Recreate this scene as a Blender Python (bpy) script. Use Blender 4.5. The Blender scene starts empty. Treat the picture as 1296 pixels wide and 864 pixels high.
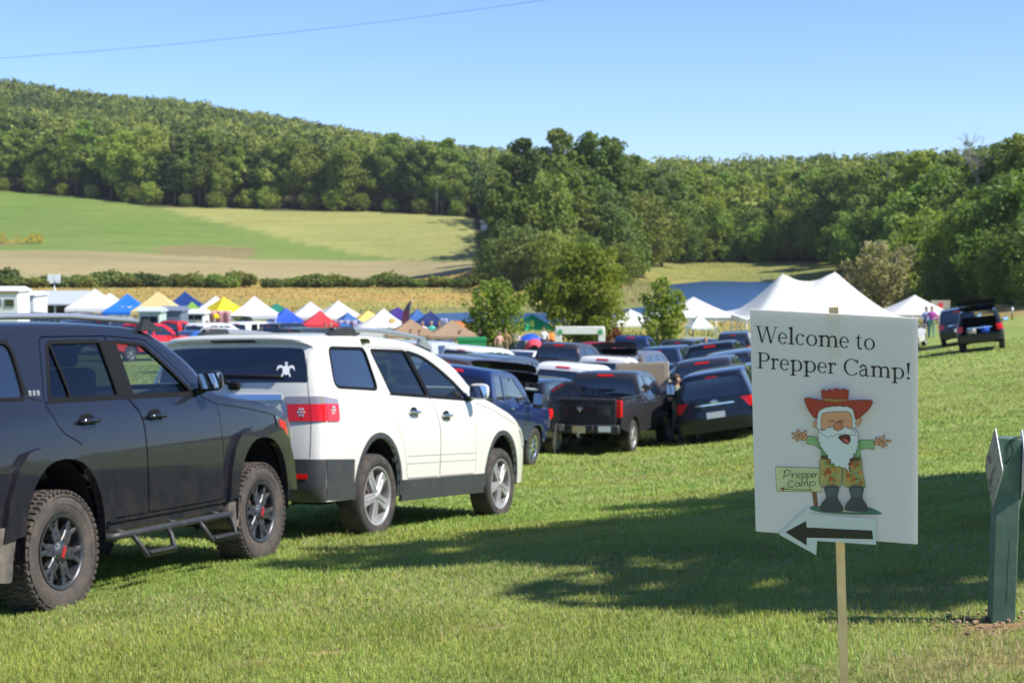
import bpy, bmesh, math, random
import numpy as np
from mathutils import Vector, Matrix, Euler
from mathutils.geometry import delaunay_2d_cdt
R = math.radians
PI = math.pi
scene = bpy.context.scene
COL = scene.collection
rnd = random.Random(7)
npr = np.random.RandomState(11)

# ------------------------------------------------------------------ camera geometry
FPX = 2034.0
PHI = math.atan(132/FPX)
cp, sp_ = math.cos(PHI), math.sin(PHI)
def P(px, py, Y):
    """world point at depth Y along world +Y that is seen at photograph pixel (px, py)"""
    u = (px-648)/FPX; v = (432-py)/FPX
    d = Y/(cp+v*sp_)
    return Vector((u*d, Y, d*(-sp_+v*cp)))
def ray(px, py):
    u = (px-648)/FPX; v = (432-py)/FPX
    return Vector((u, cp+v*sp_, -sp_+v*cp))

# ------------------------------------------------------------------ object helpers
def tag(o, label=None, cat=None, group=None, kind=None):
    if label: o['label'] = label
    if cat: o['category'] = cat
    if group: o['group'] = group
    if kind: o['kind'] = kind
    return o
def empty(name, loc=(0,0,0), rz=0.0):
    o = bpy.data.objects.new(name, None); COL.objects.link(o)
    o.location = loc; o.rotation_euler = (0,0,rz); o.empty_display_size = .2
    return o
def link(name, me, mat=None, parent=None):
    o = bpy.data.objects.new(name, me); COL.objects.link(o)
    if mat is not None:
        for m in (mat if isinstance(mat,(list,tuple)) else [mat]): me.materials.append(m)
    if parent is not None: o.parent = parent
    return o
def mesh_py(name, V, F, mat=None, parent=None, smooth=False, fm=None):
    me = bpy.data.meshes.new(name)
    me.from_pydata([tuple(map(float,v)) for v in V], [], [tuple(int(i) for i in f) for f in F])
    o = link(name, me, mat, parent)
    if smooth: me.polygons.foreach_set('use_smooth', [True]*len(me.polygons))
    if fm is not None: me.polygons.foreach_set('material_index', [int(i) for i in fm])
    me.update()
    return o
def mesh_np(name, V, F, mat=None, parent=None, smooth=False, fm=None):
    """V (n,3) array, F (m,k) array of equal-size polygons"""
    V = np.asarray(V, dtype=np.float32); F = np.asarray(F, dtype=np.int32)
    me = bpy.data.meshes.new(name)
    me.vertices.add(len(V)); me.vertices.foreach_set('co', V.ravel())
    k = F.shape[1]
    me.loops.add(F.size); me.loops.foreach_set('vertex_index', F.ravel())
    me.polygons.add(len(F))
    me.polygons.foreach_set('loop_start', np.arange(0, F.size, k, dtype=np.int32))
    try: me.polygons.foreach_set('loop_total', np.full(len(F), k, dtype=np.int32))
    except Exception: pass
    if smooth: me.polygons.foreach_set('use_smooth', np.ones(len(F), dtype=bool))
    if fm is not None: me.polygons.foreach_set('material_index', np.asarray(fm, dtype=np.int32))
    me.update(calc_edges=True); me.validate()
    return link(name, me, mat, parent)
def copy_tree(o, parent=None):
    c = o.copy(); COL.objects.link(c)
    if parent is not None: c.parent = parent
    for ch in o.children: copy_tree(ch, c)
    return c

class MB:
    """collects simple shapes and links them as one mesh"""
    def __init__(s): s.V=[]; s.F=[]; s.M=[]; s.S=[]
    def add(s, V, F, m=0, mtx=None, smooth=False):
        b = len(s.V)
        for v in V:
            v = Vector(v)
            if mtx is not None: v = mtx @ v
            s.V.append(tuple(v))
        for f in F: s.F.append(tuple(i+b for i in f)); s.M.append(m); s.S.append(smooth)
        return s
    def box(s, c, d, m=0, bev=0.0, mtx=None, rz=0):
        hx,hy,hz = d[0]/2,d[1]/2,d[2]/2
        M = Matrix.Translation(c) @ Matrix.Rotation(rz,4,'Z')
        if mtx is not None: M = mtx @ M
        if bev<=0:
            V=[(x,y,z) for x in (-hx,hx) for y in (-hy,hy) for z in (-hz,hz)]
            F=[(0,1,3,2),(4,6,7,5),(0,4,5,1),(2,3,7,6),(0,2,6,4),(1,5,7,3)]
            return s.add(V,F,m,M)
        bm = bmesh.new(); bmesh.ops.create_cube(bm, size=1)
        bmesh.ops.scale(bm, vec=d, verts=bm.verts)
        bmesh.ops.bevel(bm, geom=bm.edges[:], offset=min(bev,min(d)*.45), segments=2, affect='EDGES', profile=.5)
        bm.verts.index_update()
        bm.normal_update(); V=[v.co.copy() for v in bm.verts]; F=[[v.index for v in f.verts] for f in bm.faces]; fl=[max(abs(c) for c in f.normal)<.999 for f in bm.faces]; bm.free()
        k=len(s.S); s.add(V,F,m,M,True); s.S[k:]=fl
        return s
    def tube(s, pts, r, m=0, n=8, cap=True, mtx=None, smooth=True):
        """r number or list"""
        pts=[Vector(p) for p in pts]; k=len(pts)
        rr = r if isinstance(r,(list,tuple)) else [r]*k
        V=[];F=[]
        up=Vector((0,0,1))
        t0=(pts[1]-pts[0]).normalized()
        a=up.cross(t0)
        if a.length<1e-3: a=Vector((1,0,0)).cross(t0)
        a.normalize()
        for i,p in enumerate(pts):
            t = (pts[min(i+1,k-1)]-pts[max(i-1,0)]).normalized()
            a = (a - t*a.dot(t)).normalized(); b=t.cross(a)
            for j in range(n):
                an=2*PI*j/n
                V.append(p+(a*math.cos(an)+b*math.sin(an))*rr[i])
        for i in range(k-1):
            for j in range(n):
                F.append((i*n+j,i*n+(j+1)%n,(i+1)*n+(j+1)%n,(i+1)*n+j))
        s.add(V,F,m,mtx,smooth)
        if cap:
            b=len(s.V)-len(V)
            s.F.append(tuple(b+j for j in reversed(range(n)))); s.M.append(m); s.S.append(False)
            s.F.append(tuple(b+(k-1)*n+j for j in range(n))); s.M.append(m); s.S.append(False)
        return s
    def lathe(s, prof, n=32, m=0, axis='Z', mtx=None, smooth=True, closed=False):
        """prof: (r, h) list"""
        V=[];F=[];k=len(prof)
        for r,h in prof:
            for j in range(n):
                a=2*PI*j/n
                if axis=='Z': V.append((r*math.cos(a),r*math.sin(a),h))
                else: V.append((r*math.cos(a),h,-r*math.sin(a)))
        rng = range(k if closed else k-1)
        for i in rng:
            i2=(i+1)%k
            for j in range(n):
                F.append((i*n+j,i*n+(j+1)%n,i2*n+(j+1)%n,i2*n+j))
        return s.add(V,F,m,mtx,smooth)
    def prism(s, poly, axis, a, b, m=0, mtx=None):
        """poly of 2D points extruded along axis from a to b"""
        n=len(poly)
        def mk(p,h):
            return {'X':(h,p[0],p[1]),'Y':(p[0],h,p[1]),'Z':(p[0],p[1],h)}[axis]
        V=[mk(p,a) for p in poly]+[mk(p,b) for p in poly]
        F=[tuple(reversed(range(n))),tuple(range(n,2*n))]+[(i,(i+1)%n,n+(i+1)%n,n+i) for i in range(n)]
        return s.add(V,F,m,mtx)
    def build(s, name, mat, parent=None):
        me=bpy.data.meshes.new(name)
        me.from_pydata(s.V,[],s.F)
        o=link(name,me,mat,parent)
        me.polygons.foreach_set('material_index',s.M)
        me.polygons.foreach_set('use_smooth',s.S)
        me.update()
        return o

# ------------------------------------------------------------------ materials
def new_mat(name):
    m=bpy.data.materials.new(name); m.use_nodes=True
    nt=m.node_tree; b=nt.nodes.get('Principled BSDF')
    return m,nt,b
def N(nt,t,**kw):
    n=nt.nodes.new(t)
    for k,v in kw.items():
        try: setattr(n,k,v)
        except Exception: n.inputs[k].default_value=v
    return n
def pbr(name, col, rough=.5, metal=0, coat=0, spec=.5, noise=None, bump=None, trans=0, coatr=.03):
    m,nt,b=new_mat(name)
    b.inputs['Base Color'].default_value=(*col,1); b.inputs['Roughness'].default_value=rough
    b.inputs['Metallic'].default_value=metal; b.inputs['Coat Weight'].default_value=coat
    b.inputs['Coat Roughness'].default_value=coatr
    b.inputs['Specular IOR Level'].default_value=spec
    if noise:
        col2,scale,lo,hi=noise
        tc=N(nt,'ShaderNodeTexCoord'); nz=N(nt,'ShaderNodeTexNoise'); nz.inputs['Scale'].default_value=scale
        nz.inputs['Detail'].default_value=6; nz.inputs['Roughness'].default_value=.65
        nt.links.new(tc.outputs['Object'],nz.inputs['Vector'])
        rp=N(nt,'ShaderNodeMapRange'); rp.inputs['From Min'].default_value=lo; rp.inputs['From Max'].default_value=hi
        nt.links.new(nz.outputs['Fac'],rp.inputs['Value'])
        mx=N(nt,'ShaderNodeMix',data_type='RGBA'); mx.inputs['A'].default_value=(*col,1); mx.inputs['B'].default_value=(*col2,1)
        nt.links.new(rp.outputs['Result'],mx.inputs['Factor']); nt.links.new(mx.outputs['Result'],b.inputs['Base Color'])
    if bump:
        sc,st=bump
        tc=N(nt,'ShaderNodeTexCoord'); nz=N(nt,'ShaderNodeTexNoise'); nz.inputs['Scale'].default_value=sc; nz.inputs['Detail'].default_value=4
        nt.links.new(tc.outputs['Object'],nz.inputs['Vector'])
        bp=N(nt,'ShaderNodeBump'); bp.inputs['Strength'].default_value=st; bp.inputs['Distance'].default_value=.02
        nt.links.new(nz.outputs['Fac'],bp.inputs['Height']); nt.links.new(bp.outputs['Normal'],b.inputs['Normal'])
    if trans: b.inputs['Transmission Weight'].default_value=trans
    return m
def paint_mat(name, metal=.0, rough=.3, dust=0.0, dustcol=(.22,.16,.11)):
    """car paint; colour comes from the object's own colour"""
    m,nt,b=new_mat(name)
    oi=N(nt,'ShaderNodeObjectInfo')
    b.inputs['Roughness'].default_value=rough; b.inputs['Metallic'].default_value=metal
    b.inputs['Coat Weight'].default_value=1; b.inputs['Coat Roughness'].default_value=.04; b.inputs['Specular IOR Level'].default_value=.15
    tc=N(nt,'ShaderNodeTexCoord'); nz=N(nt,'ShaderNodeTexNoise'); nz.inputs['Scale'].default_value=9; nz.inputs['Detail'].default_value=8
    nz.inputs['Roughness'].default_value=.7
    nt.links.new(tc.outputs['Object'],nz.inputs['Vector'])
    sx=N(nt,'ShaderNodeSeparateXYZ'); nt.links.new(tc.outputs['Object'],sx.inputs['Vector'])
    g=N(nt,'ShaderNodeMapRange'); g.inputs['From Min'].default_value=1.15; g.inputs['From Max'].default_value=.35
    nt.links.new(sx.outputs['Z'],g.inputs['Value'])
    pw=N(nt,'ShaderNodeMath',operation='POWER'); pw.inputs[1].default_value=1.6; nt.links.new(g.outputs['Result'],pw.inputs[0])
    mr=N(nt,'ShaderNodeMapRange'); mr.inputs['From Min'].default_value=.38; mr.inputs['From Max'].default_value=.7
    nt.links.new(nz.outputs['Fac'],mr.inputs['Value'])
    mu=N(nt,'ShaderNodeMath',operation='MULTIPLY'); nt.links.new(pw.outputs[0],mu.inputs[0]); nt.links.new(mr.outputs['Result'],mu.inputs[1])
    mu2=N(nt,'ShaderNodeMath',operation='MULTIPLY'); nt.links.new(mu.outputs[0],mu2.inputs[0]); mu2.inputs[1].default_value=dust
    ad=N(nt,'ShaderNodeMath',operation='ADD',use_clamp=True); nt.links.new(mu2.outputs[0],ad.inputs[0]); ad.inputs[1].default_value=dust*.02
    mx=N(nt,'ShaderNodeMix',data_type='RGBA'); nt.links.new(oi.outputs['Color'],mx.inputs['A']); mx.inputs['B'].default_value=(*dustcol,1)
    nt.links.new(ad.outputs[0],mx.inputs['Factor']); nt.links.new(mx.outputs['Result'],b.inputs['Base Color'])
    rr=N(nt,'ShaderNodeMapRange'); rr.inputs['To Min'].default_value=(.8 if dust>.14 else .9); rr.inputs['To Max'].default_value=.25
    nt.links.new(ad.outputs[0],rr.inputs['Value']); nt.links.new(rr.outputs['Result'],b.inputs['Coat Weight'])
    return m
def thin_glass(name, tint, spec=1.5):
    m,nt,b=new_mat(name); nt.nodes.remove(b)
    out=nt.nodes['Material Output']
    tr=N(nt,'ShaderNodeBsdfTransparent'); tr.inputs['Color'].default_value=(*tint,1)
    gl=N(nt,'ShaderNodeBsdfGlossy'); gl.inputs['Roughness'].default_value=.01
    fr=N(nt,'ShaderNodeFresnel'); ge=N(nt,'ShaderNodeNewGeometry'); im=N(nt,'ShaderNodeMapRange'); im.inputs['To Min'].default_value=spec; im.inputs['To Max'].default_value=1/spec
    nt.links.new(ge.outputs['Backfacing'],im.inputs['Value']); nt.links.new(im.outputs['Result'],fr.inputs['IOR'])
    mx=N(nt,'ShaderNodeMixShader'); nt.links.new(fr.outputs['Fac'],mx.inputs['Fac'])
    nt.links.new(tr.outputs[0],mx.inputs[1]); nt.links.new(gl.outputs[0],mx.inputs[2]); nt.links.new(mx.outputs[0],out.inputs['Surface'])
    return m
def cloth_mat(name, trans=.35):
    """thin tent fabric, colour from the object"""
    m,nt,b=new_mat(name); out=nt.nodes['Material Output']
    oi=N(nt,'ShaderNodeObjectInfo'); nt.links.new(oi.outputs['Color'],b.inputs['Base Color'])
    b.inputs['Roughness'].default_value=.6
    tl=N(nt,'ShaderNodeBsdfTranslucent'); nt.links.new(oi.outputs['Color'],tl.inputs['Color'])
    mx=N(nt,'ShaderNodeMixShader'); mx.inputs['Fac'].default_value=trans
    nt.links.new(b.outputs[0],mx.inputs[1]); nt.links.new(tl.outputs[0],mx.inputs[2]); nt.links.new(mx.outputs[0],out.inputs['Surface'])
    return m
def objcol_mat(name, rough=.7, metal=0):
    m,nt,b=new_mat(name)
    oi=N(nt,'ShaderNodeObjectInfo'); nt.links.new(oi.outputs['Color'],b.inputs['Base Color'])
    b.inputs['Roughness'].default_value=rough; b.inputs['Metallic'].default_value=metal
    return m
M={}
M['paint']=paint_mat('car_paint',0.0,.35,.12)
M['paint_dusty']=paint_mat('car_paint_dusty',0.0,.28,.16)
M['glass']=pbr('tinted_glass',(.006,.008,.012),.02,spec=1.0,coat=1,coatr=.01)
M['glass_clear']=thin_glass('window_glass',(.70,.77,.76))
M['glass_tint']=thin_glass('privacy_glass',(.10,.11,.13),1.6)
M['rubber']=pbr('tyre_rubber',(.028,.026,.025),.85,noise=((.09,.07,.055),7,.45,.75),bump=(60,.3))
M['rubber_muddy']=pbr('dusty_tyre_rubber',(.035,.032,.030),.9,noise=((.105,.082,.068),5,.35,.72),bump=(70,.4))
M['plastic']=pbr('black_plastic',(.022,.024,.027),.5,noise=((.05,.047,.043),12,.45,.8))
M['clad']=pbr('grey_cladding',(.032,.036,.042),.5,noise=((.055,.052,.05),5,.4,.8))
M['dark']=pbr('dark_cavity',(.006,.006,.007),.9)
M['seam']=pbr('panel_gap',(.008,.008,.008),.6,spec=.15)
M['lens_grey']=pbr('clear_over_grey_lens',(.34,.30,.30),.12,.35,coat=1)
M['chrome']=pbr('chrome',(.75,.76,.78),.08,1)
M['alloy']=pbr('silver_alloy',(.36,.36,.37),.38,.4,noise=((.26,.23,.20),5,.45,.85))
M['alloy_dark']=pbr('grey_alloy',(.06,.065,.075),.38,.55,noise=((.16,.12,.09),12,.5,.85))
M['brake']=pbr('rusty_brake_disc',(.17,.12,.09),.6,.4)
M['red']=pbr('red_lens',(.60,.010,.010),.12,spec=.4,coat=.5)
M['amber']=pbr('red_marker_lens',(.55,.02,.015),.15,coat=1)
M['smoked']=pbr('smoked_lamp',(.10,.10,.11),.12,.2,coat=1)
M['clearlens']=pbr('clear_lens',(.62,.64,.66),.1,.3,coat=1)
M['cabin']=pbr('grey_cabin_trim',(.06,.06,.062),.8)
M['cabin_tan']=pbr('tan_cabin_trim',(.24,.19,.14),.8)
M['mirror']=pbr('mirror_glass',(.8,.8,.8),.02,1)
M['plate']=pbr('number_plate_white',(.62,.64,.68),.5)
M['plate_gold']=pbr('number_plate_gold',(.45,.38,.22),.5)
M['steel']=pbr('galvanised_steel',(.42,.43,.45),.45,.7)
M['rail']=pbr('satin_silver_rail',(.45,.47,.50),.4,.75)
M['white']=pbr('white_paint',(.72,.72,.70),.5)
M['decal']=pbr('white_decal',(.8,.8,.8),.5)
M['redtext']=pbr('red_lettering',(.55,.02,.02),.5)
M['cloth']=cloth_mat('tent_fabric')
M['cloth_opaque']=objcol_mat('woven_fabric',.8)
M['objpaint']=objcol_mat('painted_surface',.5)
M['wood']=pbr('pine_wood',(.42,.27,.12),.7,noise=((.30,.18,.08),20,.4,.7),bump=(80,.3))
M['skin']=pbr('skin',(.45,.25,.17),.6)
M['rope']=pbr('rope',(.5,.48,.42),.8)
# ------------------------------------------------------------------ camera, sky, sun
cam=bpy.data.cameras.new('camera'); camo=bpy.data.objects.new('camera',cam); COL.objects.link(camo)
cam.sensor_width=36; cam.lens=36*FPX/1296; cam.clip_start=.05; cam.clip_end=6000
camo.location=(0,0,0); camo.rotation_euler=(PI/2-PHI,0,0)
cam.dof.use_dof=True; cam.dof.focus_distance=4.5; cam.dof.aperture_fstop=8.5
scene.camera=camo
SUN_AZ=math.atan2(1.0,-.34)       # measured from +Y clockwise: the sun stands right of the camera, a little behind it
SUN_EL=R(48)
sdir=Vector((math.sin(SUN_AZ)*math.cos(SUN_EL), math.cos(SUN_AZ)*math.cos(SUN_EL), math.sin(SUN_EL)))
w=bpy.data.worlds.new('World'); scene.world=w; w.use_nodes=True
nt=w.node_tree; bg=nt.nodes['Background']
sky=nt.nodes.new('ShaderNodeTexSky'); sky.sky_type='NISHITA'; sky.sun_disc=False
sky.sun_elevation=SUN_EL; sky.sun_rotation=SUN_AZ
sky.altitude=1800; sky.air_density=1.05; sky.dust_density=.1; sky.ozone_density=1.5
tint=nt.nodes.new('ShaderNodeMix'); tint.data_type='RGBA'; tint.blend_type='MULTIPLY'; tint.inputs['Factor'].default_value=1
tint.inputs['B'].default_value=(.575,.715,.985,1); nt.links.new(sky.outputs[0],tint.inputs['A']); nt.links.new(tint.outputs['Result'],bg.inputs['Color']); bg.inputs['Strength'].default_value=.12
sl=bpy.data.lights.new('sun','SUN'); sl.energy=5.0; sl.angle=R(.53); sl.color=(1.0,.955,.87)
so=bpy.data.objects.new('sun',sl); COL.objects.link(so); so.rotation_euler=sdir.to_track_quat('Z','Y').to_euler()
scene.view_settings.view_transform='Standard'; scene.view_settings.look='None'
scene.view_settings.exposure=.72; scene.view_settings.gamma=1
scene.cycles.max_bounces=8; scene.cycles.transparent_max_bounces=16
scene.cycles.sample_clamp_indirect=6
scene.cycles.volume_bounces=0

# ------------------------------------------------------------------ terrain
WATER=-8.62
def plane(x,y): return -(1.62+.058*y-.062*x)
ctl=[]
for x,y in [(-12,-12),(0,-12),(12,-12),(-8,0),(0,0),(8,0),(-5,5),(0,5),(5,5),(-3,8),(1,8),(4,8),(12,10),(-12,10),(1,11.5),(5,13),(-9,12)]:
    ctl.append((x,y,plane(x,y)))
def cpix(px,py,Y):
    p=P(px,py,Y); ctl.append((p.x,p.y,p.z))
for c in [(76,769,10.3),(329,706,12.95),(477,676,15.4),(636,653,18.2),(675,592,33),(804,571,38),(849,558,41.4),(880,561,39.5),
          (1100,640,16),(1250,640,15.5),(1000,580,27),(1230,560,26),
          (1040,480,55),(1227,447,65),(1277,442,65),(1290,420,80),(1172,437,82),(1180,415,100),(1296,400,105),(1250,392,130),(1205,390,140),
          (300,560,30),(100,560,30),(300,500,48),(560,500,52),(750,503,58),(900,497,58),
          (200,462,75),(600,474,75),(800,472,78),(950,470,80),
          (100,438,98),(322,433,113),(520,437,108),(630,442,103),(760,440,108),(860,438,108),(1000,437,110),(1100,432,112),
          (0,428,105),(-300,445,100),(0,394,185),(-200,390,185),
          (200,395,180),(400,394,182),(200,366,262),(0,364,262),(400,366,262),(600,366,258),(-150,362,262),(-400,362,262),
          (0,331,335),(300,336,330),(560,338,300),(0,316,370),(300,329,370),(505,330,372),(590,331,345),
          (0,280,430),(0,243,482),(100,250,478),(200,262,465),(350,266,460),(480,269,455),(600,277,440),(300,300,410),(450,305,408),
          (-200,232,490),(-200,290,420),(-500,225,500),
          (0,195,700),(200,205,700),(400,225,690),(600,255,640),
          (0,141,1000),(120,160,1000),(230,168,1000),(400,199,1000),(500,217,1000),(620,238,950),(-300,120,1000),(-700,115,1000),
          (0,200,1500),(400,240,1500),(800,265,1500),(1200,260,1500),(-500,190,1500),
          (615,346,262),(650,372,225),(700,352,262),(760,345,290),(820,338,320),(850,332,352),(950,331,355),(1060,333,335),
          (900,352,318),(1010,350,300),(1060,370,230),(1080,385,185),(1120,388,175),
          (700,300,500),(900,290,500),(1100,292,450),(900,262,650),(700,262,650),(1100,262,620),(1296,285,400),(1600,270,420),
          (900,258,900),(1200,250,900),(1250,360,200),(1400,355,200),(1500,380,120),(1600,395,80),(1700,430,50)]:
    cpix(*c)
ctl=np.array(ctl)
def warp(x,y):
    y=np.asarray(y,float); x=np.asarray(x,float)
    d=np.sqrt(x*x+(np.maximum(y,-20)+0)**2)*.0+np.maximum(y,-14)+20
    return np.stack([x/d*2.2, np.log(d)],-1)
cw=warp(ctl[:,0],ctl[:,1])
# the height is fitted as an angle-like quantity so that near and far are equally smooth
cs=np.maximum(ctl[:,1],-14)+20
def phi_(r2): return np.where(r2>1e-12, r2*np.log(np.maximum(r2,1e-12))*.5, 0)
def fit(val, lam=2e-4):
    n=len(cw); D=((cw[:,None]-cw[None])**2).sum(-1)
    A=np.zeros((n+3,n+3)); A[:n,:n]=phi_(D)+np.eye(n)*lam; A[:n,n]=1; A[:n,n+1:]=cw; A[n,:n]=1; A[n+1:,:n]=cw.T
    b=np.zeros(n+3); b[:n]=val; return np.linalg.solve(A,b)
coef=fit(ctl[:,2]/cs)
lake_px=[(520,414,151),(548,398,176),(600,396,180),(690,397,180),(780,394,180),(838,388,190),(856,374,240),(862,360,297),(900,356,311),(975,357,305),(1012,362,285),(1000,376,232),(985,392,190),(930,396,180),(860,402,166),(780,406,158),(700,410,152),(600,413.5,149)]
lake=[]
for a in lake_px:
    u=(a[0]-648)/FPX; v=(432-a[1])/FPX
    yy=WATER*(cp+v*sp_)/(-sp_+v*cp); lake.append((u*yy/(cp+v*sp_),yy))
lake=np.array(lake)
def poly_sd(poly,x,y):
    """signed distance, negative inside"""
    x=np.asarray(x,float); y=np.asarray(y,float); d=np.full(x.shape,1e9); ins=np.zeros(x.shape,bool)
    n=len(poly)
    for i in range(n):
        ax,ay=poly[i]; bx,by=poly[(i+1)%n]
        ex,ey=bx-ax,by-ay; L=ex*ex+ey*ey
        t=np.clip(((x-ax)*ex+(y-ay)*ey)/L,0,1)
        d=np.minimum(d,np.hypot(x-ax-t*ex,y-ay-t*ey))
        c=((ay>y)!=(by>y))&(x<(bx-ax)*(y-ay)/(by-ay+1e-12)+ax); ins^=c
    return np.where(ins,-d,d)
def ground(x,y):
    x=np.asarray(x,float); y=np.asarray(y,float); sh=x.shape; xf=x.ravel(); yf=y.ravel()
    out=np.empty(len(xf))
    for i in range(0,len(xf),40000):
        xx=xf[i:i+40000]; yy=yf[i:i+40000]; wv=warp(xx,yy)
        D=((wv[:,None]-cw[None])**2).sum(-1)
        v=phi_(D)@coef[:-3]+coef[-3]+wv@coef[-2:]
        z=v*(np.maximum(yy,-14)+20)
        far=yy>100
        if far.any():
            sd=poly_sd(lake,xx[far],yy[far]); zf=z[far]
            t=np.clip((sd+3)/6,0,1)
            shore=WATER-1.2+t*1.5
            # outside, keep the land above the water near the lake
            zf=np.where(sd<3, shore, np.maximum(zf, WATER+.3+np.minimum(sd-3,40)*.004))
            k=np.clip((sd-3)/10,0,1); zf=np.where((sd>=3)&(sd<13), (WATER+.3)*(1-k)+zf*k, zf)
            z[far]=zf
        out[i:i+40000]=z
    return out.reshape(sh)
def gz(x,y): return float(ground(np.array([x]),np.array([y]))[0])
def gxy(px,Y):
    """world x of a pixel column at depth Y (on the ground)"""
    z=-6.0
    for _ in range(3):
        # u*d with d from Y; iterate on the row the ground is seen at
        v=(z*cp+Y*sp_)/(Y*cp-z*sp_); x=(px-648)/FPX*(Y/(cp+v*sp_)); z=gz(x,Y)
    return x,z

def noise2(x,y,seed=0):
    """smooth value noise in [0,1]"""
    x=np.asarray(x,float); y=np.asarray(y,float)
    xi=np.floor(x).astype(int); yi=np.floor(y).astype(int); fx=x-xi; fy=y-yi
    fx=fx*fx*(3-2*fx); fy=fy*fy*(3-2*fy)
    def h(a,b):
        v=np.sin(a*127.1+b*311.7+seed*74.7)*43758.5453; return v-np.floor(v)
    return (h(xi,yi)*(1-fx)+h(xi+1,yi)*fx)*(1-fy)+(h(xi,yi+1)*(1-fx)+h(xi+1,yi+1)*fx)*fy
def fbm(x,y,seed=0,o=4):
    s=0;a=.5;t=0
    for i in range(o): s=s+a*noise2(x*2**i,y*2**i,seed+i); t+=a; a*=.5
    return s/t

# zones of ground cover (true colours of what grows there)
def wp(*l): return np.array([(P(a,b,Y).x,Y) for a,b,Y in l])
Z_TAN=wp((-700,318,365),(0,317,368),(160,321,370),(330,329,371),(505,331,373),(600,333,345),(640,350,290),(610,355,275),(400,353,285),(0,352,285),(-700,352,285))
Z_LIGHT=wp((185,262,468),(350,262,466),(605,275,446),(640,300,400),(600,331,350),(520,331,372),(400,310,400),(300,289,428))
Z_GREEN=wp((-700,210,520),(0,240,486),(200,260,470),(620,275,444),(640,300,400),(600,334,345),(505,332,373),(330,330,371),(160,322,370),(0,318,368),(-700,318,365))
FOREST_FRONT=np.array([(P(a,300,Y).x,Y) for a,Y in [(-1500,520),(-300,500),(0,484),(100,479),(200,466),(350,461),(480,456),(600,442),(606,300),(612,250),(690,232),(705,262),(745,292),(800,330),(850,356),(950,359),(1060,338),(1085,240),(1120,192),(1190,158),(1250,141),(1330,128),(1500,110),(1900,90)]]+[(900,60),(2500,400),(2500,3000),(-2500,3000),(-2500,520)])
def cover(x,y):
    c=np.empty(x.shape+(3,))
    n=fbm(x*.05,y*.05,3); n2=fbm(x*.8,y*.8,5); n3=fbm(x*.012,y*.02,9)
    def setc(mask,a,b,t): 
        a=np.array(a);b=np.array(b); tt=np.clip(t,0,1)[...,None]; col=a*(1-tt)+b*tt
        c[mask]=col[mask]
    allm=np.ones(x.shape,bool)
    setc(allm,(.205,.278,.058),(.265,.295,.088),(n2*.6+fbm(x*.25,y*.25,8)*.8-.2))       # mown camp lawn
    m=(y>118)
    setc(m,(.36,.245,.07),(.25,.255,.065),(fbm(x*.06,y*.10,12)-.38)*3.2-np.clip((y-190)/90,-.5,.7))   # golden meadow
    m=(y>150)&(poly_sd(lake,x,y)<9)
    setc(m,(.13,.15,.05),(.20,.19,.07),n2)
    m=(y>290)&(x>18); setc(m,(.24,.21,.06),(.17,.20,.055),(n*1.6-.3))
    m=poly_sd(Z_GREEN,x,y)<0
    g=fbm(x*.03,y*.012,21)
    setc(m,(.125,.195,.042),(.17,.21,.058),(g-.35)*2.2)
    m2=m&(y<395)&(fbm(x*.02,y*.03,31)>.47)&(x<-62); setc(m2,(.21,.17,.08),(.19,.17,.065),n)
    m=poly_sd(Z_LIGHT,x,y)<0
    setc(m,(.29,.28,.095),(.245,.255,.08),(fbm(x*.02,y*.01,41)-.3)*2)
    m=poly_sd(Z_TAN,x,y)<0
    setc(m,(.315,.262,.130),(.245,.215,.105),(fbm(x*.02,y*.06,51)-.35)*2.2)
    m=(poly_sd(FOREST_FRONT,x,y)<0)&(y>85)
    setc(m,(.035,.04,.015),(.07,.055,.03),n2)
    m=(y>95)&(y<150)&(x>28)&(poly_sd(FOREST_FRONT,x,y)>0)
    tt=fbm(x*.2,y*.06,61); mm=m&(tt>.52); setc(mm,(.30,.20,.08),(.23,.20,.07),n2)
    # worn reddish soil showing through near the green post and in a few spots
    return c
rows=np.concatenate([np.linspace(-60,3,24)[:-1], np.geomspace(3.0+6,2600+6,420)-6])
NC=300
s=np.linspace(-1,1,NC); s=np.sign(s)*np.abs(s)**1.5
W=np.maximum(70,rows*.95+20)
X=W[:,None]*s[None]; Y=np.repeat(rows[:,None],NC,1)
Zg=ground(X,Y)
# small unevenness of the ground
Zg=Zg+ (fbm(X*.7,Y*.7,77)-.5)*.04*np.clip(Y/40,.3,1)*(poly_sd(lake,X,Y)>4)
Zg=np.where(Y>1050, Zg, Zg)
idx=np.arange(len(rows)*NC).reshape(len(rows),NC)
F=np.stack([idx[:-1,:-1],idx[:-1,1:],idx[1:,1:],idx[1:,:-1]],-1).reshape(-1,4)
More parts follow.
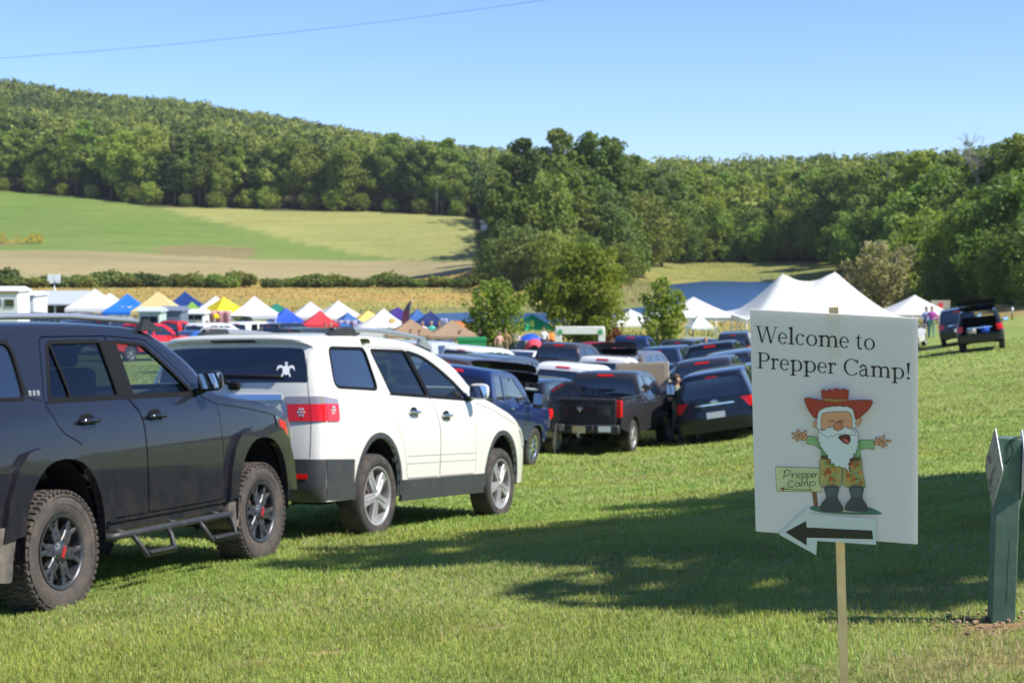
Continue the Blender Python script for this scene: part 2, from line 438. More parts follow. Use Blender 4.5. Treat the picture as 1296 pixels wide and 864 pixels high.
# ground material: attribute colour for the kind of cover, broken up with noise
m,nt_,b=new_mat('field_grass_and_soil')
at=N(nt_,'ShaderNodeAttribute'); at.attribute_name='cover'
tc=N(nt_,'ShaderNodeTexCoord')
n1=N(nt_,'ShaderNodeTexNoise'); n1.inputs['Scale'].default_value=14; n1.inputs['Detail'].default_value=8; n1.inputs['Roughness'].default_value=.75
n2=N(nt_,'ShaderNodeTexNoise'); n2.inputs['Scale'].default_value=.9; n2.inputs['Detail'].default_value=8; n2.inputs['Roughness'].default_value=.7
for n_ in (n1,n2): nt_.links.new(tc.outputs['Object'],n_.inputs['Vector'])
h1=N(nt_,'ShaderNodeMapRange'); h1.inputs['From Min'].default_value=.3; h1.inputs['From Max'].default_value=.7; h1.inputs['To Min'].default_value=.62; h1.inputs['To Max'].default_value=1.3
h2=N(nt_,'ShaderNodeMapRange'); h2.inputs['From Min'].default_value=.3; h2.inputs['From Max'].default_value=.7; h2.inputs['To Min'].default_value=.8; h2.inputs['To Max'].default_value=1.2
nt_.links.new(n1.outputs['Fac'],h1.inputs['Value']); nt_.links.new(n2.outputs['Fac'],h2.inputs['Value'])
mu=N(nt_,'ShaderNodeMath',operation='MULTIPLY'); nt_.links.new(h1.outputs[0],mu.inputs[0]); nt_.links.new(h2.outputs[0],mu.inputs[1])
vm=N(nt_,'ShaderNodeVectorMath',operation='SCALE'); nt_.links.new(at.outputs['Color'],vm.inputs[0]); nt_.links.new(mu.outputs[0],vm.inputs['Scale'])
mp3=N(nt_,'ShaderNodeMapping'); mp3.inputs['Scale'].default_value=(.035,.22,1); mp3.inputs['Rotation'].default_value=(0,0,R(12)); nt_.links.new(tc.outputs['Object'],mp3.inputs[0])
n3=N(nt_,'ShaderNodeTexNoise'); n3.inputs['Scale'].default_value=1; n3.inputs['Detail'].default_value=9; n3.inputs['Roughness'].default_value=.72; nt_.links.new(mp3.outputs[0],n3.inputs['Vector'])
h3=N(nt_,'ShaderNodeMapRange'); h3.inputs['From Min'].default_value=.32; h3.inputs['From Max'].default_value=.68; h3.inputs['To Min'].default_value=.84; h3.inputs['To Max'].default_value=1.18; nt_.links.new(n3.outputs['Fac'],h3.inputs['Value'])
vm3=N(nt_,'ShaderNodeVectorMath',operation='SCALE'); nt_.links.new(vm.outputs[0],vm3.inputs[0]); nt_.links.new(h3.outputs[0],vm3.inputs['Scale'])
nt_.links.new(vm3.outputs[0],b.inputs['Base Color']); b.inputs['Roughness'].default_value=.95; b.inputs['Specular IOR Level'].default_value=.15
bp=N(nt_,'ShaderNodeBump'); bp.inputs['Strength'].default_value=.6; bp.inputs['Distance'].default_value=.06
nt_.links.new(n1.outputs['Fac'],bp.inputs['Height']); nt_.links.new(bp.outputs['Normal'],b.inputs['Normal'])
C_=cover(X,Y)
# soil showing through
def soil(x,y):
    s_=np.zeros(np.shape(x))
    for (sx,sy,rx,ry,a) in SOIL:
        d=((x-sx)/rx)**2+((y-sy)/ry)**2
        s_=np.maximum(s_, a*np.clip(1.25-d,0,1))
    return np.clip(s_*(.35+1.3*fbm(np.asarray(x)*5,np.asarray(y)*5,91)),0,1)
SOIL=[]
for px,py,Yv,rx,ry,a in [(1262,783,7.9,.24,.18,.9),(1235,800,7.6,.34,.12,.6),(1190,845,7.1,.6,.35,.35),(1290,830,7.2,.5,.4,.45),(1050,850,7.0,.5,.25,.3),
                      (418,832,8.2,.13,.07,.9),(320,838,8.1,.2,.06,.8),(140,826,8.8,.22,.08,.5),(290,842,8.0,.12,.05,.7),(700,800,8.0,.2,.08,.3),(600,770,8.6,.3,.1,.3)]:
    SOIL.append((P(px,py,Yv).x,Yv,rx,ry,a))
ss=soil(X,Y)[...,None]; C_=C_*(1-ss)+np.array((.30,.17,.10))*ss
go=mesh_np('grass_field',np.stack([X,Y,Zg],-1).reshape(-1,3),F,m,None,True)
ca=go.data.color_attributes.new('cover','FLOAT_COLOR','POINT')
ca.data.foreach_set('color',np.concatenate([C_.reshape(-1,3),np.ones((C_.size//3,1))],1).astype(np.float32).ravel())
tag(go,'rolling field of mown grass, meadow and pasture sloping down to the lake','grass field',kind='structure')

# lake water
m,nt_,b=new_mat('lake_water')
b.inputs['Base Color'].default_value=(.010,.050,.15,1); b.inputs['Roughness'].default_value=.28; b.inputs['Specular IOR Level'].default_value=.4  # blue base colour stands in for the upper sky mirrored by the waves
tc=N(nt_,'ShaderNodeTexCoord'); n1=N(nt_,'ShaderNodeTexNoise'); n1.inputs['Scale'].default_value=.9; n1.inputs['Detail'].default_value=4
mp=N(nt_,'ShaderNodeMapping'); mp.inputs['Scale'].default_value=(1,.5,1)
nt_.links.new(tc.outputs['Object'],mp.inputs[0]); nt_.links.new(mp.outputs[0],n1.inputs['Vector'])
bp=N(nt_,'ShaderNodeBump'); bp.inputs['Strength'].default_value=1; bp.inputs['Distance'].default_value=.35
nt_.links.new(n1.outputs['Fac'],bp.inputs['Height']); nt_.links.new(bp.outputs['Normal'],b.inputs['Normal'])
lx0,ly0=lake.min(0)-12; lx1,ly1=lake.max(0)+12
# a sheet cut a little beyond the shoreline
gx=np.linspace(lx0,lx1,120); gy=np.linspace(ly0,ly1,120); GX,GY=np.meshgrid(gx,gy)
idw=np.arange(GX.size).reshape(GX.shape); Fw=np.stack([idw[:-1,:-1],idw[:-1,1:],idw[1:,1:],idw[1:,:-1]],-1).reshape(-1,4)
keep=(poly_sd(lake,GX,GY).ravel()[Fw].min(1)<2.5)
Vw=np.stack([GX.ravel(),GY.ravel(),np.full(GX.size,WATER)],-1)
used=np.unique(Fw[keep]); remap=np.full(len(Vw),-1); remap[used]=np.arange(len(used))
lk=mesh_np('lake_water',Vw[used],remap[Fw[keep]],m)
tag(lk,'blue lake behind the camp tents','lake',kind='structure')
# ------------------------------------------------------------------ surface panels for vehicle bodies
def pip(poly, x, y):
    x=np.asarray(x,float); y=np.asarray(y,float); ins=np.zeros(x.shape,bool); n=len(poly)
    for i in range(n):
        ax,ay=poly[i]; bx,by=poly[(i+1)%n]
        if ay==by: continue
        c=((ay>y)!=(by>y))&(x<(bx-ax)*(y-ay)/(by-ay)+ax); ins^=c
    return ins
def resample(poly, step, closed=True):
    out=[]; n=len(poly)
    for i in range(n if closed else n-1):
        a=poly[i]; b=poly[(i+1)%n]; L=math.hypot(b[0]-a[0],b[1]-a[1]); k=max(1,int(round(L/step)))
        for j in range(k): out.append((a[0]+(b[0]-a[0])*j/k,a[1]+(b[1]-a[1])*j/k))
    if not closed: out.append(poly[-1])
    return out
def rounded(pts, r, n=5):
    """fillet corners; pts (x,y) or (x,y,r)"""
    out=[]; k=len(pts)
    for i in range(k):
        p=pts[i]; a=pts[i-1]; b=pts[(i+1)%k]; rr=p[2] if len(p)>2 else r
        p2=Vector(p[:2]); da=Vector(a[:2])-p2; db=Vector(b[:2])-p2
        ra=min(rr,da.length*.48); rb=min(rr,db.length*.48)
        s_=p2+da.normalized()*ra; e=p2+db.normalized()*rb
        for j in range(n+1):
            t=j/n; q=s_*(1-t)**2+p2*2*t*(1-t)+e*t*t; out.append((q.x,q.y))
    return out
def area2(poly):
    return sum(poly[i][0]*poly[(i+1)%len(poly)][1]-poly[(i+1)%len(poly)][0]*poly[i][1] for i in range(len(poly)))
def inset(poly, d):
    """d>0 shrinks"""
    sgn=1 if area2(poly)>0 else -1; n=len(poly); out=[]
    for i in range(n):
        a=Vector(poly[i-1][:2]); p=Vector(poly[i][:2]); b=Vector(poly[(i+1)%n][:2])
        t1=(p-a); t2=(b-p)
        if t1.length<1e-9 or t2.length<1e-9: out.append(tuple(p)); continue
        t1.normalize(); t2.normalize()
        n1=Vector((-t1.y,t1.x))*sgn; n2=Vector((-t2.y,t2.x))*sgn; nn=n1+n2
        if nn.length<1e-6: out.append(tuple(p)); continue
        nn.normalize(); k=max(.4,nn.dot(n1)); q=p+nn*d/k; out.append((q.x,q.y))
    return out
def cdt(poly, holes, step, rows=None):
    loops=[resample(poly,step)]+[resample(h,step) for h in holes]
    pts=[];edges=[]
    for lp in loops:
        b=len(pts); pts+=lp; edges+=[(b+i,b+(i+1)%len(lp)) for i in range(len(lp))]
    B=np.array(pts); x0,y0=B.min(0); x1,y1=B.max(0)
    gx=np.arange(x0+step*.5,x1,step); gy=np.arange(y0+step*.5,y1,step*.9)
    if rows is not None:
        gx=[rows[0]]
        for r_ in rows:
            if r_-gx[-1]>.014: gx.append(r_)
        gx=np.array(gx[1:-1]); ny=max(4,int((y1-y0)/(step*1.1))); gy=np.linspace(y0,y1,ny+1)[1:-1]
    if len(gx) and len(gy):
        GX,GY=np.meshgrid(gx,gy)
        if rows is None: GX=GX+(np.arange(len(gy))%2)[:,None]*step*.5
        gx=GX.ravel(); gy=GY.ravel()
        k=pip(loops[0],gx,gy)
        for h in loops[1:]: k&=~pip(h,gx,gy)
        gx=gx[k]; gy=gy[k]
        if len(gx):
            d=np.full(len(gx),9.)
            for lp in loops:
                A=np.array(lp); Bn=np.roll(A,-1,0)
                for i in range(0,len(A),200):
                    a=A[i:i+200]; e=Bn[i:i+200]-a; L=(e**2).sum(1)+1e-12
                    px=gx[:,None]-a[None,:,0]; py=gy[:,None]-a[None,:,1]
                    t=np.clip((px*e[:,0]+py*e[:,1])/L,0,1)
                    d=np.minimum(d,np.hypot(px-t*e[:,0],py-t*e[:,1]).min(1))
            k=d>(step*.42 if rows is None else .012); pts=pts+list(zip(gx[k],gy[k]))
    r=delaunay_2d_cdt([Vector(p) for p in pts],edges,[],0,1e-7)
    V=np.array([tuple(v) for v in r[0]]); T=[f for f in r[2] if len(f)==3]
    T=np.array(T); c=V[T].mean(1)
    k=pip(loops[0],c[:,0],c[:,1])
    for h in loops[1:]: k&=~pip(h,c[:,0],c[:,1])
    T=T[k]
    a=V[T[:,1]]-V[T[:,0]]; b=V[T[:,2]]-V[T[:,0]]
    fl=(a[:,0]*b[:,1]-a[:,1]*b[:,0])<0
    T[fl]=T[fl][:,::-1]
    return V,T
def boundary(T):
    from collections import Counter
    E={}
    for t in T:
        for i in range(3):
            a,b=int(t[i]),int(t[(i+1)%3])
            if (b,a) in E: del E[(b,a)]
            else: E[(a,b)]=1
    return list(E)
class PB:
    """panel builder: several mapped polygons collected in one mesh"""
    def __init__(s): s.V=[];s.F=[];s.m=[];s.n=0
    def add(s, mapf, poly, holes=(), step=.08, off=0.0, thick=0.0, flip=False, m=0, only=None, rows=None):
        V,T=cdt(poly,list(holes),step,rows)
        e=1e-3
        def pos(u,v): return np.stack(mapf(u,v),-1)
        p=pos(V[:,0],V[:,1])
        du=pos(V[:,0]+e,V[:,1])-pos(V[:,0]-e,V[:,1]); dv=pos(V[:,0],V[:,1]+e)-pos(V[:,0],V[:,1]-e)
        nn=np.cross(du,dv); nn/=np.linalg.norm(nn,axis=1)[:,None]+1e-12
        if flip: nn=-nn; T=T[:,::-1]
        p=p+nn*off
        s.V.append(p); s.F+= [tuple(int(i)+s.n for i in t) for t in T]; s.m+=[m]*len(T)
        b=s.n; s.n+=len(p)
        if thick:
            q=p-nn*thick; s.V.append(q); 
            be=boundary(T)
            if only is not None: be=[(i,j) for i,j in be if only(V[i]) and only(V[j])]
            nb=s.n; s.n+=len(q)
            for i,j in be: s.F.append((b+j,b+i,nb+i,nb+j)); s.m.append(m)
        return s
    def build(s,name,mat,parent=None,merge=True,smooth=True,sharp=35):
        V=np.concatenate(s.V) if s.V else np.zeros((0,3))
        me=bpy.data.meshes.new(name); bm=bmesh.new()
        vs=[bm.verts.new(v) for v in V]; bm.verts.ensure_lookup_table()
        for f,mi in zip(s.F,s.m):
            try: fc=bm.faces.new([vs[i] for i in f]); fc.material_index=mi; fc.smooth=smooth
            except Exception: pass
        bmesh.ops.delete(bm,geom=[v for v in bm.verts if not v.link_faces],context='VERTS')
        if merge: bmesh.ops.remove_doubles(bm,verts=bm.verts[:],dist=.0012)
        bm.to_mesh(me); bm.free()
        if smooth:
            try: me.set_sharp_from_angle(angle=R(sharp))
            except Exception: pass
        return link(name,me,mat,parent)

class Shape:
    """car body surface: sides are y=f(x,z); everything else is one cap running nose - roof - tail"""
    def __init__(s, hw, zs, zb, tumble, xf, xr, cf, cr, st, low=.05, sub=6, shoulder=.0, pf=2.4, pr=2.6, lf=.9, lr=.8, crown=.05):
        s.crown=crown
        s.hw,s.zs,s.zb,s.tb,s.xf,s.xr,s.cf,s.cr,s.low=hw,zs,zb,tumble,xf,xr,cf,cr,low
        s.sh=shoulder; s.pf=pf; s.pr=pr; s.lf=lf; s.lr=lr
        S=np.array([(a+(3.0,))[:5] if len(a)<5 else a[:5] for a in [tuple(q) for q in st]],float)
        n=len(S); out=[]; s.idx=[]
        for i in range(n-1):
            p0=S[max(i-1,0)];p1=S[i];p2=S[i+1];p3=S[min(i+2,n-1)]
            d=lambda a,b: max(1e-4,math.hypot(a[2]-b[2],a[3]-b[3]))
            l1=d(p1,p2); m1=(p2-p0)/(d(p0,p1)+l1)*l1 if i>0 else (p2-p1); m2=(p3-p1)/(l1+d(p2,p3))*l1 if i<n-2 else (p2-p1)
            m1=m1*.9; m2=m2*.9
            s.idx.append(len(out))
            for j in range(sub):
                t=j/sub; t2=t*t;t3=t2*t
                out.append((2*t3-3*t2+1)*p1+(t3-2*t2+t)*m1+(-2*t3+3*t2)*p2+(t3-t2)*m2)
        s.idx.append(len(out)); out.append(S[-1]); A=np.array(out)
        L=np.concatenate([[0],np.cumsum(np.maximum(1e-4,np.hypot(np.diff(A[:,2]),np.diff(A[:,3]))))])
        s.A=A; s.L=L
    def y(s,x,z):
        x=np.asarray(x,float); z=np.asarray(z,float)
        tf=np.clip((x-(s.xf-s.lf))/s.lf,0,1.2); tr=np.clip(((s.xr+s.lr)-x)/s.lr,0,1.2)
        W=s.hw*(1-s.cf*tf**s.pf-s.cr*tr**s.pr)
        lo=np.clip((s.zs-z)/s.zs,0,1); W=W-s.low*s.hw*lo**1.8*1.6
        k=.05; up=k*np.log1p(np.exp(np.clip((z-s.zb)/k,-30,30)))
        W=W-s.tb*up
        cr=np.clip((z-s.zs)/max(.15,s.zb-s.zs),-.4,1.0); W=W-s.crown*np.where(cr>0,cr**2,0)
        if s.sh: W=W+s.sh*np.exp(-((z-(s.zb-.07))/.05)**2)
        return W
    def side(s,sg):
        return lambda x,z:(np.asarray(x,float),sg*s.y(x,z),np.asarray(z,float))
    def u(s,i):
        """arc length at (fractional) station"""
        a=int(math.floor(i)); f=i-a
        if a>=len(s.idx)-1: return s.L[-1]
        k=s.idx[a]+(s.idx[a+1]-s.idx[a])*f; k0=int(k); return float(s.L[k0]+(s.L[min(k0+1,len(s.L)-1)]-s.L[k0])*(k-k0))
    def uz(s,z,a,b):
        """arc length where the centre line has height z between stations a and b"""
        ia,ib=s.idx[int(a)],s.idx[int(b)]; zz=s.A[ia:ib+1,3]; LL=s.L[ia:ib+1]
        if zz[0]>zz[-1]: return float(np.interp(-z,-zz,LL))
        return float(np.interp(z,zz,LL))
    def cap(s,u,v):
        u=np.clip(np.asarray(u,float),0,s.L[-1]); v=np.asarray(v,float)
        g=[np.interp(u,s.L,s.A[:,i]) for i in range(5)]
        t=np.sin(np.clip(v/s.hw,-1,1)*PI/2)
        p=np.maximum(g[4],1.2)
        w=(1-np.minimum(np.abs(t),1)**p)**(1/p)
        x=g[0]+(g[2]-g[0])*w; z=g[1]+(g[3]-g[1])*w
        return (x, -s.y(g[0],g[1])*t, z)
    def v(s,frac): return s.hw*math.asin(frac)*2/PI
    def edge(s,u0=0,u1=None,k=1):
        """edge line points (x,z) and arclengths"""
        return [(float(a[0]),float(a[1])) for a in s.A[::k]]
def arch(cx, r, rz, z0, zc, n=14, pw=2.0):
    """wheel opening from rear to front, as (x,z): superellipse above zc, straight down to z0"""
    out=[(cx-r,z0)]
    for i in range(n+1):
        a=PI-PI*i/n
        c,s_=math.cos(a),math.sin(a)
        out.append((cx+r*math.copysign(abs(c)**(2/pw),c), zc+rz*abs(s_)**(2/pw)))
    out.append((cx+r,z0)); return out

# ------------------------------------------------------------------ wheels
def wheel(parent, loc, side, Rt, Wt, rr, style, tyremat, rimmat, knobby=False, n=40, name='wheel'):
    """side -1: outer face towards -y (the car's right)"""
    t=MB(); h=Wt/2; sw=Rt-rr
    prof=[(rr-.012,-h*.72),(rr+.012,-h*.86),(rr+sw*.25,-h*.97),(rr+sw*.55,-h),(rr+sw*.82,-h*.95),(Rt-.014,-h*.84),(Rt,-h*.70),
          (Rt+.002,-h*.3),(Rt+.002,h*.3),(Rt,h*.70),(Rt-.014,h*.84),(rr+sw*.55,h),(rr+sw*.25,h*.97),(rr-.012,h*.72)]
    t.lathe(prof,n if not knobby else 96,0,'Y')
    if knobby:
        NB=54
        for k in range(NB):
            a=2*PI*k/NB
            M0=Matrix.Rotation(a,4,'Y')
            # outer shoulder lugs wrapping onto the sidewall, staggered inner blocks
            for sg in (-1,1):
                o=.0 if k%2 else .012
                t.box((Rt+.001,sg*h*.80,0),(.016,h*.34,.032),0,.004,M0)
                if sg==-1 and k%2: t.box((Rt-.024-o*.5,sg*h*.92,0),(.030+o,.012,.030),0,.004,M0)
                t.box((Rt+.004,sg*h*.38,.012*sg),(.018,h*.36,.026),0,.003,M0@Matrix.Rotation(.25*sg,4,'X'))
            if k%2==0: t.box((Rt+.004,0,0),(.018,h*.3,.045),0,.003,M0@Matrix.Rotation(.4,4,'X'))
        # raised ring on the sidewall
        for rv in (.45,.8): t.lathe([(rr+sw*rv,-h*1.0),(rr+sw*rv+.004,-h*1.02),(rr+sw*rv+.012,-h*.985)],64,0,'Y')
    root=empty(name,loc); root.parent=parent; root.rotation_euler=(0,0 if side<0 else PI,0)
    to=t.build('tyre',tyremat,root)
    r=MB()
    yo=-h*.80
    r.lathe([(rr+.004,yo-.012),(rr-.012,yo-.014),(rr-.02,yo+.01),(rr-.03,yo+.10),(rr-.035,h*.7),(rr+.0,h*.75)],max(n,32),0,'Y')
    r.lathe([(.001,yo+.095),(rr*.8,yo+.11)],24,2,'Y')       # brake disc
    def spoke(a,pts,w0,w1,th=.035,split=0):
        """pts [(r,y)], widths linear"""
        k=len(pts); V=[];F=[]
        for i,(q,yy) in enumerate(pts):
            f=i/(k-1); wv=w0+(w1-w0)*f; off=split*f
            V+=[(q,yy,off-wv/2),(q,yy-.006,off-wv/2+.006),(q,yy-.006,off+wv/2-.006),(q,yy,off+wv/2),(q,yy+th,off+wv/2),(q,yy+th,off-wv/2)]
        for i in range(k-1):
            for j in range(6):
                a1=i*6+j;a2=i*6+(j+1)%6
                F.append((a1,a2,a2+6,a1+6))
        F.append((0,5,4,3,2,1)); 
        r.add(V,F,0,Matrix.Rotation(a,4,'Y'))
    hubr=.075
    if style=='split6':
        for k in range(6):
            a=2*PI*k/6+.2
            spoke(a,[(.05,yo+.012),(rr*.42,yo+.006),(rr*.62,yo+.012)],.085,.085,.04)
            for sg in (-1,1): 
                spoke(a+sg*.0,[(rr*.5,yo+.008),(rr*.72,yo+.010),(rr-.012,yo+.004)],.036,.034,.04,split=sg*.052)
            spoke(a,[(rr*.80,yo+.018),(rr*.84,yo+.018)],.10,.10,.02)
        r.lathe([(.002,yo-.022),(.045,yo-.022),(.055,yo-.012),(.075,yo-.004),(.082,yo+.02)],24,0,'Y')
        for k in range(6):
            a=2*PI*(k+.5)/6+.2; r.tube([(.068*math.cos(a),yo-.010,-.068*math.sin(a)),(.068*math.cos(a),yo+.02,-.068*math.sin(a))],.011,1,8)
    elif style=='star5':
        for k in range(5):
            a=2*PI*k/5+PI/2+.1
            spoke(a,[(.02,yo+.000),(rr*.35,yo+.004),(rr*.7,yo+.012),(rr-.012,yo+.004)],.078,.118,.035)
            spoke(a,[(.01,yo-.010),(rr*.35,yo-.006),(rr*.72,yo+.004)],.022,.010,.02)
        r.lathe([(.002,yo-.018),(.03,yo-.016),(.036,yo-.004)],20,0,'Y')
    else:
        ns=int(style)
        for k in range(ns):
            spoke(2*PI*k/ns+.3,[(.04,yo+.01),(rr*.6,yo+.012),(rr-.012,yo+.002)],.06*(6/ns)**.5,.05*(6/ns)**.5,.035)
        r.lathe([(.002,yo-.01),(.05,yo-.008),(.07,yo+.01)],16,0,'Y')
    ro=r.build('rim',[rimmat,M['chrome'],M['brake']],root)
    return root
def half_strip(poly_fn): pass

def ribbon(mapf, pts, w, closed=False):
    """polygon around a polyline in parameter space"""
    pts=[Vector(p) for p in pts]; L=[];Rr=[]
    for i,p in enumerate(pts):
        a=pts[max(i-1,0)]; b=pts[min(i+1,len(pts)-1)]; t=(b-a).normalized(); n=Vector((-t.y,t.x))
        L.append(tuple(p+n*w/2)); Rr.append(tuple(p-n*w/2))
    return L+Rr[::-1]

def set_color(root, col, names=('body','door','hood','tailgate','hatch','bed_side','mirror','spoiler','sill','fuel_door','wheel_flare','cap_shell')):
    def rec(o):
        for c in o.children:
            if c.name.split('.')[0] in names: c.color=(*col,1)
            rec(c)
    rec(root)

def place_car(root, x, y, heading, scale=1, z=None, wb=2.8, tw=1.6):
    """origin midway between the axles on the ground; heading clockwise from +Y, in degrees"""
    h=R(heading); f=Vector((math.sin(h),math.cos(h),0)); rt=Vector((f.y,-f.x,0))
    c=Vector((x,y,0))
    pf=c+f*wb/2; pb=c-f*wb/2; pr=c+rt*tw/2; pl=c-rt*tw/2
    zf,zb_,zr,zl=gz(pf.x,pf.y),gz(pb.x,pb.y),gz(pr.x,pr.y),gz(pl.x,pl.y)
    X=Vector((f.x*wb,f.y*wb,zf-zb_)).normalized(); Yv=-Vector((rt.x*tw,rt.y*tw,zr-zl)).normalized()
    Zv=X.cross(Yv).normalized(); Yv=Zv.cross(X)
    Mx=Matrix(((X.x,Yv.x,Zv.x),(X.y,Yv.y,Zv.y),(X.z,Yv.z,Zv.z))).to_4x4()
    root.matrix_world=Matrix.Translation((x,y,((zf+zb_)/2 if z is None else z)-.015))@Mx@Matrix.Scale(scale,4)
# ------------------------------------------------------------------ vehicle builder
def build_car(name, S):
    """S: spec dictionary. local axes: x forward, y left, z up, origin on the ground midway between the axles"""
    root=empty(name)
    sh=S['shape']; wb=S['wb']; stp=S.get('step',.14); det=S.get('detail',0)
    paint=S.get('paint',M['paint']); z0=S['z0']
    ar=S['arch']; # (r, rz, zc, pw)
    E=sh.edge()
    # side outline: nose bottom, along the edge to the tail bottom, back along the sill with the wheel openings
    bot=[(E[-1][0],E[-1][1])]
    A1=arch(-wb/2,ar[0],ar[1],z0,ar[2],16 if det else 8,ar[3]); A2=arch(wb/2,ar[0],ar[1],z0,ar[2],16 if det else 8,ar[3])
    zr_=E[-1][1]; zf_=E[0][1]
    side=list(E)
    low=[]
    if E[-1][0] < A1[0][0]-.02: low.append((A1[0][0]-.0,z0)) if False else None
    low=A1+A2
    side=side+low
    glass_mat=S.get('glass_mat',M['glass'])
    cut_s=S.get('side_holes',[])      # extra holes
    wins=S['windows']                 # list of (polygon, glass material key)
    body=PB(); doors=S.get('doors',[])
    lining=PB()
    zlo=min(p[1] for p in side)
    ulist=[float(l) for l in sh.L]
    capu0,capu1=0,sh.L[-1]
    vv=sh.hw
    capb=[(u_,vv) for u_ in ulist]+[(u_,-vv) for u_ in reversed(ulist)]
    # end rows need subdivisions to look round
    ws=S.get('windscreen'); rw=S.get('rear_window'); capholes=[]
    if ws: capholes.append(ws)
    if rw: capholes.append(rw)
    capholes+=S.get('cap_holes',[])
    for sg in (-1,1):
        f=sh.side(sg)
        if doors:
            dh=[inset(d,-.004) for d in doors]
            win_in=[w_ for w_,_ in wins if not any(pip(d,[np.mean([q[0] for q in w_])],[np.mean([q[1] for q in w_])])[0] for d in doors)]
            body.add(f,side,dh+win_in,stp,0,.02,flip=(sg>0),only=lambda p:True)
        else:
            body.add(f,side,[w_ for w_,_ in wins],stp,0,.015,flip=(sg>0))
    body.add(lambda u_,v_:sh.cap(u_,v_),capb,capholes,stp,0,.015,rows=ulist)
    body.build('body',paint,root)
    # doors with their own gaps, windows as holes
    for i,d in enumerate(doors):
        for sg in (-1,1):
            pbld=PB(); inn=[w_ for w_,_ in wins if pip(d,[np.mean([q[0] for q in w_])],[np.mean([q[1] for q in w_])])[0]]
            pbld.add(sh.side(sg),inset(d,.004),inn,stp,0,.03,flip=(sg>0))
            do=pbld.build('door',paint,root,merge=False)
            hx,hz=S['handles'][i]
            hb=MB(); yy=float(sh.y(hx,hz))
            hb.tube([(hx-.11,sg*(yy+.005),hz),(hx-.085,sg*(yy+.038),hz+.004),(hx,sg*(yy+.045),hz+.006),(hx+.085,sg*(yy+.036),hz+.004),(hx+.10,sg*(yy+.005),hz)],[.012,.016,.018,.017,.012],0,8)
            hb.lathe([(.001,0),(.05,.0015),(.055,0)],20,1,'Z',Matrix.Translation((hx-.0,sg*(yy+.0025),hz))@Matrix.Rotation(-sg*PI/2,4,'X')@Matrix.Scale(1.7,4,(1,0,0)))  # flat dark disc painted in for the shaded hollow behind the handle
            hb.build('handle',[S.get('handle_mat',M['plastic']),M['seam']],do)
    # inner lining closes what the gaps and glass would show
    if det:
        for sg in (-1,1):
            zbelt=S['belt']
            low_poly=[p for p in side]
            lining.add(sh.side(sg),inset(side,.03),[inset(w_,-.012) for w_,_ in wins],.2,-.04,0,flip=(sg>0))
        lining.build('door_lining',M['dark'],root,merge=False)
    # glass
    for w_,key in wins:
        for sg in (-1,1):
            g=PB(); g.add(sh.side(sg),inset(w_,-.012),[],stp,-.010,0,flip=(sg>0)); g.build('window',M[key] if key in M else glass_mat,root,merge=False)
            if det:
                fr=PB(); fr.add(sh.side(sg),inset(w_,-.014),[inset(w_,.012)],stp,.0025,.01,flip=(sg>0)); fr.build('window_seal',M['seam'],root,merge=False)
    for nm,h_,off in (('windscreen',ws,-.008),('rear_window',rw,-.008)):
        if h_:
            g=PB(); g.add(lambda u_,v_:sh.cap(u_,v_),inset(h_,-.012),[],stp,off,0)
            g.build(nm,M[S.get(nm+'_mat','glass')],root,merge=False)
    # lamps
    for nm,key,parts in S.get('lamps',[]):
        for sg in (-1,1):
            g=PB()
            for kind,poly,off in parts:
                if kind=='side': g.add(sh.side(sg),poly,[],.06,off,.02,flip=(sg>0))
                else:
                    pl=[(a,b if sg<0 else -b) for a,b in poly]
                    g.add(lambda u_,v_:sh.cap(u_,v_),pl,[],.06,off,.02)
            g.build(nm,M[key],root,merge=False)
    for nm,key,where,poly,holes,off,th in S.get('trims',[]):
        if where=='side':
            for sg in (-1,1):
                g=PB(); g.add(sh.side(sg),poly,holes,stp,off,th,flip=(sg>0))
                g.build(nm,M[key] if isinstance(key,str) else key,root,merge=False)
        else:
            g=PB(); g.add(lambda u_,v_:sh.cap(u_,v_),poly,holes,stp,off,th); g.build(nm,M[key] if isinstance(key,str) else key,root,merge=False)
    # floor pan and wheel housings
    xr_=E[-1][0]; xf_=E[0][0]; hw=sh.hw
    fl=MB()
    r0=ar[0]; zt=z0+.10
    fl.box(((xr_-wb/2-r0)/2+ -0.0,0,zt+.06),(abs(xr_-(-wb/2-r0))-.04,hw*1.55,.2),0) if xr_<-wb/2-r0-.05 else None
    fl.box((0,0,zt+.0),(wb-2*r0,hw*1.84,.16),0)
    fl.box(((xf_+wb/2+r0)/2,0,zt+.10),(max(.05,xf_-(wb/2+r0)-.06),hw*1.5,.2),0)
    for cx in (-wb/2,wb/2):
        # housing: half tube over the wheel, closed towards the middle of the car
        k=12; V=[];F=[]
        for j in range(k+1):
            a=PI*j/k
            x=cx+(r0+.01)*math.cos(a); z=ar[2]+(ar[1]+.02)*math.sin(a)
            for yy in (hw*.95,hw*.52,-hw*.52,-hw*.95): V.append((x,yy,z))
        # clip the tube inside the body surface
        V=[(x,math.copysign(min(abs(yy),float(sh.y(x,z))-.02),yy),z) for x,yy,z in V]
        for j in range(k):
            for q in (0,2): F.append((j*4+q,j*4+q+1,j*4+q+5,j*4+q+4))
        n0=len(V)
        fl.add(V,F,0)
        for q in (1,2): fl.add([V[j*4+q] for j in range(k+1)]+[(cx-r0,V[q][1],.30),(cx+r0,V[q][1],.30)],[tuple(list(range(k+1))+[k+1,k+2])],0)
        fl.tube([(cx,-hw*.7,S['tyre'][0]),(cx,hw*.7,S['tyre'][0])],.045,0,8)
        fl.box((cx,0,z0+.04),(.5,hw*1.0,.22),0)
    fl.build('underbody',M['dark'],root)
    # cabin
    ins=S.get('cabin')
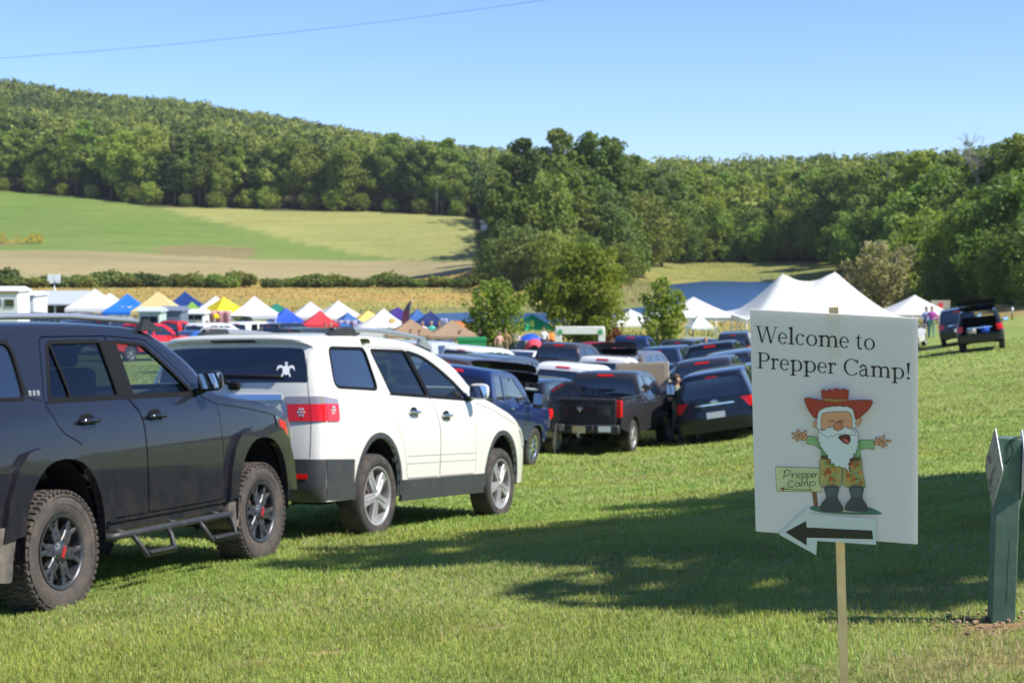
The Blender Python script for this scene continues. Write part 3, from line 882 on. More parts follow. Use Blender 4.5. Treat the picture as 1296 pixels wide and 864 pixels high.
    if ins:
        cab=MB(); mt=ins.get('mat','cabin')
        fz=ins['floor']; 
        cab.box((ins['x'],0,fz),(ins['len'],hw*1.7,.06))
        for sx in ins['seats']:
            for sy in (-.38,.38):
                cab.box((sx,sy,fz+.28),(.5,.5,.18),0,.05); 
                cab.box((sx-.24,sy,fz+.62),(.16,.48,.62),0,.06,Matrix.Translation((0,0,0)))
                cab.box((sx-.28,sy,fz+1.02),(.10,.26,.17),0,.04)
        cab.box((ins['dash'],0,fz+.55),(.45,hw*1.6,.42),0,.08)
        cab.box((ins['dash']-.2,0,fz+.28),(.8,.28,.4),0,.05)
        st=Matrix.Translation((ins['dash']-.32,.38,fz+.68))@Matrix.Rotation(R(65),4,'Y')
        ring=[(0.18*math.cos(2*PI*i/24),0.18*math.sin(2*PI*i/24),0) for i in range(25)]
        cab.tube(ring,.014,1,6,False,st); cab.box((0,0,-.01),(.34,.05,.03),1,0,st); cab.box((0,0,-.01),(.09,.12,.04),1,.02,st)
        cab.build('interior',[M[mt],M['seam']],root)
    else:
        # closed dark core under the opaque glass
        pass
    # wheels
    Rt,Wt,rr=S['tyre']; yw=S.get('track',hw-Wt/2-.03)
    for cx in (-wb/2,wb/2):
        for sg in (-1,1):
            wheel(root,(cx,sg*yw,Rt-.01),sg,Rt,Wt,rr,S['rim'],M[S.get('tyremat','rubber')],M[S.get('rimmat','alloy')],S.get('knobby',False),S.get('wn',24))
    # mirrors
    if 'mirror' in S:
        mx,mz,ms=S['mirror']
        for sg in (-1,1):
            yy=float(sh.y(mx,mz)); b_=MB()
            bm=bmesh.new(); bmesh.ops.create_uvsphere(bm,u_segments=14,v_segments=10,radius=1)
            V=[Vector(v.co) for v in bm.verts]; F=[[v.index for v in f_.verts] for f_ in bm.faces]; bm.free()
            def sq(a,p): return math.copysign(abs(a)**p,a)
            V=[(max(-.45,sq(v.x,.7))*.10*ms+.03,sq(v.y,.6)*.115*ms,sq(v.z,.6)*.088*ms) for v in V]
            Mt=Matrix.Translation((mx,sg*(yy+.17*ms),mz+.06))@Matrix.Rotation(sg*R(-12),4,'Z')
            b_.add(V,F,0,Mt,True)
            b_.tube([(mx+.02,sg*(yy-.02),mz-.03),(mx+.03,sg*(yy+.08),mz+.0),(mx+.03,sg*(yy+.14),mz+.03)],[.03,.026,.024],1,8)
            mo=b_.build('mirror',[paint if S.get('mirror_paint',True) else M['plastic'],M['plastic']],root)
            g=MB(); g.add([(-.018,-.095*ms,-.065*ms),(-.018,.095*ms,-.065*ms),(-.018,.095*ms,.065*ms),(-.018,-.095*ms,.065*ms)],[(0,3,2,1)],0,Mt)
            g.build('mirror_glass',M['mirror'],mo)
    return root

def mitre(poly): return poly

# ---- generic proportions -------------------------------------------------
def suv_spec(L=4.8,W=.95,H=1.78,wb=2.8,fo=.93,ro=1.0,belt=1.12,hood=1.12,z0=.42,rake=.25,rear=.10,tyre=(.39,.24,.235),step=.16,detail=0,tumble=.33,noseh=.62,minivan=False,cowl=None):
    xf=wb/2+fo; xr=-wb/2-ro
    cx=cowl if cowl is not None else (wb/2-.35 if not minivan else wb/2-.05)
    re=H-.09
    ws_top=cx-.78 if not minivan else cx-.95
    st=[ # Ex Ez Cx Cz p
     (xf-.28,z0-.02,xf-.06,z0-.02,2.6),
     (xf-.24,noseh,xf,noseh,2.6),
     (xf-.26,hood-.22,xf-.03,hood-.15,2.6),
     (xf-.40,hood-.10,xf-.22,hood-.02,2.8),
     ((xf+cx)/2,hood-.055,(xf+cx)/2,hood+.06,3.2),
     (cx-.10,belt-.02,cx+.14,belt+.08,3.0),
     ((cx+ws_top)/2-.12,(belt+re)/2+.04,(cx+ws_top)/2+.04,(belt+H)/2+.10,3.4),
     (ws_top-.16,re-.04,ws_top,H-.045,3.4),
     (ws_top-.55,re+.02,ws_top-.55,H,3.2),
     (xr+1.0,re+.02,xr+1.0,H,3.2),
     (xr+.34,re-.03,xr+.26,H-.06,3.2),
     (xr+.29,re-.10,xr+.16,H-.13,3.4),
     (xr+.24,(belt+re)/2,xr+rear+.03,(belt+H)/2,3.4),
     (xr+.20,belt,xr+.05,belt,3.0),
     (xr+.18,belt-.25,xr+.03,belt-.25,3.0),
     (xr+.16,z0+.30,xr+.0,z0+.28,3.0),
     (xr+.20,z0+.02,xr+.06,z0,3.0)]
    sh=Shape(W,belt-.36,belt+.02,tumble,xf,xr,.10,.05,st,low=.05,sub=4)
    b0=belt+.045; zt=re-.045
    r1=ws_top-.28
    wins=[(rounded([(cx-.22,b0),(ws_top-.22,zt-.03),(ws_top-.62,zt),(ws_top-.66,b0)][::-1],.04),'glass')]
    bx=ws_top-.74
    rx=max(xr+1.25,-wb/2+.05)
    wins.append((rounded([(bx,b0),(bx+.02,zt),(rx+.08,zt),(rx-.02,b0)][::-1],.05),'glass'))
    qx=rx-.14; qe=xr+.46
    if qx-qe>.25: wins.append((rounded([(qx-.02,b0+.02),(qx+.06,zt),(qe+.10,zt-.02),(qe,b0+.06)][::-1],.06),'glass'))
    u5,u7=sh.u(5.12),sh.u(7.0)
    ws=rounded([(u5,-sh.v(.90)),(u7,-sh.v(.86)),(u7,sh.v(.86)),(u5,sh.v(.90))],.08)
    ua,ub=sh.uz(H-.19,11,14),sh.uz(belt+.05,11,14)
    rwn=rounded([(ua,-sh.v(.84)),(ub,-sh.v(.86)),(ub,sh.v(.86)),(ua,sh.v(.84))],.08)
    # tail lamps on the rear corner
    t0,t1=sh.uz(belt-.02,13,15),sh.uz(belt-.26,13,15)
    cz1,cz0=belt-.02,belt-.26
    lamps=[('taillight','red',[('cap',[(t0,sh.v(.74)),(t1,sh.v(.74)),(t1,sh.hw*.995),(t0,sh.hw*.995)],.008),('side',[(xr+.215,cz0),(xr+.40,cz0+.06),(xr+.44,cz1),(xr+.235,cz1)],.008)])]
    f0,f1=sh.uz(hood-.42,1,3),sh.uz(hood-.20,1,3)
    lamps.append(('headlight','clearlens',[('cap',[(f0,sh.v(.66)),(f0,sh.hw*.99),(f1,sh.hw*.99),(f1,sh.v(.6))],.008)]))
    trims=[('bumper','plastic','cap',[(sh.u(15.1),-sh.hw*.97),(sh.u(15.1),sh.hw*.97),(sh.u(15.9),sh.hw*.97),(sh.u(15.9),-sh.hw*.97)],[],.012,.03),
           ('grille','plastic','cap',[(sh.uz(hood-.42,1,3),-sh.v(.55)),(sh.uz(hood-.22,1,3),-sh.v(.58)),(sh.uz(hood-.22,1,3),sh.v(.58)),(sh.uz(hood-.42,1,3),sh.v(.55))],[],.006,.02)]
    trims.append(('brake_light','red','cap',rounded([(sh.uz(H-.15,10,12),-.12),(sh.uz(H-.175,11,14),-.12),(sh.uz(H-.175,11,14),.12),(sh.uz(H-.15,10,12),.12)],.01),[],.012,.02))
    pz=sh.uz(belt-.30,14,16); trims.append(('number_plate','plate','cap',[(pz,-.15),(pz+.15,-.15),(pz+.15,.15),(pz,.15)],[],.012,.01))
    trims.append(('window_trim','chrome','side',ribbon(None,resample([(cx-.24,b0-.022),(xr+.50,b0-.006)],.3,False),.022),[],.006,.006))  # chrome strip added along the belt to catch sun glints
    trims.append(('tailgate_trim','chrome','cap',[(sh.uz(belt-.10,13,15),-.34),(sh.uz(belt-.135,13,15),-.34),(sh.uz(belt-.135,13,15),.34),(sh.uz(belt-.10,13,15),.34)],[],.014,.012))
    if minivan: lamps[0]=('taillight','red',[('cap',[(t0,sh.v(.70)),(t1,sh.v(.86)),(t1,sh.hw*.995),(t0,sh.hw*.995)],.012),('side',[(xr+.215,cz0),(xr+.36,cz0+.04),(xr+.70,cz1+.01),(xr+.235,cz1+.02)],.012)])
    return dict(shape=sh,wb=wb,z0=z0,arch=(tyre[0]+.07,tyre[0]*.62+.27,.33,2.2),windows=wins,windscreen=ws,rear_window=rwn,lamps=lamps,trims=trims,
        belt=belt,tyre=tyre,rim='6',mirror=(cx-.32,belt+.02,1.0),step=step,detail=detail,
        floor=z0, H=H, xf=xf, xr=xr)

def order_fix(poly):
    return poly if area2(poly)>0 else poly[::-1]

def roof_rails(root, sh, x0, x1, zt, inset_y, mat, foot=None, r=.018, lift=.07):
    for sg in (-1,1):
        b=MB(); pts=[]
        for i in range(13):
            t=i/12; x=x0+(x1-x0)*t
            h=lift*(1-abs(2*t-1)**10)
            zz=zt(x); pts.append((x,sg*inset_y(x),zz+h))
        b.tube(pts,r,0,8)
        for t in (0.01,.5,.99):
            x=x0+(x1-x0)*t; b.box((x,sg*inset_y(x),zt(x)+lift*.3),(.16 if t!=.5 else .07,.035,lift*.9),1,.01)
        b.build('roof_rail',[M[mat],M[foot or mat]],root)

def sedan_spec(L=4.7,W=.91,H=1.46,wb=2.75,fo=.95,ro=1.02,belt=.95,hood=.92,z0=.30,tyre=(.33,.22,.215),step=.16):
    xf=wb/2+fo; xr=-wb/2-ro; cx=wb/2-.25; re=H-.07; ws_top=cx-.80; rt=-wb/2+.55; dk=-wb/2-.22
    st=[(xf-.28,z0-.06,xf-.06,z0-.06,2.6),(xf-.24,.50,xf,.50,2.6),(xf-.27,hood-.24,xf-.03,hood-.20,2.6),(xf-.45,hood-.12,xf-.28,hood-.06,2.8),
     ((xf+cx)/2,hood-.05,(xf+cx)/2,hood+.03,3.2),(cx-.10,belt-.02,cx+.16,belt+.05,3.0),
     ((cx+ws_top)/2-.12,(belt+re)/2+.02,(cx+ws_top)/2+.04,(belt+H)/2+.07,3.2),(ws_top-.16,re-.03,ws_top,H-.03,3.2),(ws_top-.55,re+.01,ws_top-.5,H,3.0),
     (rt+.1,re-.02,rt+.1,H-.03,3.0),((rt+dk)/2-.0,(belt+re)/2,(rt+dk)/2+.0,(belt+H)/2+.06,3.2),(dk-.05,belt+.0,dk-.08,belt+.10,3.0),
     (xr+.32,belt+.0,xr+.16,belt+.10,3.0),(xr+.24,belt-.08,xr+.06,belt-.02,3.0),(xr+.18,belt-.3,xr+.05,belt-.3,3.0),(xr+.16,z0+.25,xr,z0+.22,3.0),(xr+.22,z0,xr+.08,z0,3.0)]
    sh=Shape(W,belt-.32,belt+.02,.42,xf,xr,.10,.07,st,low=.05,sub=4)
    b0=belt+.035; zt=re-.05
    bx=ws_top-.72
    wins=[(rounded([(cx-.20,b0),(ws_top-.20,zt-.03),(bx+.06,zt),(bx+.06,b0)][::-1],.04),'glass'),
          (rounded([(bx-.03,b0),(bx-.02,zt),(rt+.22,zt-.02),(rt-.28,b0+.06),(rt-.22,b0)][::-1],.05),'glass')]
    ws=rounded([(sh.u(5.12),-sh.v(.90)),(sh.u(7.0),-sh.v(.86)),(sh.u(7.0),sh.v(.86)),(sh.u(5.12),sh.v(.90))],.08)
    rwn=rounded([(sh.u(9.15),-sh.v(.82)),(sh.u(10.85),-sh.v(.86)),(sh.u(10.85),sh.v(.86)),(sh.u(9.15),sh.v(.82))],.08)
    t0,t1=sh.uz(belt-.06,13,15),sh.uz(belt-.24,13,15)
    lamps=[('taillight','red',[('cap',[(t0,sh.v(.62)),(t1,sh.v(.66)),(t1,sh.hw*.99),(t0,sh.hw*.99)],.008),('side',[(xr+.20,belt-.26),(xr+.36,belt-.2),(xr+.42,belt-.07),(xr+.25,belt-.07)],.008)])]
    f0,f1=sh.uz(hood-.36,1,3),sh.uz(hood-.2,1,3)
    lamps.append(('headlight','clearlens',[('cap',[(f0,sh.v(.6)),(f0,sh.hw*.99),(f1,sh.hw*.99),(f1,sh.v(.6))],.008)]))
    trims=[('bumper','plastic','cap',[(sh.u(15.3),-sh.hw*.9),(sh.u(15.3),sh.hw*.9),(sh.u(15.9),sh.hw*.9),(sh.u(15.9),-sh.hw*.9)],[],.012,.03)]
    pz=sh.uz(belt-.16,13,15); trims.append(('number_plate','plate','cap',[(pz,-.15),(pz+.15,-.15),(pz+.15,.15),(pz,.15)],[],.012,.01))
    return dict(shape=sh,wb=wb,z0=z0,arch=(tyre[0]+.06,tyre[0]*.62+.20,.27,2.1),windows=wins,windscreen=ws,rear_window=rwn,lamps=lamps,trims=trims,
        belt=belt,tyre=tyre,rim='5',mirror=(cx-.30,belt+.02,.9),step=step,H=H,xf=xf,xr=xr)

def pickup_spec(L=5.8,W=1.0,H=1.92,wb=3.57,fo=1.0,ro=1.22,belt=1.27,hood=1.22,z0=.50,tyre=(.40,.27,.25),step=.16,cabrear=-.95,detail=0,four=True,cowl=None):
    """cab and nose only; the bed is built by add_bed()"""
    xf=wb/2+fo; xr=cabrear; cx=cowl if cowl is not None else wb/2-.42; re=H-.09; ws_top=cx-.72
    st=[(xf-.28,z0-.04,xf-.06,z0-.04,2.8),(xf-.20,.72,xf+.02,.72,2.8),(xf-.20,hood-.20,xf,hood-.16,2.8),(xf-.32,hood-.07,xf-.16,hood+.0,3.0),
     ((xf+cx)/2,hood-.03,(xf+cx)/2,hood+.07,3.4),(cx-.08,belt-.02,cx+.14,belt+.07,3.0),
     ((cx+ws_top)/2-.10,(belt+re)/2+.04,(cx+ws_top)/2+.04,(belt+H)/2+.09,3.6),(ws_top-.14,re-.04,ws_top,H-.045,3.6),(ws_top-.5,re+.02,ws_top-.5,H,3.4),
     (xr+.55,re+.02,xr+.50,H,3.4),(xr+.22,re-.03,xr+.16,H-.05,3.4),(xr+.17,re-.10,xr+.09,H-.13,3.6),(xr+.08,(belt+re)/2,xr+.03,(belt+H)/2,3.8),(xr+.03,belt,xr,belt,4.0),(xr+.03,belt-.35,xr,belt-.35,4.0),(xr+.03,z0,xr,z0,4.0)]
    sh=Shape(W,belt-.34,belt+.02,.34,xf,-wb/2-ro,.07,.01,st,low=.04,sub=4)
    b0=belt+.04; zt=re-.045
    lastx=xr+.16
    if four:
        bx=(ws_top-.2+lastx)/2-.08
        wins=[(rounded([(cx-.20,b0-.03),(ws_top-.20,zt-.03),(bx+.07,zt),(bx+.05,b0)][::-1],.04),'glass'),
              (rounded([(bx-.05,b0),(bx-.03,zt),(lastx+.14,zt-.01),(lastx+.08,b0+.02)][::-1],.05),'glass')]
    else:
        wins=[(rounded([(cx-.20,b0-.03),(ws_top-.20,zt-.03),(lastx+.18,zt),(lastx+.14,b0)][::-1],.04),'glass')]
    ws=rounded([(sh.u(5.12),-sh.v(.90)),(sh.u(7.0),-sh.v(.86)),(sh.u(7.0),sh.v(.86)),(sh.u(5.12),sh.v(.90))],.08)
    ua,ub=sh.uz(H-.20,11,13),sh.uz(belt+.06,11,13)
    rwn=rounded([(ua,-sh.v(.84)),(ub,-sh.v(.88)),(ub,sh.v(.88)),(ua,sh.v(.84))],.06)
    f0,f1=sh.uz(hood-.42,1,3),sh.uz(hood-.18,1,3)
    lamps=[('headlight','clearlens',[('cap',[(f0,sh.v(.72)),(f0,sh.hw*.99),(f1,sh.hw*.99),(f1,sh.v(.7))],.008)])]
    trims=[('brake_light','red','cap',[(sh.uz(H-.09,10,12),-.16),(sh.uz(H-.135,11,13),-.16),(sh.uz(H-.135,11,13),.16),(sh.uz(H-.09,10,12),.16)],[],.012,.02),
           ('grille','chrome','cap',[(sh.uz(.82,1,3),-sh.v(.6)),(sh.uz(hood-.14,1,3),-sh.v(.62)),(sh.uz(hood-.14,1,3),sh.v(.62)),(sh.uz(.82,1,3),sh.v(.6))],[],.006,.02)]
    return dict(shape=sh,wb=wb,z0=z0,arch=(tyre[0]+.08,tyre[0]*.62+.29,.35,2.3),windows=wins,windscreen=ws,rear_window=rwn,lamps=lamps,trims=trims,
        belt=belt,tyre=tyre,rim='6',mirror=(cx-.32,belt+.0,1.25),step=step,detail=detail,H=H,xf=xf,xr=xr,bed=(-wb/2-ro,cabrear-.03),W=W)

def build_pickup(name,S,bedtop=1.30,gatecol=None,openbed=True,lamp='red',chrome_bumper=True,badge=False):
    """cab from build_car with only the front wheel openings, plus a real open bed"""
    sh=S['shape']; wb=S['wb']; z0=S['z0']
    full=dict(S); root=build_cab(name,full)
    x0,x1=S['bed']; paint=S.get('paint',M['paint']); ar=S['arch']
    A1=arch(-wb/2,ar[0],ar[1],z0,ar[2],12,ar[3])
    side=[(x1,bedtop),(x0+.02,bedtop+.01),(x0+.02,z0+.16)]+[(A1[0][0],z0)]*0+A1+[(x1,z0)]
    f=lambda sg:(lambda x,z:(np.asarray(x,float),sg*np.minimum(sh.y(np.minimum(x,x1),np.minimum(z,sh.zb)),sh.hw),np.asarray(z,float)))
    for sg in (-1,1): PB().add(f(sg),side,[],.16,0,.05,flip=(sg>0)).build('bed_side',paint,root)
    inn=MB(); hw=sh.hw; yi=hw-.10
    inn.box(((x0+x1)/2,0,.80),(x1-x0-.06,2*yi-.01,.04),0)
    for sg in (-1,1):
        inn.box(((x0+x1)/2,sg*(yi+.0),(bedtop+.80)/2),(x1-x0-.04,.03,bedtop-.82),0)
        inn.box(((x0+x1)/2,sg*(hw-.055),bedtop+.004),(x1-x0-.03,.105,.03),1,.01)
        inn.box((-wb/2,sg*(yi-.12),.93),(.9,.24,.24),0,.04)
    inn.box((x1-.03,0,(bedtop+.8)/2),(.04,2*yi,bedtop-.84),0)
    inn.build('bed_liner',[M['plastic'],M['plastic']],root)
    un=MB(); un.box(((x0+x1)/2-.1,0,.62),(x1-x0-.25,.95,.18),0); 
    for sg in (-1,1):
        k=12;V=[];F=[]
        for j in range(k+1):
            a=PI*j/k; xx=-wb/2+(ar[0]+.01)*math.cos(a); zz=ar[2]+(ar[1]+.01)*math.sin(a)
            V+=[(xx,sg*(hw-.05),zz),(xx,sg*.5,zz)]
        for j in range(k): F.append((2*j,2*j+1,2*j+3,2*j+2))
        un.add(V,F,0)
    un.tube([(-wb/2,-hw*.7,S['tyre'][0]),(-wb/2,hw*.7,S['tyre'][0])],.05,0,8); un.lathe([(.001,-.14),(.13,-.08),(.15,0),(.13,.08),(.001,.14)],12,0,'Y',Matrix.Translation((-wb/2,0,S['tyre'][0])))
    un.tube([(-wb/2+.4,.3,.5),(x0+.3,.45,.5)],.1,0,8)
    un.build('chassis',M['dark'],root)
    g=MB(); g.box((x0-.002,0,(bedtop+.72)/2+.0),(.055,2*(hw-.135),bedtop-.70),0,.018)
    g.box((x0-.012,0,bedtop-.035),(.07,2*(hw-.14),.05),0,.015)
    tg=g.build('tailgate',paint,root)
    h=MB(); h.box((x0-.036,0,bedtop-.16),(.014,.22,.06),0,.012); h.build('handle',M['plastic'],tg)
    if badge:
        # small chrome shield with a horned head in the middle of the tailgate
        q=MB(); q.prism(rounded([(-.075,.07),(.075,.07),(.085,-.01),(0,-.10),(-.085,-.01)],.03),'X',x0-.046,x0-.034,0,Matrix.Translation((0,0,bedtop-.27)))
        for sg in (-1,1):
            pts=[(x0-.05,sg*.012,bedtop-.22),(x0-.055,sg*.04,bedtop-.205),(x0-.055,sg*.062,bedtop-.235),(x0-.055,sg*.05,bedtop-.275),(x0-.055,sg*.03,bedtop-.265)]
            q.tube(pts,[.01,.013,.012,.009,.005],1,6)
        q.tube([(x0-.052,0,bedtop-.22),(x0-.058,0,bedtop-.27),(x0-.055,0,bedtop-.335)],[.02,.024,.012],1,6)
        q.build('emblem',[M['seam'],M['chrome']],tg)
    for sg in (-1,1):
        l=MB(); l.box((x0+.05,sg*(hw-.075),bedtop-.24),(.13,.135,.40),0,.02)
        l.build('taillight',M[lamp],root)
    bp_=MB(); bp_.box((x0-.07,0,.615),(.14,.72,.16),0,.03)
    for sg in (-1,1): bp_.box((x0-.05,sg*.66,.635),(.16,.60,.20),0,.04)
    bp_.box((x0-.085,0,.705),(.13,.70,.03),1,.01)
    bp_.build('bumper',[M['chrome'] if chrome_bumper else M['plastic'],M['plastic']],root)
    pl=MB(); pl.box((x0-.148,0,.615),(.012,.31,.155),0,.004); pl.build('number_plate',M['plate_gold' if badge else 'plate'],root)
    ht=MB(); ht.box((x0-.06,0,.45),(.24,.07,.07),0,.01); ht.tube([(x0-.17,0,.46),(x0-.17,0,.52)],[.02,.012],1,8); ht.lathe([(.001,.03),(.02,.022),(.025,0),(.02,-.022),(.001,-.03)],12,1,'Z',Matrix.Translation((x0-.17,0,.55)))
    ht.build('tow_hitch',[M['plastic'],M['chrome']],root)
    return root
def build_cab(name,S):
    """build_car for a body that ends behind the cab: the rear wheel opening lies in the bed"""
    sh=S['shape']; wb=S['wb']; z0=S['z0']; ar=S['arch']; stp=S['step']; paint=S.get('paint',M['paint']); root=empty(name)
    E=sh.edge(); A2=arch(wb/2,ar[0],ar[1],z0,ar[2],12,ar[3])
    side=list(E)+A2
    wins=S['windows']; body=PB(); ulist=[float(l) for l in sh.L]; vv=sh.hw
    capb=[(u_,vv) for u_ in ulist]+[(u_,-vv) for u_ in reversed(ulist)]
    for sg in (-1,1): body.add(sh.side(sg),side,[w_ for w_,_ in wins],stp,0,.015,flip=(sg>0))
    body.add(lambda a,b:sh.cap(a,b),capb,[S['windscreen'],S['rear_window']],stp,0,.015,rows=ulist)
    bo=body.build('body',paint,root)
    for w_,key in wins:
        for sg in (-1,1):
            g=PB(); g.add(sh.side(sg),inset(w_,-.012),[],stp,-.010,0,flip=(sg>0)); g.build('window',M['glass'],root,merge=False)
    for nm,h_ in (('windscreen',S['windscreen']),('rear_window',S['rear_window'])):
        g=PB(); g.add(lambda a,b:sh.cap(a,b),inset(h_,-.012),[],stp,-.008,0); g.build(nm,M['glass'],root,merge=False)
    for nm,key,parts in S.get('lamps',[]):
        for sg in (-1,1):
            g=PB()
            for kind,poly,off in parts:
                pl=[(a,b if sg<0 else -b) for a,b in poly]; g.add(lambda a,b:sh.cap(a,b),pl,[],.06,off,.02)
            g.build(nm,M[key],root,merge=False)
    for nm,key,where,poly,holes,off,th in S.get('trims',[]):
        g=PB(); g.add(lambda a,b:sh.cap(a,b),poly,holes,stp,off,th); g.build(nm,M[key],root,merge=False)
    # door gaps and handles
    if S.get('gaps'):
        for pts in S['gaps']:
            for sg in (-1,1): PB().add(sh.side(sg),ribbon(None,resample(pts,.1,False),.012),[],.1,.0015,0,flip=(sg>0)).build('door_gap',M['seam'],root,merge=False)
        for hx,hz in S['handles']:
            for sg in (-1,1):
                yy=float(sh.y(hx,hz)); hb=MB(); hb.box((hx,sg*(yy+.03),hz),(.2,.035,.035),0,.012); hb.build('handle',M['chrome'],root)
    hw=sh.hw; fl=MB(); xr_=S['xr']
    fl.box(((xr_+wb/2-ar[0])/2,0,z0+.09),(wb/2-ar[0]-xr_-.04,hw*1.86,.16),0); fl.box((S['xf']-.35,0,z0+.12),(.5,hw*1.5,.24),0)
    cx=wb/2
    for sg in (-1,1):
        k=12;V=[];F=[]
        for j in range(k+1):
            a=PI*j/k; xx=cx+(ar[0]+.01)*math.cos(a); zz=ar[2]+(ar[1]+.01)*math.sin(a); V+=[(xx,sg*(float(sh.y(xx,zz))-.03),zz),(xx,sg*.5,zz)]
        for j in range(k): F.append((2*j,2*j+1,2*j+3,2*j+2))
        fl.add(V,F,0); fl.add([V[2*j+1] for j in range(k+1)]+[(cx-ar[0],sg*.5,.35),(cx+ar[0],sg*.5,.35)],[tuple(range(k+3))],0)
    fl.tube([(cx,-hw*.7,S['tyre'][0]),(cx,hw*.7,S['tyre'][0])],.045,0,8)
    fl.build('underbody',M['dark'],root)
    Rt,Wt,rr=S['tyre']; yw=hw-Wt/2-.03
    for c_ in (-wb/2,wb/2):
        for sg in (-1,1): wheel(root,(c_,sg*yw,Rt-.01),sg,Rt,Wt,rr,S['rim'],M[S.get('tyremat','rubber')],M[S.get('rimmat','alloy')],S.get('knobby',False),24)
    mx,mz,ms=S['mirror']
    for sg in (-1,1):
        yy=float(sh.y(mx,mz)); b_=MB(); b_.box((mx+.02,sg*(yy+.20*ms),mz+.10),(.10,.20*ms,.24*ms),0,.04); b_.tube([(mx,sg*(yy-.02),mz),(mx+.02,sg*(yy+.15),mz+.05)],.025,0,6)
        mo=b_.build('mirror',M['plastic'] if S.get('mirror_plastic',True) else paint,root)
        g=MB(); xg=mx+.02-.052; g.add([(xg,sg*(yy+.20*ms)-.08*ms,mz+.02),(xg,sg*(yy+.20*ms)+.08*ms,mz+.02),(xg,sg*(yy+.20*ms)+.08*ms,mz+.18*ms+.03),(xg,sg*(yy+.20*ms)-.08*ms,mz+.18*ms+.03)],[(0,3,2,1)])
        g.build('mirror_glass',M['mirror'],mo)
    return root
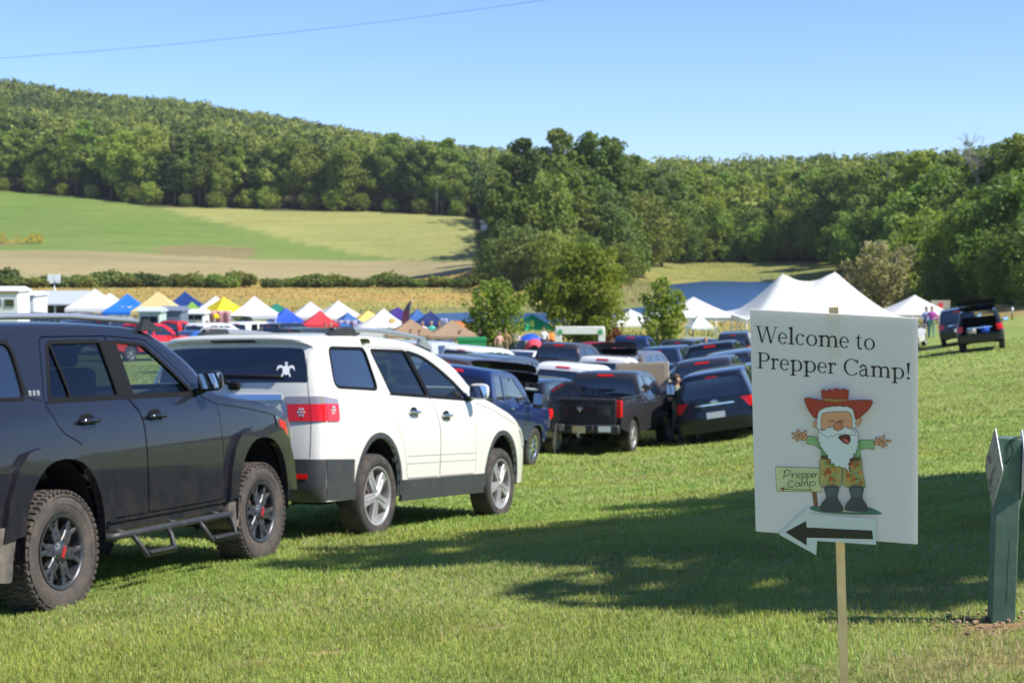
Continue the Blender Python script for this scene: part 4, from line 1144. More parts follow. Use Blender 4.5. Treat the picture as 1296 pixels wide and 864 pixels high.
# ------------------------------------------------------------------ the two near cars
def strip_trim(pts,w): return ribbon(None,resample(pts,.08,False),w)
def dark_suv():
    wb=2.79
    st=[(1.95,.50,2.14,.48,2.6),(1.97,.72,2.25,.70,2.6),(1.93,.98,2.26,1.0,2.8),(1.83,1.13,2.10,1.18,3.0),(1.2,1.235,1.25,1.31,3.4),
        (.66,1.295,1.00,1.39,3.2),(.37,1.54,.66,1.62,3.6),(.03,1.775,.22,1.80,3.6),(-.5,1.80,-.5,1.865,3.4),(-1.6,1.79,-1.6,1.86,3.4),
        (-2.18,1.755,-2.25,1.83,3.4),(-2.28,1.66,-2.40,1.74,3.4),(-2.30,1.34,-2.44,1.34,3.2),(-2.32,1.05,-2.50,1.05,3.0),(-2.30,.66,-2.54,.66,3.0),(-2.25,.52,-2.46,.5,3.0)]
    sh=Shape(.945,.86,1.31,.40,2.26,-2.52,.085,.03,st,low=.03,sub=6,shoulder=.006,crown=.055)
    fw=rounded([(.47,1.338,.03),(.25,1.528,.3),(.00,1.702,.05),(-.36,1.722,.02),(-.37,1.338,.02)],.03)
    rw_=rounded([(-.555,1.338),(-.555,1.722),(-1.19,1.712,.05),(-1.39,1.338,.03)],.02)
    qw=rounded([(-1.64,1.35,.05),(-1.60,1.715,.10),(-2.14,1.70,.06),(-2.20,1.36,.08)],.05)
    d1=rounded([(-.315,.525),(.80,.525,.06),(.79,1.24,.03),(.60,1.302,.06),(.345,1.535,.3),(.05,1.738,.05),(-.455,1.76,.01),(-.455,1.33,.1),(-.31,1.2,.1)],.012)
    d2=rounded([(-.327,.525),(-.90,.525,.05),(-.93,.80,.15),(-1.01,.96,.12),(-1.17,1.07,.1),(-1.33,1.12,.1),(-1.46,1.32,.08),(-1.26,1.748,.05),(-.467,1.76,.01),(-.467,1.33,.1),(-.322,1.2,.1)],.012)
    ws=rounded([(sh.u(5.15),-sh.v(.90)),(sh.u(6.95),-sh.v(.86)),(sh.u(6.95),sh.v(.86)),(sh.u(5.15),sh.v(.90))],.08)
    ua,ub=sh.uz(1.68,11,13),sh.uz(1.36,11,13)
    rwn=rounded([(ua,-sh.v(.84)),(ub,-sh.v(.88)),(ub,sh.v(.88)),(ua,sh.v(.84))],.08)
    f0,f1=sh.uz(.92,1,3),sh.uz(1.12,1,3.3)
    lamps=[('headlight','smoked',[('cap',[(f0,sh.v(.66)),(f0,sh.hw*.998),(f1,sh.hw*.998),(f1,sh.v(.6))],.01),('side',[(1.79,.97),(1.94,.93),(1.92,1.07),(1.73,1.12)],.010)]),
           ('marker_light','amber',[('side',[(1.80,.99),(1.935,.95),(1.92,1.06),(1.78,1.09)],.016)]),
           ('taillight','red',[('cap',[(sh.uz(1.32,12,14),sh.v(.78)),(sh.uz(1.0,12,14),sh.v(.8)),(sh.uz(1.0,12,14),sh.hw*.99),(sh.uz(1.32,12,14),sh.hw*.99)],.01)])]
    def flare(cx,sgn):
        o=[(cx+sgn*.66,.50),(cx+sgn*.60,.74),(cx+sgn*.50,.92),(cx+sgn*.38,1.015),(cx+sgn*.2,1.045),(cx-sgn*.15,1.045),(cx-sgn*.36,1.0),(cx-sgn*.47,.90),(cx-sgn*.545,.74),(cx-sgn*.58,.52)]
        a=arch(cx,.455,.60,.52,.36,16,2.4)
        a=[p for p in a]
        return o,a
    trims=[]
    S=dict(shape=sh,wb=wb,z0=.50,arch=(.47,.60,.36,2.4),windows=[(fw,'glass_clear'),(rw_,'glass_tint'),(qw,'glass')],windscreen=ws,rear_window=rwn,windscreen_mat='glass_clear',rear_window_mat='glass_tint',
        lamps=lamps,trims=trims,belt=1.32,tyre=(.403,.275,.246),rim='split6',rimmat='alloy_dark',tyremat='rubber_muddy',knobby=True,wn=64,mirror=(.50,1.36,.86),step=.07,detail=1,
        doors=[d1,d2],handles=[(-.15,1.185),(-1.02,1.185)],handle_mat=M['chrome_dark'],paint=M['paint_dusty'],track=.815,
        cabin=dict(x=-.7,len=2.7,floor=.62,seats=[-.25,-1.15],dash=.72))
    root=build_car('parked_suv',S)
    for cx,sg_ in ((-1.395,-1),(1.395,1)):
        for sg in (-1,1):
            g=PB()
            o,a=flare(cx,-1 if cx<0 else 1)
            # outline from the outer shape back round the opening
            oo=sorted(o,key=lambda p:0) if False else o
            if (oo[0][0]-cx)*(a[-1][0]-cx)>0: poly=oo+a   # o runs far side -> near side, arch from rear to front
            else: poly=oo+a[::-1]
            # o starts at +sgn side; arch must start at -sgn side
            if -1*(1 if cx>0 else -1)<0: poly=oo+a        # front wheel: o from front to rear, arch rear to front
            else: poly=oo+a[::-1]
            g.add(sh.side(sg),poly,[],.05,.045,.06,flip=(sg>0))
            g.build('wheel_flare',M['paint_dusty'],root,merge=False,sharp=50)
    # pillar strip in the rear door glass, door guard lines, fuel door
    for sg in (-1,1):
        tr=PB()
        tr.add(sh.side(sg),strip_trim([(-1.165,1.70),(-1.135,1.34)],.022),[],.06,.002,.01,flip=(sg>0))
        tr.add(sh.side(sg),[(-.375,1.335),(-.55,1.335),(-.55,1.724),(-.365,1.724)],[],.06,.004,.0,flip=(sg>0))
        tr.add(sh.side(sg),strip_trim([(.52,1.322),(-1.42,1.322)],.014),[],.06,.004,.01,flip=(sg>0))
        tr.build('window_trim',M['seam'],root,merge=False)
    for sg in (-1,1):
        sm=PB(); sm.add(sh.side(sg),strip_trim([(-1.47,1.33),(-1.60,1.36),(-1.63,1.74)],.010),[],.05,.0015,0,flip=(sg>0))
        sm.add(sh.side(sg),strip_trim([(.80,1.245),(1.3,1.19),(1.74,1.125)],.008),[],.05,.0015,0,flip=(sg>0))
        sm.add(sh.side(sg),strip_trim([(-1.5,.92),(-1.95,.90),(-2.31,.90)],.008),[],.05,.0015,0,flip=(sg>0)) 
        sm.build('panel_gap',M['seam'],root,merge=False)
    # rocker
    for sg in (-1,1): MB().box((0,sg*.87,.475),(1.86,.09,.10),0,.02).build('sill',M['paint_dusty'],root)
    # side steps
    for sg in (-1,1):
        s_=MB(); yo=sg*1.0
        s_.tube([(-.88,sg*.80,.40),(-.86,yo-sg*.02,.41),(-.80,yo,.415),(.74,yo,.415),(.80,yo-sg*.02,.41),(.82,sg*.80,.40)],[.026]*6,0,10)
        for xc in (-.40,.52):
            s_.tube([(xc-.26,yo,.415),(xc-.25,yo+sg*.045,.36),(xc-.20,yo+sg*.085,.262),(xc+.17,yo+sg*.085,.262),(xc+.20,yo+sg*.045,.36),(xc+.21,yo,.415)],.020,0,8)
            s_.box((xc-.015,yo+sg*.08,.277),(.36,.085,.022),0,.008)
        for xc in (-.7,0,.65): s_.tube([(xc,yo,.415),(xc,sg*.75,.47)],.016,0,6)
        s_.build('side_step',M['plastic'],root)
    # mud flaps
    for sg in (-1,1):
        fp=MB(); fp.prism(rounded([(.86,.55),(.80,.42),(.87,.285),(.97,.30),(1.005,.42),(.96,.60)],.04),'Y',sg*.72,sg*.955,0)
        fp.build('mud_flap',M['clad_mud'],root); fp=MB()
        fp.prism(rounded([(-1.88,.62),(-1.96,.40),(-1.98,.25),(-2.14,.27),(-2.20,.55)],.04),'Y',sg*.72,sg*.965,0)
        fp.build('mud_flap',M['clad_mud'],root)
    # roof rails: silver bar, dark feet
    zt=lambda x: 1.835-.02*abs(x+.9)
    for sg in (-1,1):
        r_=MB(); n=18; pts=[]
        for i in range(n+1):
            x=-2.0+2.25*i/n; e=max(0,(i-n+3)/3); e0=max(0,(3-i)/3); pts.append((x,sg*.70,zt(x)+.055-.04*e**1.6-.04*e0**1.6))
        r_.tube(pts[1:-2],.021,0,8,True)
        V=[]
        r_.prism([(.00,1.80),(.06,1.88),(.10,1.885),(.20,1.852),(.34,1.80)],'Y',sg*.67,sg*.725,1)
        r_.prism([(-1.98,1.79),(-1.95,1.86),(-1.86,1.88),(-1.80,1.84),(-1.76,1.79)],'Y',sg*.67,sg*.725,1)
        r_.build('roof_rail',[M['rail'],M['plastic']],root)
    # bumper cover lines, grille
    gr=PB(); gr.add(lambda a,b:sh.cap(a,b),rounded([(sh.uz(.78,1,3),-.5),(sh.uz(1.08,1,3),-.55),(sh.uz(1.08,1,3),.55),(sh.uz(.78,1,3),.5)],.06),[],.1,.012,.03); gr.build('grille',M['plastic'],root,merge=False)
    # red wheel-centre lettering
    for wn in [c for c in root.children if c.name.startswith('wheel') and not c.name.startswith('wheel_')]:
        t=bpy.data.curves.new('lettering','FONT'); t.body='TRD'; t.size=.043; t.align_x='CENTER'; t.align_y='CENTER'; t.extrude=.001; t.offset=.0012
        to=bpy.data.objects.new('lettering',t); COL.objects.link(to)
        dg=bpy.context.evaluated_depsgraph_get(); me=bpy.data.meshes.new_from_object(to.evaluated_get(dg)); bpy.data.objects.remove(to)
        lo=link('lettering',me,M['redtext'],wn.children[1] if 'rim' in wn.children[1].name else wn.children[0])
        me.materials.clear(); me.materials.append(M['redtext'])
        lo.matrix_local=Matrix.Translation((0,-.137,0))@Matrix.Rotation(R(-72),4,'Y')@Matrix.Rotation(PI/2,4,'X')
    # small chrome badge on the rear pillar
    for sg in (-1,1):
        bd=MB()
        for k in range(3): bd.box((-1.58+.045*k,sg*(float(sh.y(-1.53,1.385))+.004),1.385),(.028,.008,.035),0,.003)
        bd.build('emblem',M['steel'],root)
    return root
def white_suv():
    wb=3.02
    st=[(2.20,.36,2.42,.34,2.5),(2.18,.62,2.50,.62,2.5),(2.12,.85,2.44,.88,2.6),(1.86,1.045,2.16,1.08,2.8),(1.25,1.20,1.45,1.27,3.2),
        (.80,1.275,1.16,1.37,3.0),(.28,1.575,.60,1.67,3.4),(-.42,1.775,-.22,1.815,3.4),(-1.2,1.795,-1.2,1.86,3.2),(-2.0,1.765,-2.0,1.835,3.2),
        (-2.36,1.715,-2.54,1.785,3.4),(-2.40,1.67,-2.555,1.745,3.6),(-2.41,1.64,-2.49,1.715,3.6),(-2.46,1.36,-2.60,1.36,3.4),(-2.49,1.05,-2.65,1.05,3.2),(-2.52,.74,-2.68,.74,3.2),(-2.50,.46,-2.68,.46,3.0),(-2.46,.36,-2.60,.36,3.0)]
    sh=Shape(.99,.80,1.27,.36,2.50,-2.66,.12,.035,st,low=.045,sub=6,crown=.05)
    fw=rounded([(.69,1.268,.02),(.26,1.515,.3),(-.20,1.683,.2),(-.525,1.715,.02),(-.285,1.285,.02)],.03)
    rw_=rounded([(-.345,1.287),(-.595,1.717),(-1.345,1.70,.04),(-1.17,1.305,.05)],.02)
    qw=rounded([(-1.42,1.335,.07),(-1.46,1.71,.07),(-2.17,1.69,.07),(-2.26,1.345,.09)],.06)
    d1=rounded([(-.135,.505),(.77,.505,.05),(.76,1.10,.05),(.79,1.235,.03),(.27,1.552,.3),(-.21,1.722,.2),(-.545,1.745,.01),(-.31,1.285,.06),(-.14,1.08,.15)],.012)
    d2=rounded([(-.147,.505),(-.90,.505,.05),(-.96,.75,.12),(-1.06,.93,.12),(-1.17,1.08,.1),(-1.235,1.30,.1),(-1.41,1.73,.05),(-.558,1.745,.01),(-.323,1.285,.06),(-.152,1.08,.15)],.012)
    ws=rounded([(sh.u(5.15),-sh.v(.90)),(sh.u(6.95),-sh.v(.86)),(sh.u(6.95),sh.v(.86)),(sh.u(5.15),sh.v(.90))],.08)
    ua,ub=sh.uz(1.685,12,13.2),sh.uz(1.375,12,14)
    rwn=rounded([(ua,-sh.v(.88)),(ub,-sh.v(.91)),(ub,sh.v(.91)),(ua,sh.v(.88))],.05)
    zt0,zt1=1.045,1.255
    c0,c1,cm=sh.uz(zt1,13,15),sh.uz(zt0,13,15),sh.uz(1.19,13,15)
    lamps=[('taillight','red',[('cap',[(cm,sh.v(.665)),(c1,sh.v(.68)),(c1,sh.hw*.70),(cm,sh.hw*.70)],.012),('cap',[(cm,sh.hw*.71),(c1,sh.hw*.71),(c1,sh.hw*.99),(cm,sh.hw*.99)],.012),('side',rounded([(-2.488,zt0,.01),(-2.29,zt0+.0,.03),(-2.275,1.195,.01),(-2.486,1.195,.01)],.01),.012)]),
           ('lamp_cover','lens_grey',[('cap',rounded([(c0,sh.v(.65)),(cm,sh.v(.665)),(cm,sh.hw*.70),(c0,sh.hw*.70)],.01),.013),('cap',rounded([(c0,sh.hw*.71),(cm,sh.hw*.71),(cm,sh.hw*.99),(c0,sh.hw*.99)],.01),.013),('side',rounded([(-2.486,1.195),(-2.275,1.195),(-2.27,zt1-.02,.04),(-2.482,zt1)],.01),.013)]),
           ('headlight','clearlens',[('cap',[(sh.uz(.78,1,3),sh.v(.66)),(sh.uz(.78,1,3),sh.hw*.99),(sh.uz(.98,1,3.2),sh.hw*.99),(sh.uz(.98,1,3.2),sh.v(.6))],.01)])]
    a_r=arch(-1.51,.455,.545,.36,.35,18,2.1); a_f=arch(1.51,.455,.545,.36,.35,18,2.1)
    def band(a,w):
        cx=(a[0][0]+a[-1][0])/2
        o=[(cx+(x-cx)*(1+w/.455), .36 if i in (0,len(a)-1) else .35+(z-.35)*(1+w/.545)) for i,(x,z) in enumerate(a)]
        return o+a[::-1]
    S=dict(shape=sh,wb=wb,z0=.36,arch=(.455,.545,.35,2.1),windows=[(fw,'glass_clear'),(rw_,'glass_tint'),(qw,'glass')],windscreen=ws,rear_window=rwn,windscreen_mat='glass_clear',rear_window_mat='glass',
        lamps=lamps,trims=[('wheel_arch_trim','clad','side',band(a_r,.05),[],.008,.02),('wheel_arch_trim','clad','side',band(a_f,.05),[],.008,.02),
            ('sill','clad','side',[(-1.01,.30),(1.01,.30),(1.005,.498),(-1.005,.498)],[],.012,.03),
            ('bumper','clad','side',[(-2.475,.38),(-2.515,.725),(-2.03,.715),(-2.01,.36)],[],.010,.03),
            ('bumper','clad','cap',[(sh.uz(.725,14,16),-sh.hw*.995),(sh.u(16.9),-sh.hw*.995),(sh.u(16.9),sh.hw*.995),(sh.uz(.725,14,16),sh.hw*.995)],[],.012,.03),
            ('reflector','red','cap',[(sh.uz(.60,15,17),sh.v(.70)),(sh.uz(.56,15,17),sh.v(.70)),(sh.uz(.56,15,17),sh.v(.88)),(sh.uz(.60,15,17),sh.v(.88))],[],.02,.01),
            ('brake_light','plastic','cap',rounded([(sh.u(11.0),-.19),(sh.u(11.6),-.19),(sh.u(11.6),.19),(sh.u(11.0),.19)],.008),[],.006,.01)],
        belt=1.27,tyre=(.395,.255,.275),rim='star5',rimmat='alloy',wn=64,mirror=(.60,1.285,.94),step=.07,detail=1,
        doors=[d1,d2],handles=[(.02,1.095),(-.74,1.125)],handle_mat=M['chrome'],paint=M['paint'],track=.855,
        cabin=dict(x=-.7,len=3.4,floor=.50,seats=[-.15,-1.1,-1.9],dash=.95,mat='cabin'))
    root=build_car('parked_suv',S)
    # round lenses inside the tail lamps
    for sg in (-1,1):
        q=MB()
        for (ux,fv,rad) in ((sh.uz(1.12,13,15),.905,.045),):
            pass
        for (x,z,rad) in ((-2.385,1.14,.045),):
            y=float(sh.y(x,z))+.014
            for k in range(7):
                a=2*PI*k/6; rr=0 if k==6 else .030
                q.lathe([(.001,.004),(.010,.003),(.013,0)],8,0,'Y',Matrix.Translation((x+rr*math.cos(a),sg*y,z+rr*math.sin(a)))@(Matrix.Rotation(PI,4,'Z') if sg<0 else Matrix.Identity(4)))
        px_,py_,pz_=[float(a) for a in sh.cap(sh.uz(1.12,13,15),sg*-1*sh.hw*.60)]
        for k in range(7):
            a=2*PI*k/6; rr=0 if k==6 else .030
            q.lathe([(.001,.004),(.010,.003),(.013,0)],8,0,'Y',Matrix.Translation((px_-.016,py_+rr*math.cos(a),pz_+rr*math.sin(a)))@Matrix.Rotation(PI/2,4,'Z'))
        q.build('lamp_bulbs',M['clearlens'],root)
    # panel gaps: tailgate, bumper line, fuel door, body side moulding
    cp_=lambda a,b:sh.cap(a,b)
    for sg in (-1,1):
        sm=PB(); v=sg*sh.hw*.705
        sm.add(cp_,strip_trim([(sh.uz(1.60,12,14),sg*sh.hw*.72),(sh.uz(1.3,12,14),v),(sh.uz(.74,14,16),v)],.010),[],.06,.002,0)
        sm.add(sh.side(sg),strip_trim([(-.90,.715),(.74,.715)],.006),[],.06,.0015,0,flip=(sg>0))
        sm.add(sh.side(sg),strip_trim([(-.92,.645),(.74,.645)],.005),[],.06,.0015,0,flip=(sg>0))
        sm.add(sh.side(sg),strip_trim([(.82,1.235),(1.3,1.155),(1.9,1.01)],.008),[],.06,.0015,0,flip=(sg>0))
        sm.build('panel_gap',M['seam_light'],root,merge=False)
    for sg in (-1,1):
        pt=PB()
        pt.add(sh.side(sg),[(-.291,1.284),(-.531,1.717),(-.589,1.719),(-.339,1.286)],[],.06,.006,.0,flip=(sg>0))
        pt.add(sh.side(sg),strip_trim([(.74,1.252),(-.3,1.272),(-1.2,1.292)],.010),[],.06,.006,.008,flip=(sg>0))
        pt.build('window_trim',M['seam'],root,merge=False)
    # roof rails
    for sg in (-1,1):
        r_=MB(); n=20; pts=[]
        for i in range(n+1):
            x=-1.95+2.0*i/n; pts.append((x,sg*.70,1.893-.035*((x+.95)/1.0)**2))
        r_.tube(pts[3:],.022,0,8); r_.tube(pts[:5],.024,1,8)
        r_.prism([(-2.08,1.79),(-1.98,1.85),(-1.74,1.885),(-1.55,1.88),(-1.50,1.82)],'Y',sg*.672,sg*.73,1)
        r_.prism([(-.10,1.80),(-.06,1.86),(.06,1.85),(.16,1.76)],'Y',sg*.675,sg*.725,0)
        r_.build('roof_rail',[M['rail'],M['plastic']],root)
    # wiper
    wp_=MB(); p0=[float(a) for a in cp_(sh.uz(1.345,13,15),.05)]; p1=[float(a) for a in cp_(sh.uz(1.44,12,14),-.12)]; p2=[float(a) for a in cp_(sh.uz(1.43,12,14),.42)]
    wp_.tube([(p0[0]-.02,p0[1],p0[2]),(p1[0]-.03,p1[1]+.0,p1[2])],[.022,.012],0,6); wp_.tube([(p1[0]-.025,p1[1]+.22,p1[2]-.02),(p1[0]-.03,p1[1],p1[2]),(p2[0]-.03,p2[1],p2[2])],.010,0,6)
    wp_.box((p0[0]-.02,p0[1],p0[2]),(.05,.12,.07),0,.02); wp_.build('wiper',M['seam'],root)
    # tailgate chrome strip and plate
    pl=PB(); z1,z2=sh.uz(1.18,13,15),sh.uz(1.03,13,15); pl.add(cp_,[(z1,-.15),(z2,-.15),(z2,.15),(z1,.15)],[],.1,.012,.01); pl.build('number_plate',M['plate'],root)
    st_=PB(); z1,z2=sh.uz(1.27,13,15),sh.uz(1.22,13,15); st_.add(cp_,[(z1,-.42),(z2,-.42),(z2,.42),(z1,.42)],[],.1,.02,.02); st_.build('tailgate_trim',M['chrome'],root)
    # exhaust tips
    for sg in (-1,1):
        ex=MB(); ex.lathe([(.04,.0),(.045,.0),(.045,.2),(.04,.2)],16,0,'Y',Matrix.Translation((-2.60,sg*.62,.37))@Matrix.Rotation(PI/2,4,'Z')@Matrix.Translation((0,-.1,0)),True,True)
        ex.build('exhaust_pipe',M['chrome'],root)
    sp=MB(); sp.box((-2.35,0,.42),(.5,1.5,.14),0,.04); sp.build('underbody_tray',M['dark'],root)
    # white turtle sticker on the glass
    T=PB(); cu,cv=sh.uz(1.49,12,14),sh.v(.665); k=.085
    def tp(pts): return [(cu-b*k,cv+a*k) for a,b in pts]
    shell=[(.42*math.cos(2*PI*i/16),.55*math.sin(2*PI*i/16)-.05) for i in range(16)]
    T.add(cp_,tp(shell),[],.05,.0022,0)
    T.add(cp_,tp([(.17*math.cos(2*PI*i/10),.17*math.sin(2*PI*i/10)+.68) for i in range(10)]),[],.05,.0024,0)
    for sx in (-1,1):
        T.add(cp_,tp([(sx*.30,.30),(sx*.62,.50),(sx*.95,.40),(sx*1.05,.08),(sx*1.0,-.18),(sx*.86,.12),(sx*.62,.22),(sx*.38,.10)]),[],.05,.0026,0)
        T.add(cp_,tp([(sx*.25,-.42),(sx*.42,-.35),(sx*.56,-.72),(sx*.46,-.84),(sx*.34,-.70)]),[],.05,.0028,0)
    T.build('turtle_sticker',M['decal'],root,merge=False,smooth=False)
    return root
M['chrome_dark']=pbr('dark_chrome',(.10,.11,.13),.15,.9)
M['clad_mud']=pbr('muddy_flap',(.045,.045,.045),.75,noise=((.15,.125,.095),5,.40,.66))
M['seam_light']=pbr('grey_panel_gap',(.16,.155,.14),.8)
# ------------------------------------------------------------------ placing vehicles
def proj(x,y,z):
    d=y*cp-z*sp_; return 648+FPX*x/d, 432-FPX*(z*cp+y*sp_)/d
def find_depth(px, py, H, lo=24, hi=135):
    """depth at which a thing of height H standing on the ground shows its top at row py"""
    best=None
    Ys=np.arange(lo,hi,.5); prev=None
    for Yv in Ys:
        x,z=gxy(px,Yv); r=proj(x,Yv,z+H)[1]-py
        if prev is not None and (prev>0)!=(r>0):
            return Yv
        prev=r
        if best is None or abs(r)<best[0]: best=(abs(r),Yv)
    return best[1]
def wheelplace(root,pr,h,halfw,wb,scale=1):
    """pr: where the outer face of the rear right wheel stands"""
    hh=R(h); f=Vector((math.sin(hh),math.cos(hh))); l=Vector((-math.cos(hh),math.sin(hh)))
    c=Vector(pr)+f*wb/2*scale+l*halfw*scale
    place_car(root,c.x,c.y,h,scale,wb=wb*scale)

nsuv=dark_suv(); set_color(nsuv,(.010,.011,.017)); wheelplace(nsuv,(-2.98*.975,10.6*.975),19.3,.95,2.79,.975)
def stretch(root,k):
    root.matrix_world=root.matrix_world@Matrix.Diagonal((1,1,k,1))
    for c in root.children:
        if c.name.startswith('wheel') and c.type=='EMPTY': c.location.z/=k; c.scale=(1,1,1/k)
stretch(nsuv,1.055)
tag(nsuv,'black four-door SUV with muddy off-road tyres, tubular side steps and silver roof rail','suv','cars parked nose to tail on the grass')
wsuv=white_suv(); set_color(wsuv,(.62,.61,.56)); wheelplace(wsuv,(-1.26*1.03,15*1.03),22.4,.985,3.02,1.03)
stretch(wsuv,1.042)
tag(wsuv,'white SUV with a white turtle sticker on its rear window and grey lower cladding','suv','cars parked nose to tail on the grass')

# dark pickup with horned emblem
S=pickup_spec(step=.12); S['badge']=True; S['gaps']=[[(.93,.55),(.92,1.28)],[(-.02,.55),(-.02,1.30),(-.05,1.78)],[(-.90,.6),(-.91,1.3)]]; S['handles']=[(.10,1.16),(-.78,1.16)]
S['rim']='5'; S['tyre']=(.405,.275,.26)
pk=build_pickup('parked_pickup',S,1.34,badge=True,chrome_bumper=False)
set_color(pk,(.030,.030,.034)); wheelplace(pk,(2.93,38.0),19,1.0,3.57,1.0)
tag(pk,'dark grey four-door pickup with a chrome horned emblem on its closed tailgate','pickup truck','cars parked on the lawn slope')
# stickers on the bumper of the dark pickup
for (yy,w_,h_,mt) in ((.66,.20,.13,'decal'),(.40,.16,.12,'steel'),(-.62,.30,.13,'decal')):
    stk=MB(); stk.box((S['bed'][0]-.128,yy,.64),(.006,w_,h_),0,.0); q=stk.build('bumper_sticker',M[mt],pk)

# lifted dark blue pickup between the white SUV and the dark pickup
S=pickup_spec(step=.12,z0=.58,H=1.98,belt=1.33,hood=1.28,tyre=(.43,.30,.27)); S['gaps']=S2g=[[(.93,.62),(.92,1.32)],[(-.02,.62),(-.02,1.36),(-.05,1.84)],[(-.90,.66),(-.91,1.36)]]; S['handles']=[(.10,1.22),(-.78,1.22)]; S['rimmat']='chrome'; S['rim']='8'
bp_=build_pickup('parked_pickup',S,1.38); set_color(bp_,(.008,.020,.085))
bx=P(675,592,34); f=Vector((math.sin(R(20)),math.cos(R(20)))); wheelplace(bp_,(bx.x-f.x*3.57,34-f.y*3.57),20,1.0,3.57,1.0)
tag(bp_,'lifted dark blue pickup with bright chrome wheels just past the white SUV','pickup truck','cars parked on the lawn slope')

# dark navy minivan
S=suv_spec(L=5.1,W=.99,H=1.78,wb=3.03,fo=.95,ro=1.1,belt=1.08,hood=1.0,z0=.30,tyre=(.34,.235,.225),step=.12,minivan=True,tumble=.34)
mv=build_car('parked_minivan',S)
sh=S['shape']; e_=MB(); ux=sh.uz(1.02,13,15); q=[float(a) for a in sh.cap(ux,0)]
e_.lathe([(.001,.01),(.05,.01),(.062,0)],20,0,'Y',Matrix.Translation((q[0],0,q[2]))@Matrix.Rotation(PI/2,4,'Z')@Matrix.Scale(1.4,4,(1,0,0))); e_.box((q[0]-.012,0,q[2]),(.01,.24,.025),0,.003)
e_.build('emblem',M['chrome'],mv)
set_color(mv,(.008,.013,.028)); p=P(907,560,39.6); place_car(mv,p.x+.75,41.3,17,1,wb=3.03)
tag(mv,'dark navy minivan with big red tail lamps and a white number plate beside the sign','minivan','cars parked on the lawn slope')

M['steel_tan']=pbr('tan_paint',(.36,.31,.22),.4,coat=.6); M['cabin_tan2']=pbr('tan_lid_lining',(.30,.24,.16),.8)
# ---- open-tailgate version
def open_rear(name,S,theta,inner='dark',zb=.72):
    sh=S['shape']; H=S['H']; xr=S['xr']
    u0=sh.u(10.5); u1=sh.uz(zb,14,16)
    hole=rounded([(u0,-sh.v(.80)),(u1,-sh.v(.84)),(u1,sh.v(.84)),(u0,sh.v(.80))],.06)
    rwn=S['rear_window']; S=dict(S); S['rear_window']=None; S['cap_holes']=[hole]; S['windscreen_mat']='glass_clear'
    S['trims']=[t for t in S['trims'] if t[0] not in('brake_light','number_plate')]
    root=build_car(name,S)
    h=PB(); h.add(lambda a,b:sh.cap(a,b),inset(hole,.01),[rwn],.12,0,.0); h.add(lambda a,b:sh.cap(a,b),inset(hole,.012),[rwn],.12,-.04,0,flip=True,m=1)
    ho=h.build('tailgate',[S.get('paint',M['paint']),M[inner]],root,merge=False); ho.name='hatch'
    g=PB(); g.add(lambda a,b:sh.cap(a,b),inset(rwn,-.01),[],.12,-.015,0); go_=g.build('rear_window',M['glass'],ho,merge=False)
    q=[float(a) for a in sh.cap(u0,0)]; T_=Matrix.Translation((q[0],0,q[2]))
    ho.matrix_local=T_@Matrix.Rotation(R(theta),4,'Y')@T_.inverted()
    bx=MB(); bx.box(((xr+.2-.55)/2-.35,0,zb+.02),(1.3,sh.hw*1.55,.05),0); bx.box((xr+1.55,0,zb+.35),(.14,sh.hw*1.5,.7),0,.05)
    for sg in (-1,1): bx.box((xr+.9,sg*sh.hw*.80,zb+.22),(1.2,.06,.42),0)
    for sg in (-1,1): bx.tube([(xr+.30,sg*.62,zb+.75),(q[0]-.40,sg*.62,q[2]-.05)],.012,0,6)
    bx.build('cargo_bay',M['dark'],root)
    return root
protos={}
def proto(kind):
    if kind in protos: return protos[kind]
    if kind=='suv': S=suv_spec(step=.2); o=build_car('parked_suv',S)
    elif kind=='small_suv': S=suv_spec(L=4.6,W=.92,H=1.68,wb=2.66,fo=.9,ro=.95,belt=1.05,hood=1.02,z0=.34,tyre=(.35,.23,.225),step=.2); o=build_car('parked_suv',S)
    elif kind=='big_suv': S=suv_spec(L=5.3,W=1.0,H=1.92,wb=2.95,fo=.98,ro=1.25,belt=1.22,hood=1.2,z0=.44,tyre=(.40,.27,.25),step=.2,rear=.04); o=build_car('parked_suv',S)
    elif kind=='sedan': S=sedan_spec(step=.2); o=build_car('parked_sedan',S)
    elif kind=='minivan': S=suv_spec(L=5.0,W=.98,H=1.75,wb=3.0,fo=.95,ro=1.05,belt=1.05,hood=1.0,z0=.28,tyre=(.34,.23,.22),step=.2,minivan=True,tumble=.26); o=build_car('parked_minivan',S)
    elif kind=='pickup': S=pickup_spec(step=.2); o=build_pickup('parked_pickup',S,1.32)
    elif kind=='cab_pickup': S=pickup_spec(step=.2,cabrear=-.35,four=False,wb=3.2,cowl=1.2); o=build_pickup('parked_pickup',S,1.28)
    elif kind=='open_suv': S=suv_spec(step=.2,wb=2.75,H=1.76); o=open_rear('parked_suv',S,104)
    elif kind=='open_tan': S=suv_spec(step=.2,wb=2.85,H=1.76,minivan=True,z0=.30,belt=1.06,hood=1.0); o=open_rear('parked_minivan',S,118,'cabin_tan')
    elif kind=='boxy': S=suv_spec(L=4.5,W=.9,H=1.84,wb=2.62,fo=.75,ro=.85,belt=1.2,hood=1.15,z0=.5,rear=.0,tumble=.14,tyre=(.39,.24,.22),step=.2,cowl=.95); o=build_car('parked_jeep',S)
    elif kind=='van': S=suv_spec(L=5.4,W=1.0,H=2.15,wb=3.3,fo=.9,ro=1.2,belt=1.25,hood=1.2,z0=.36,rear=.0,tumble=.14,tyre=(.36,.24,.22),step=.2,minivan=True); o=build_car('parked_van',S)
    protos[kind]=[o,False,S]
    return protos[kind]
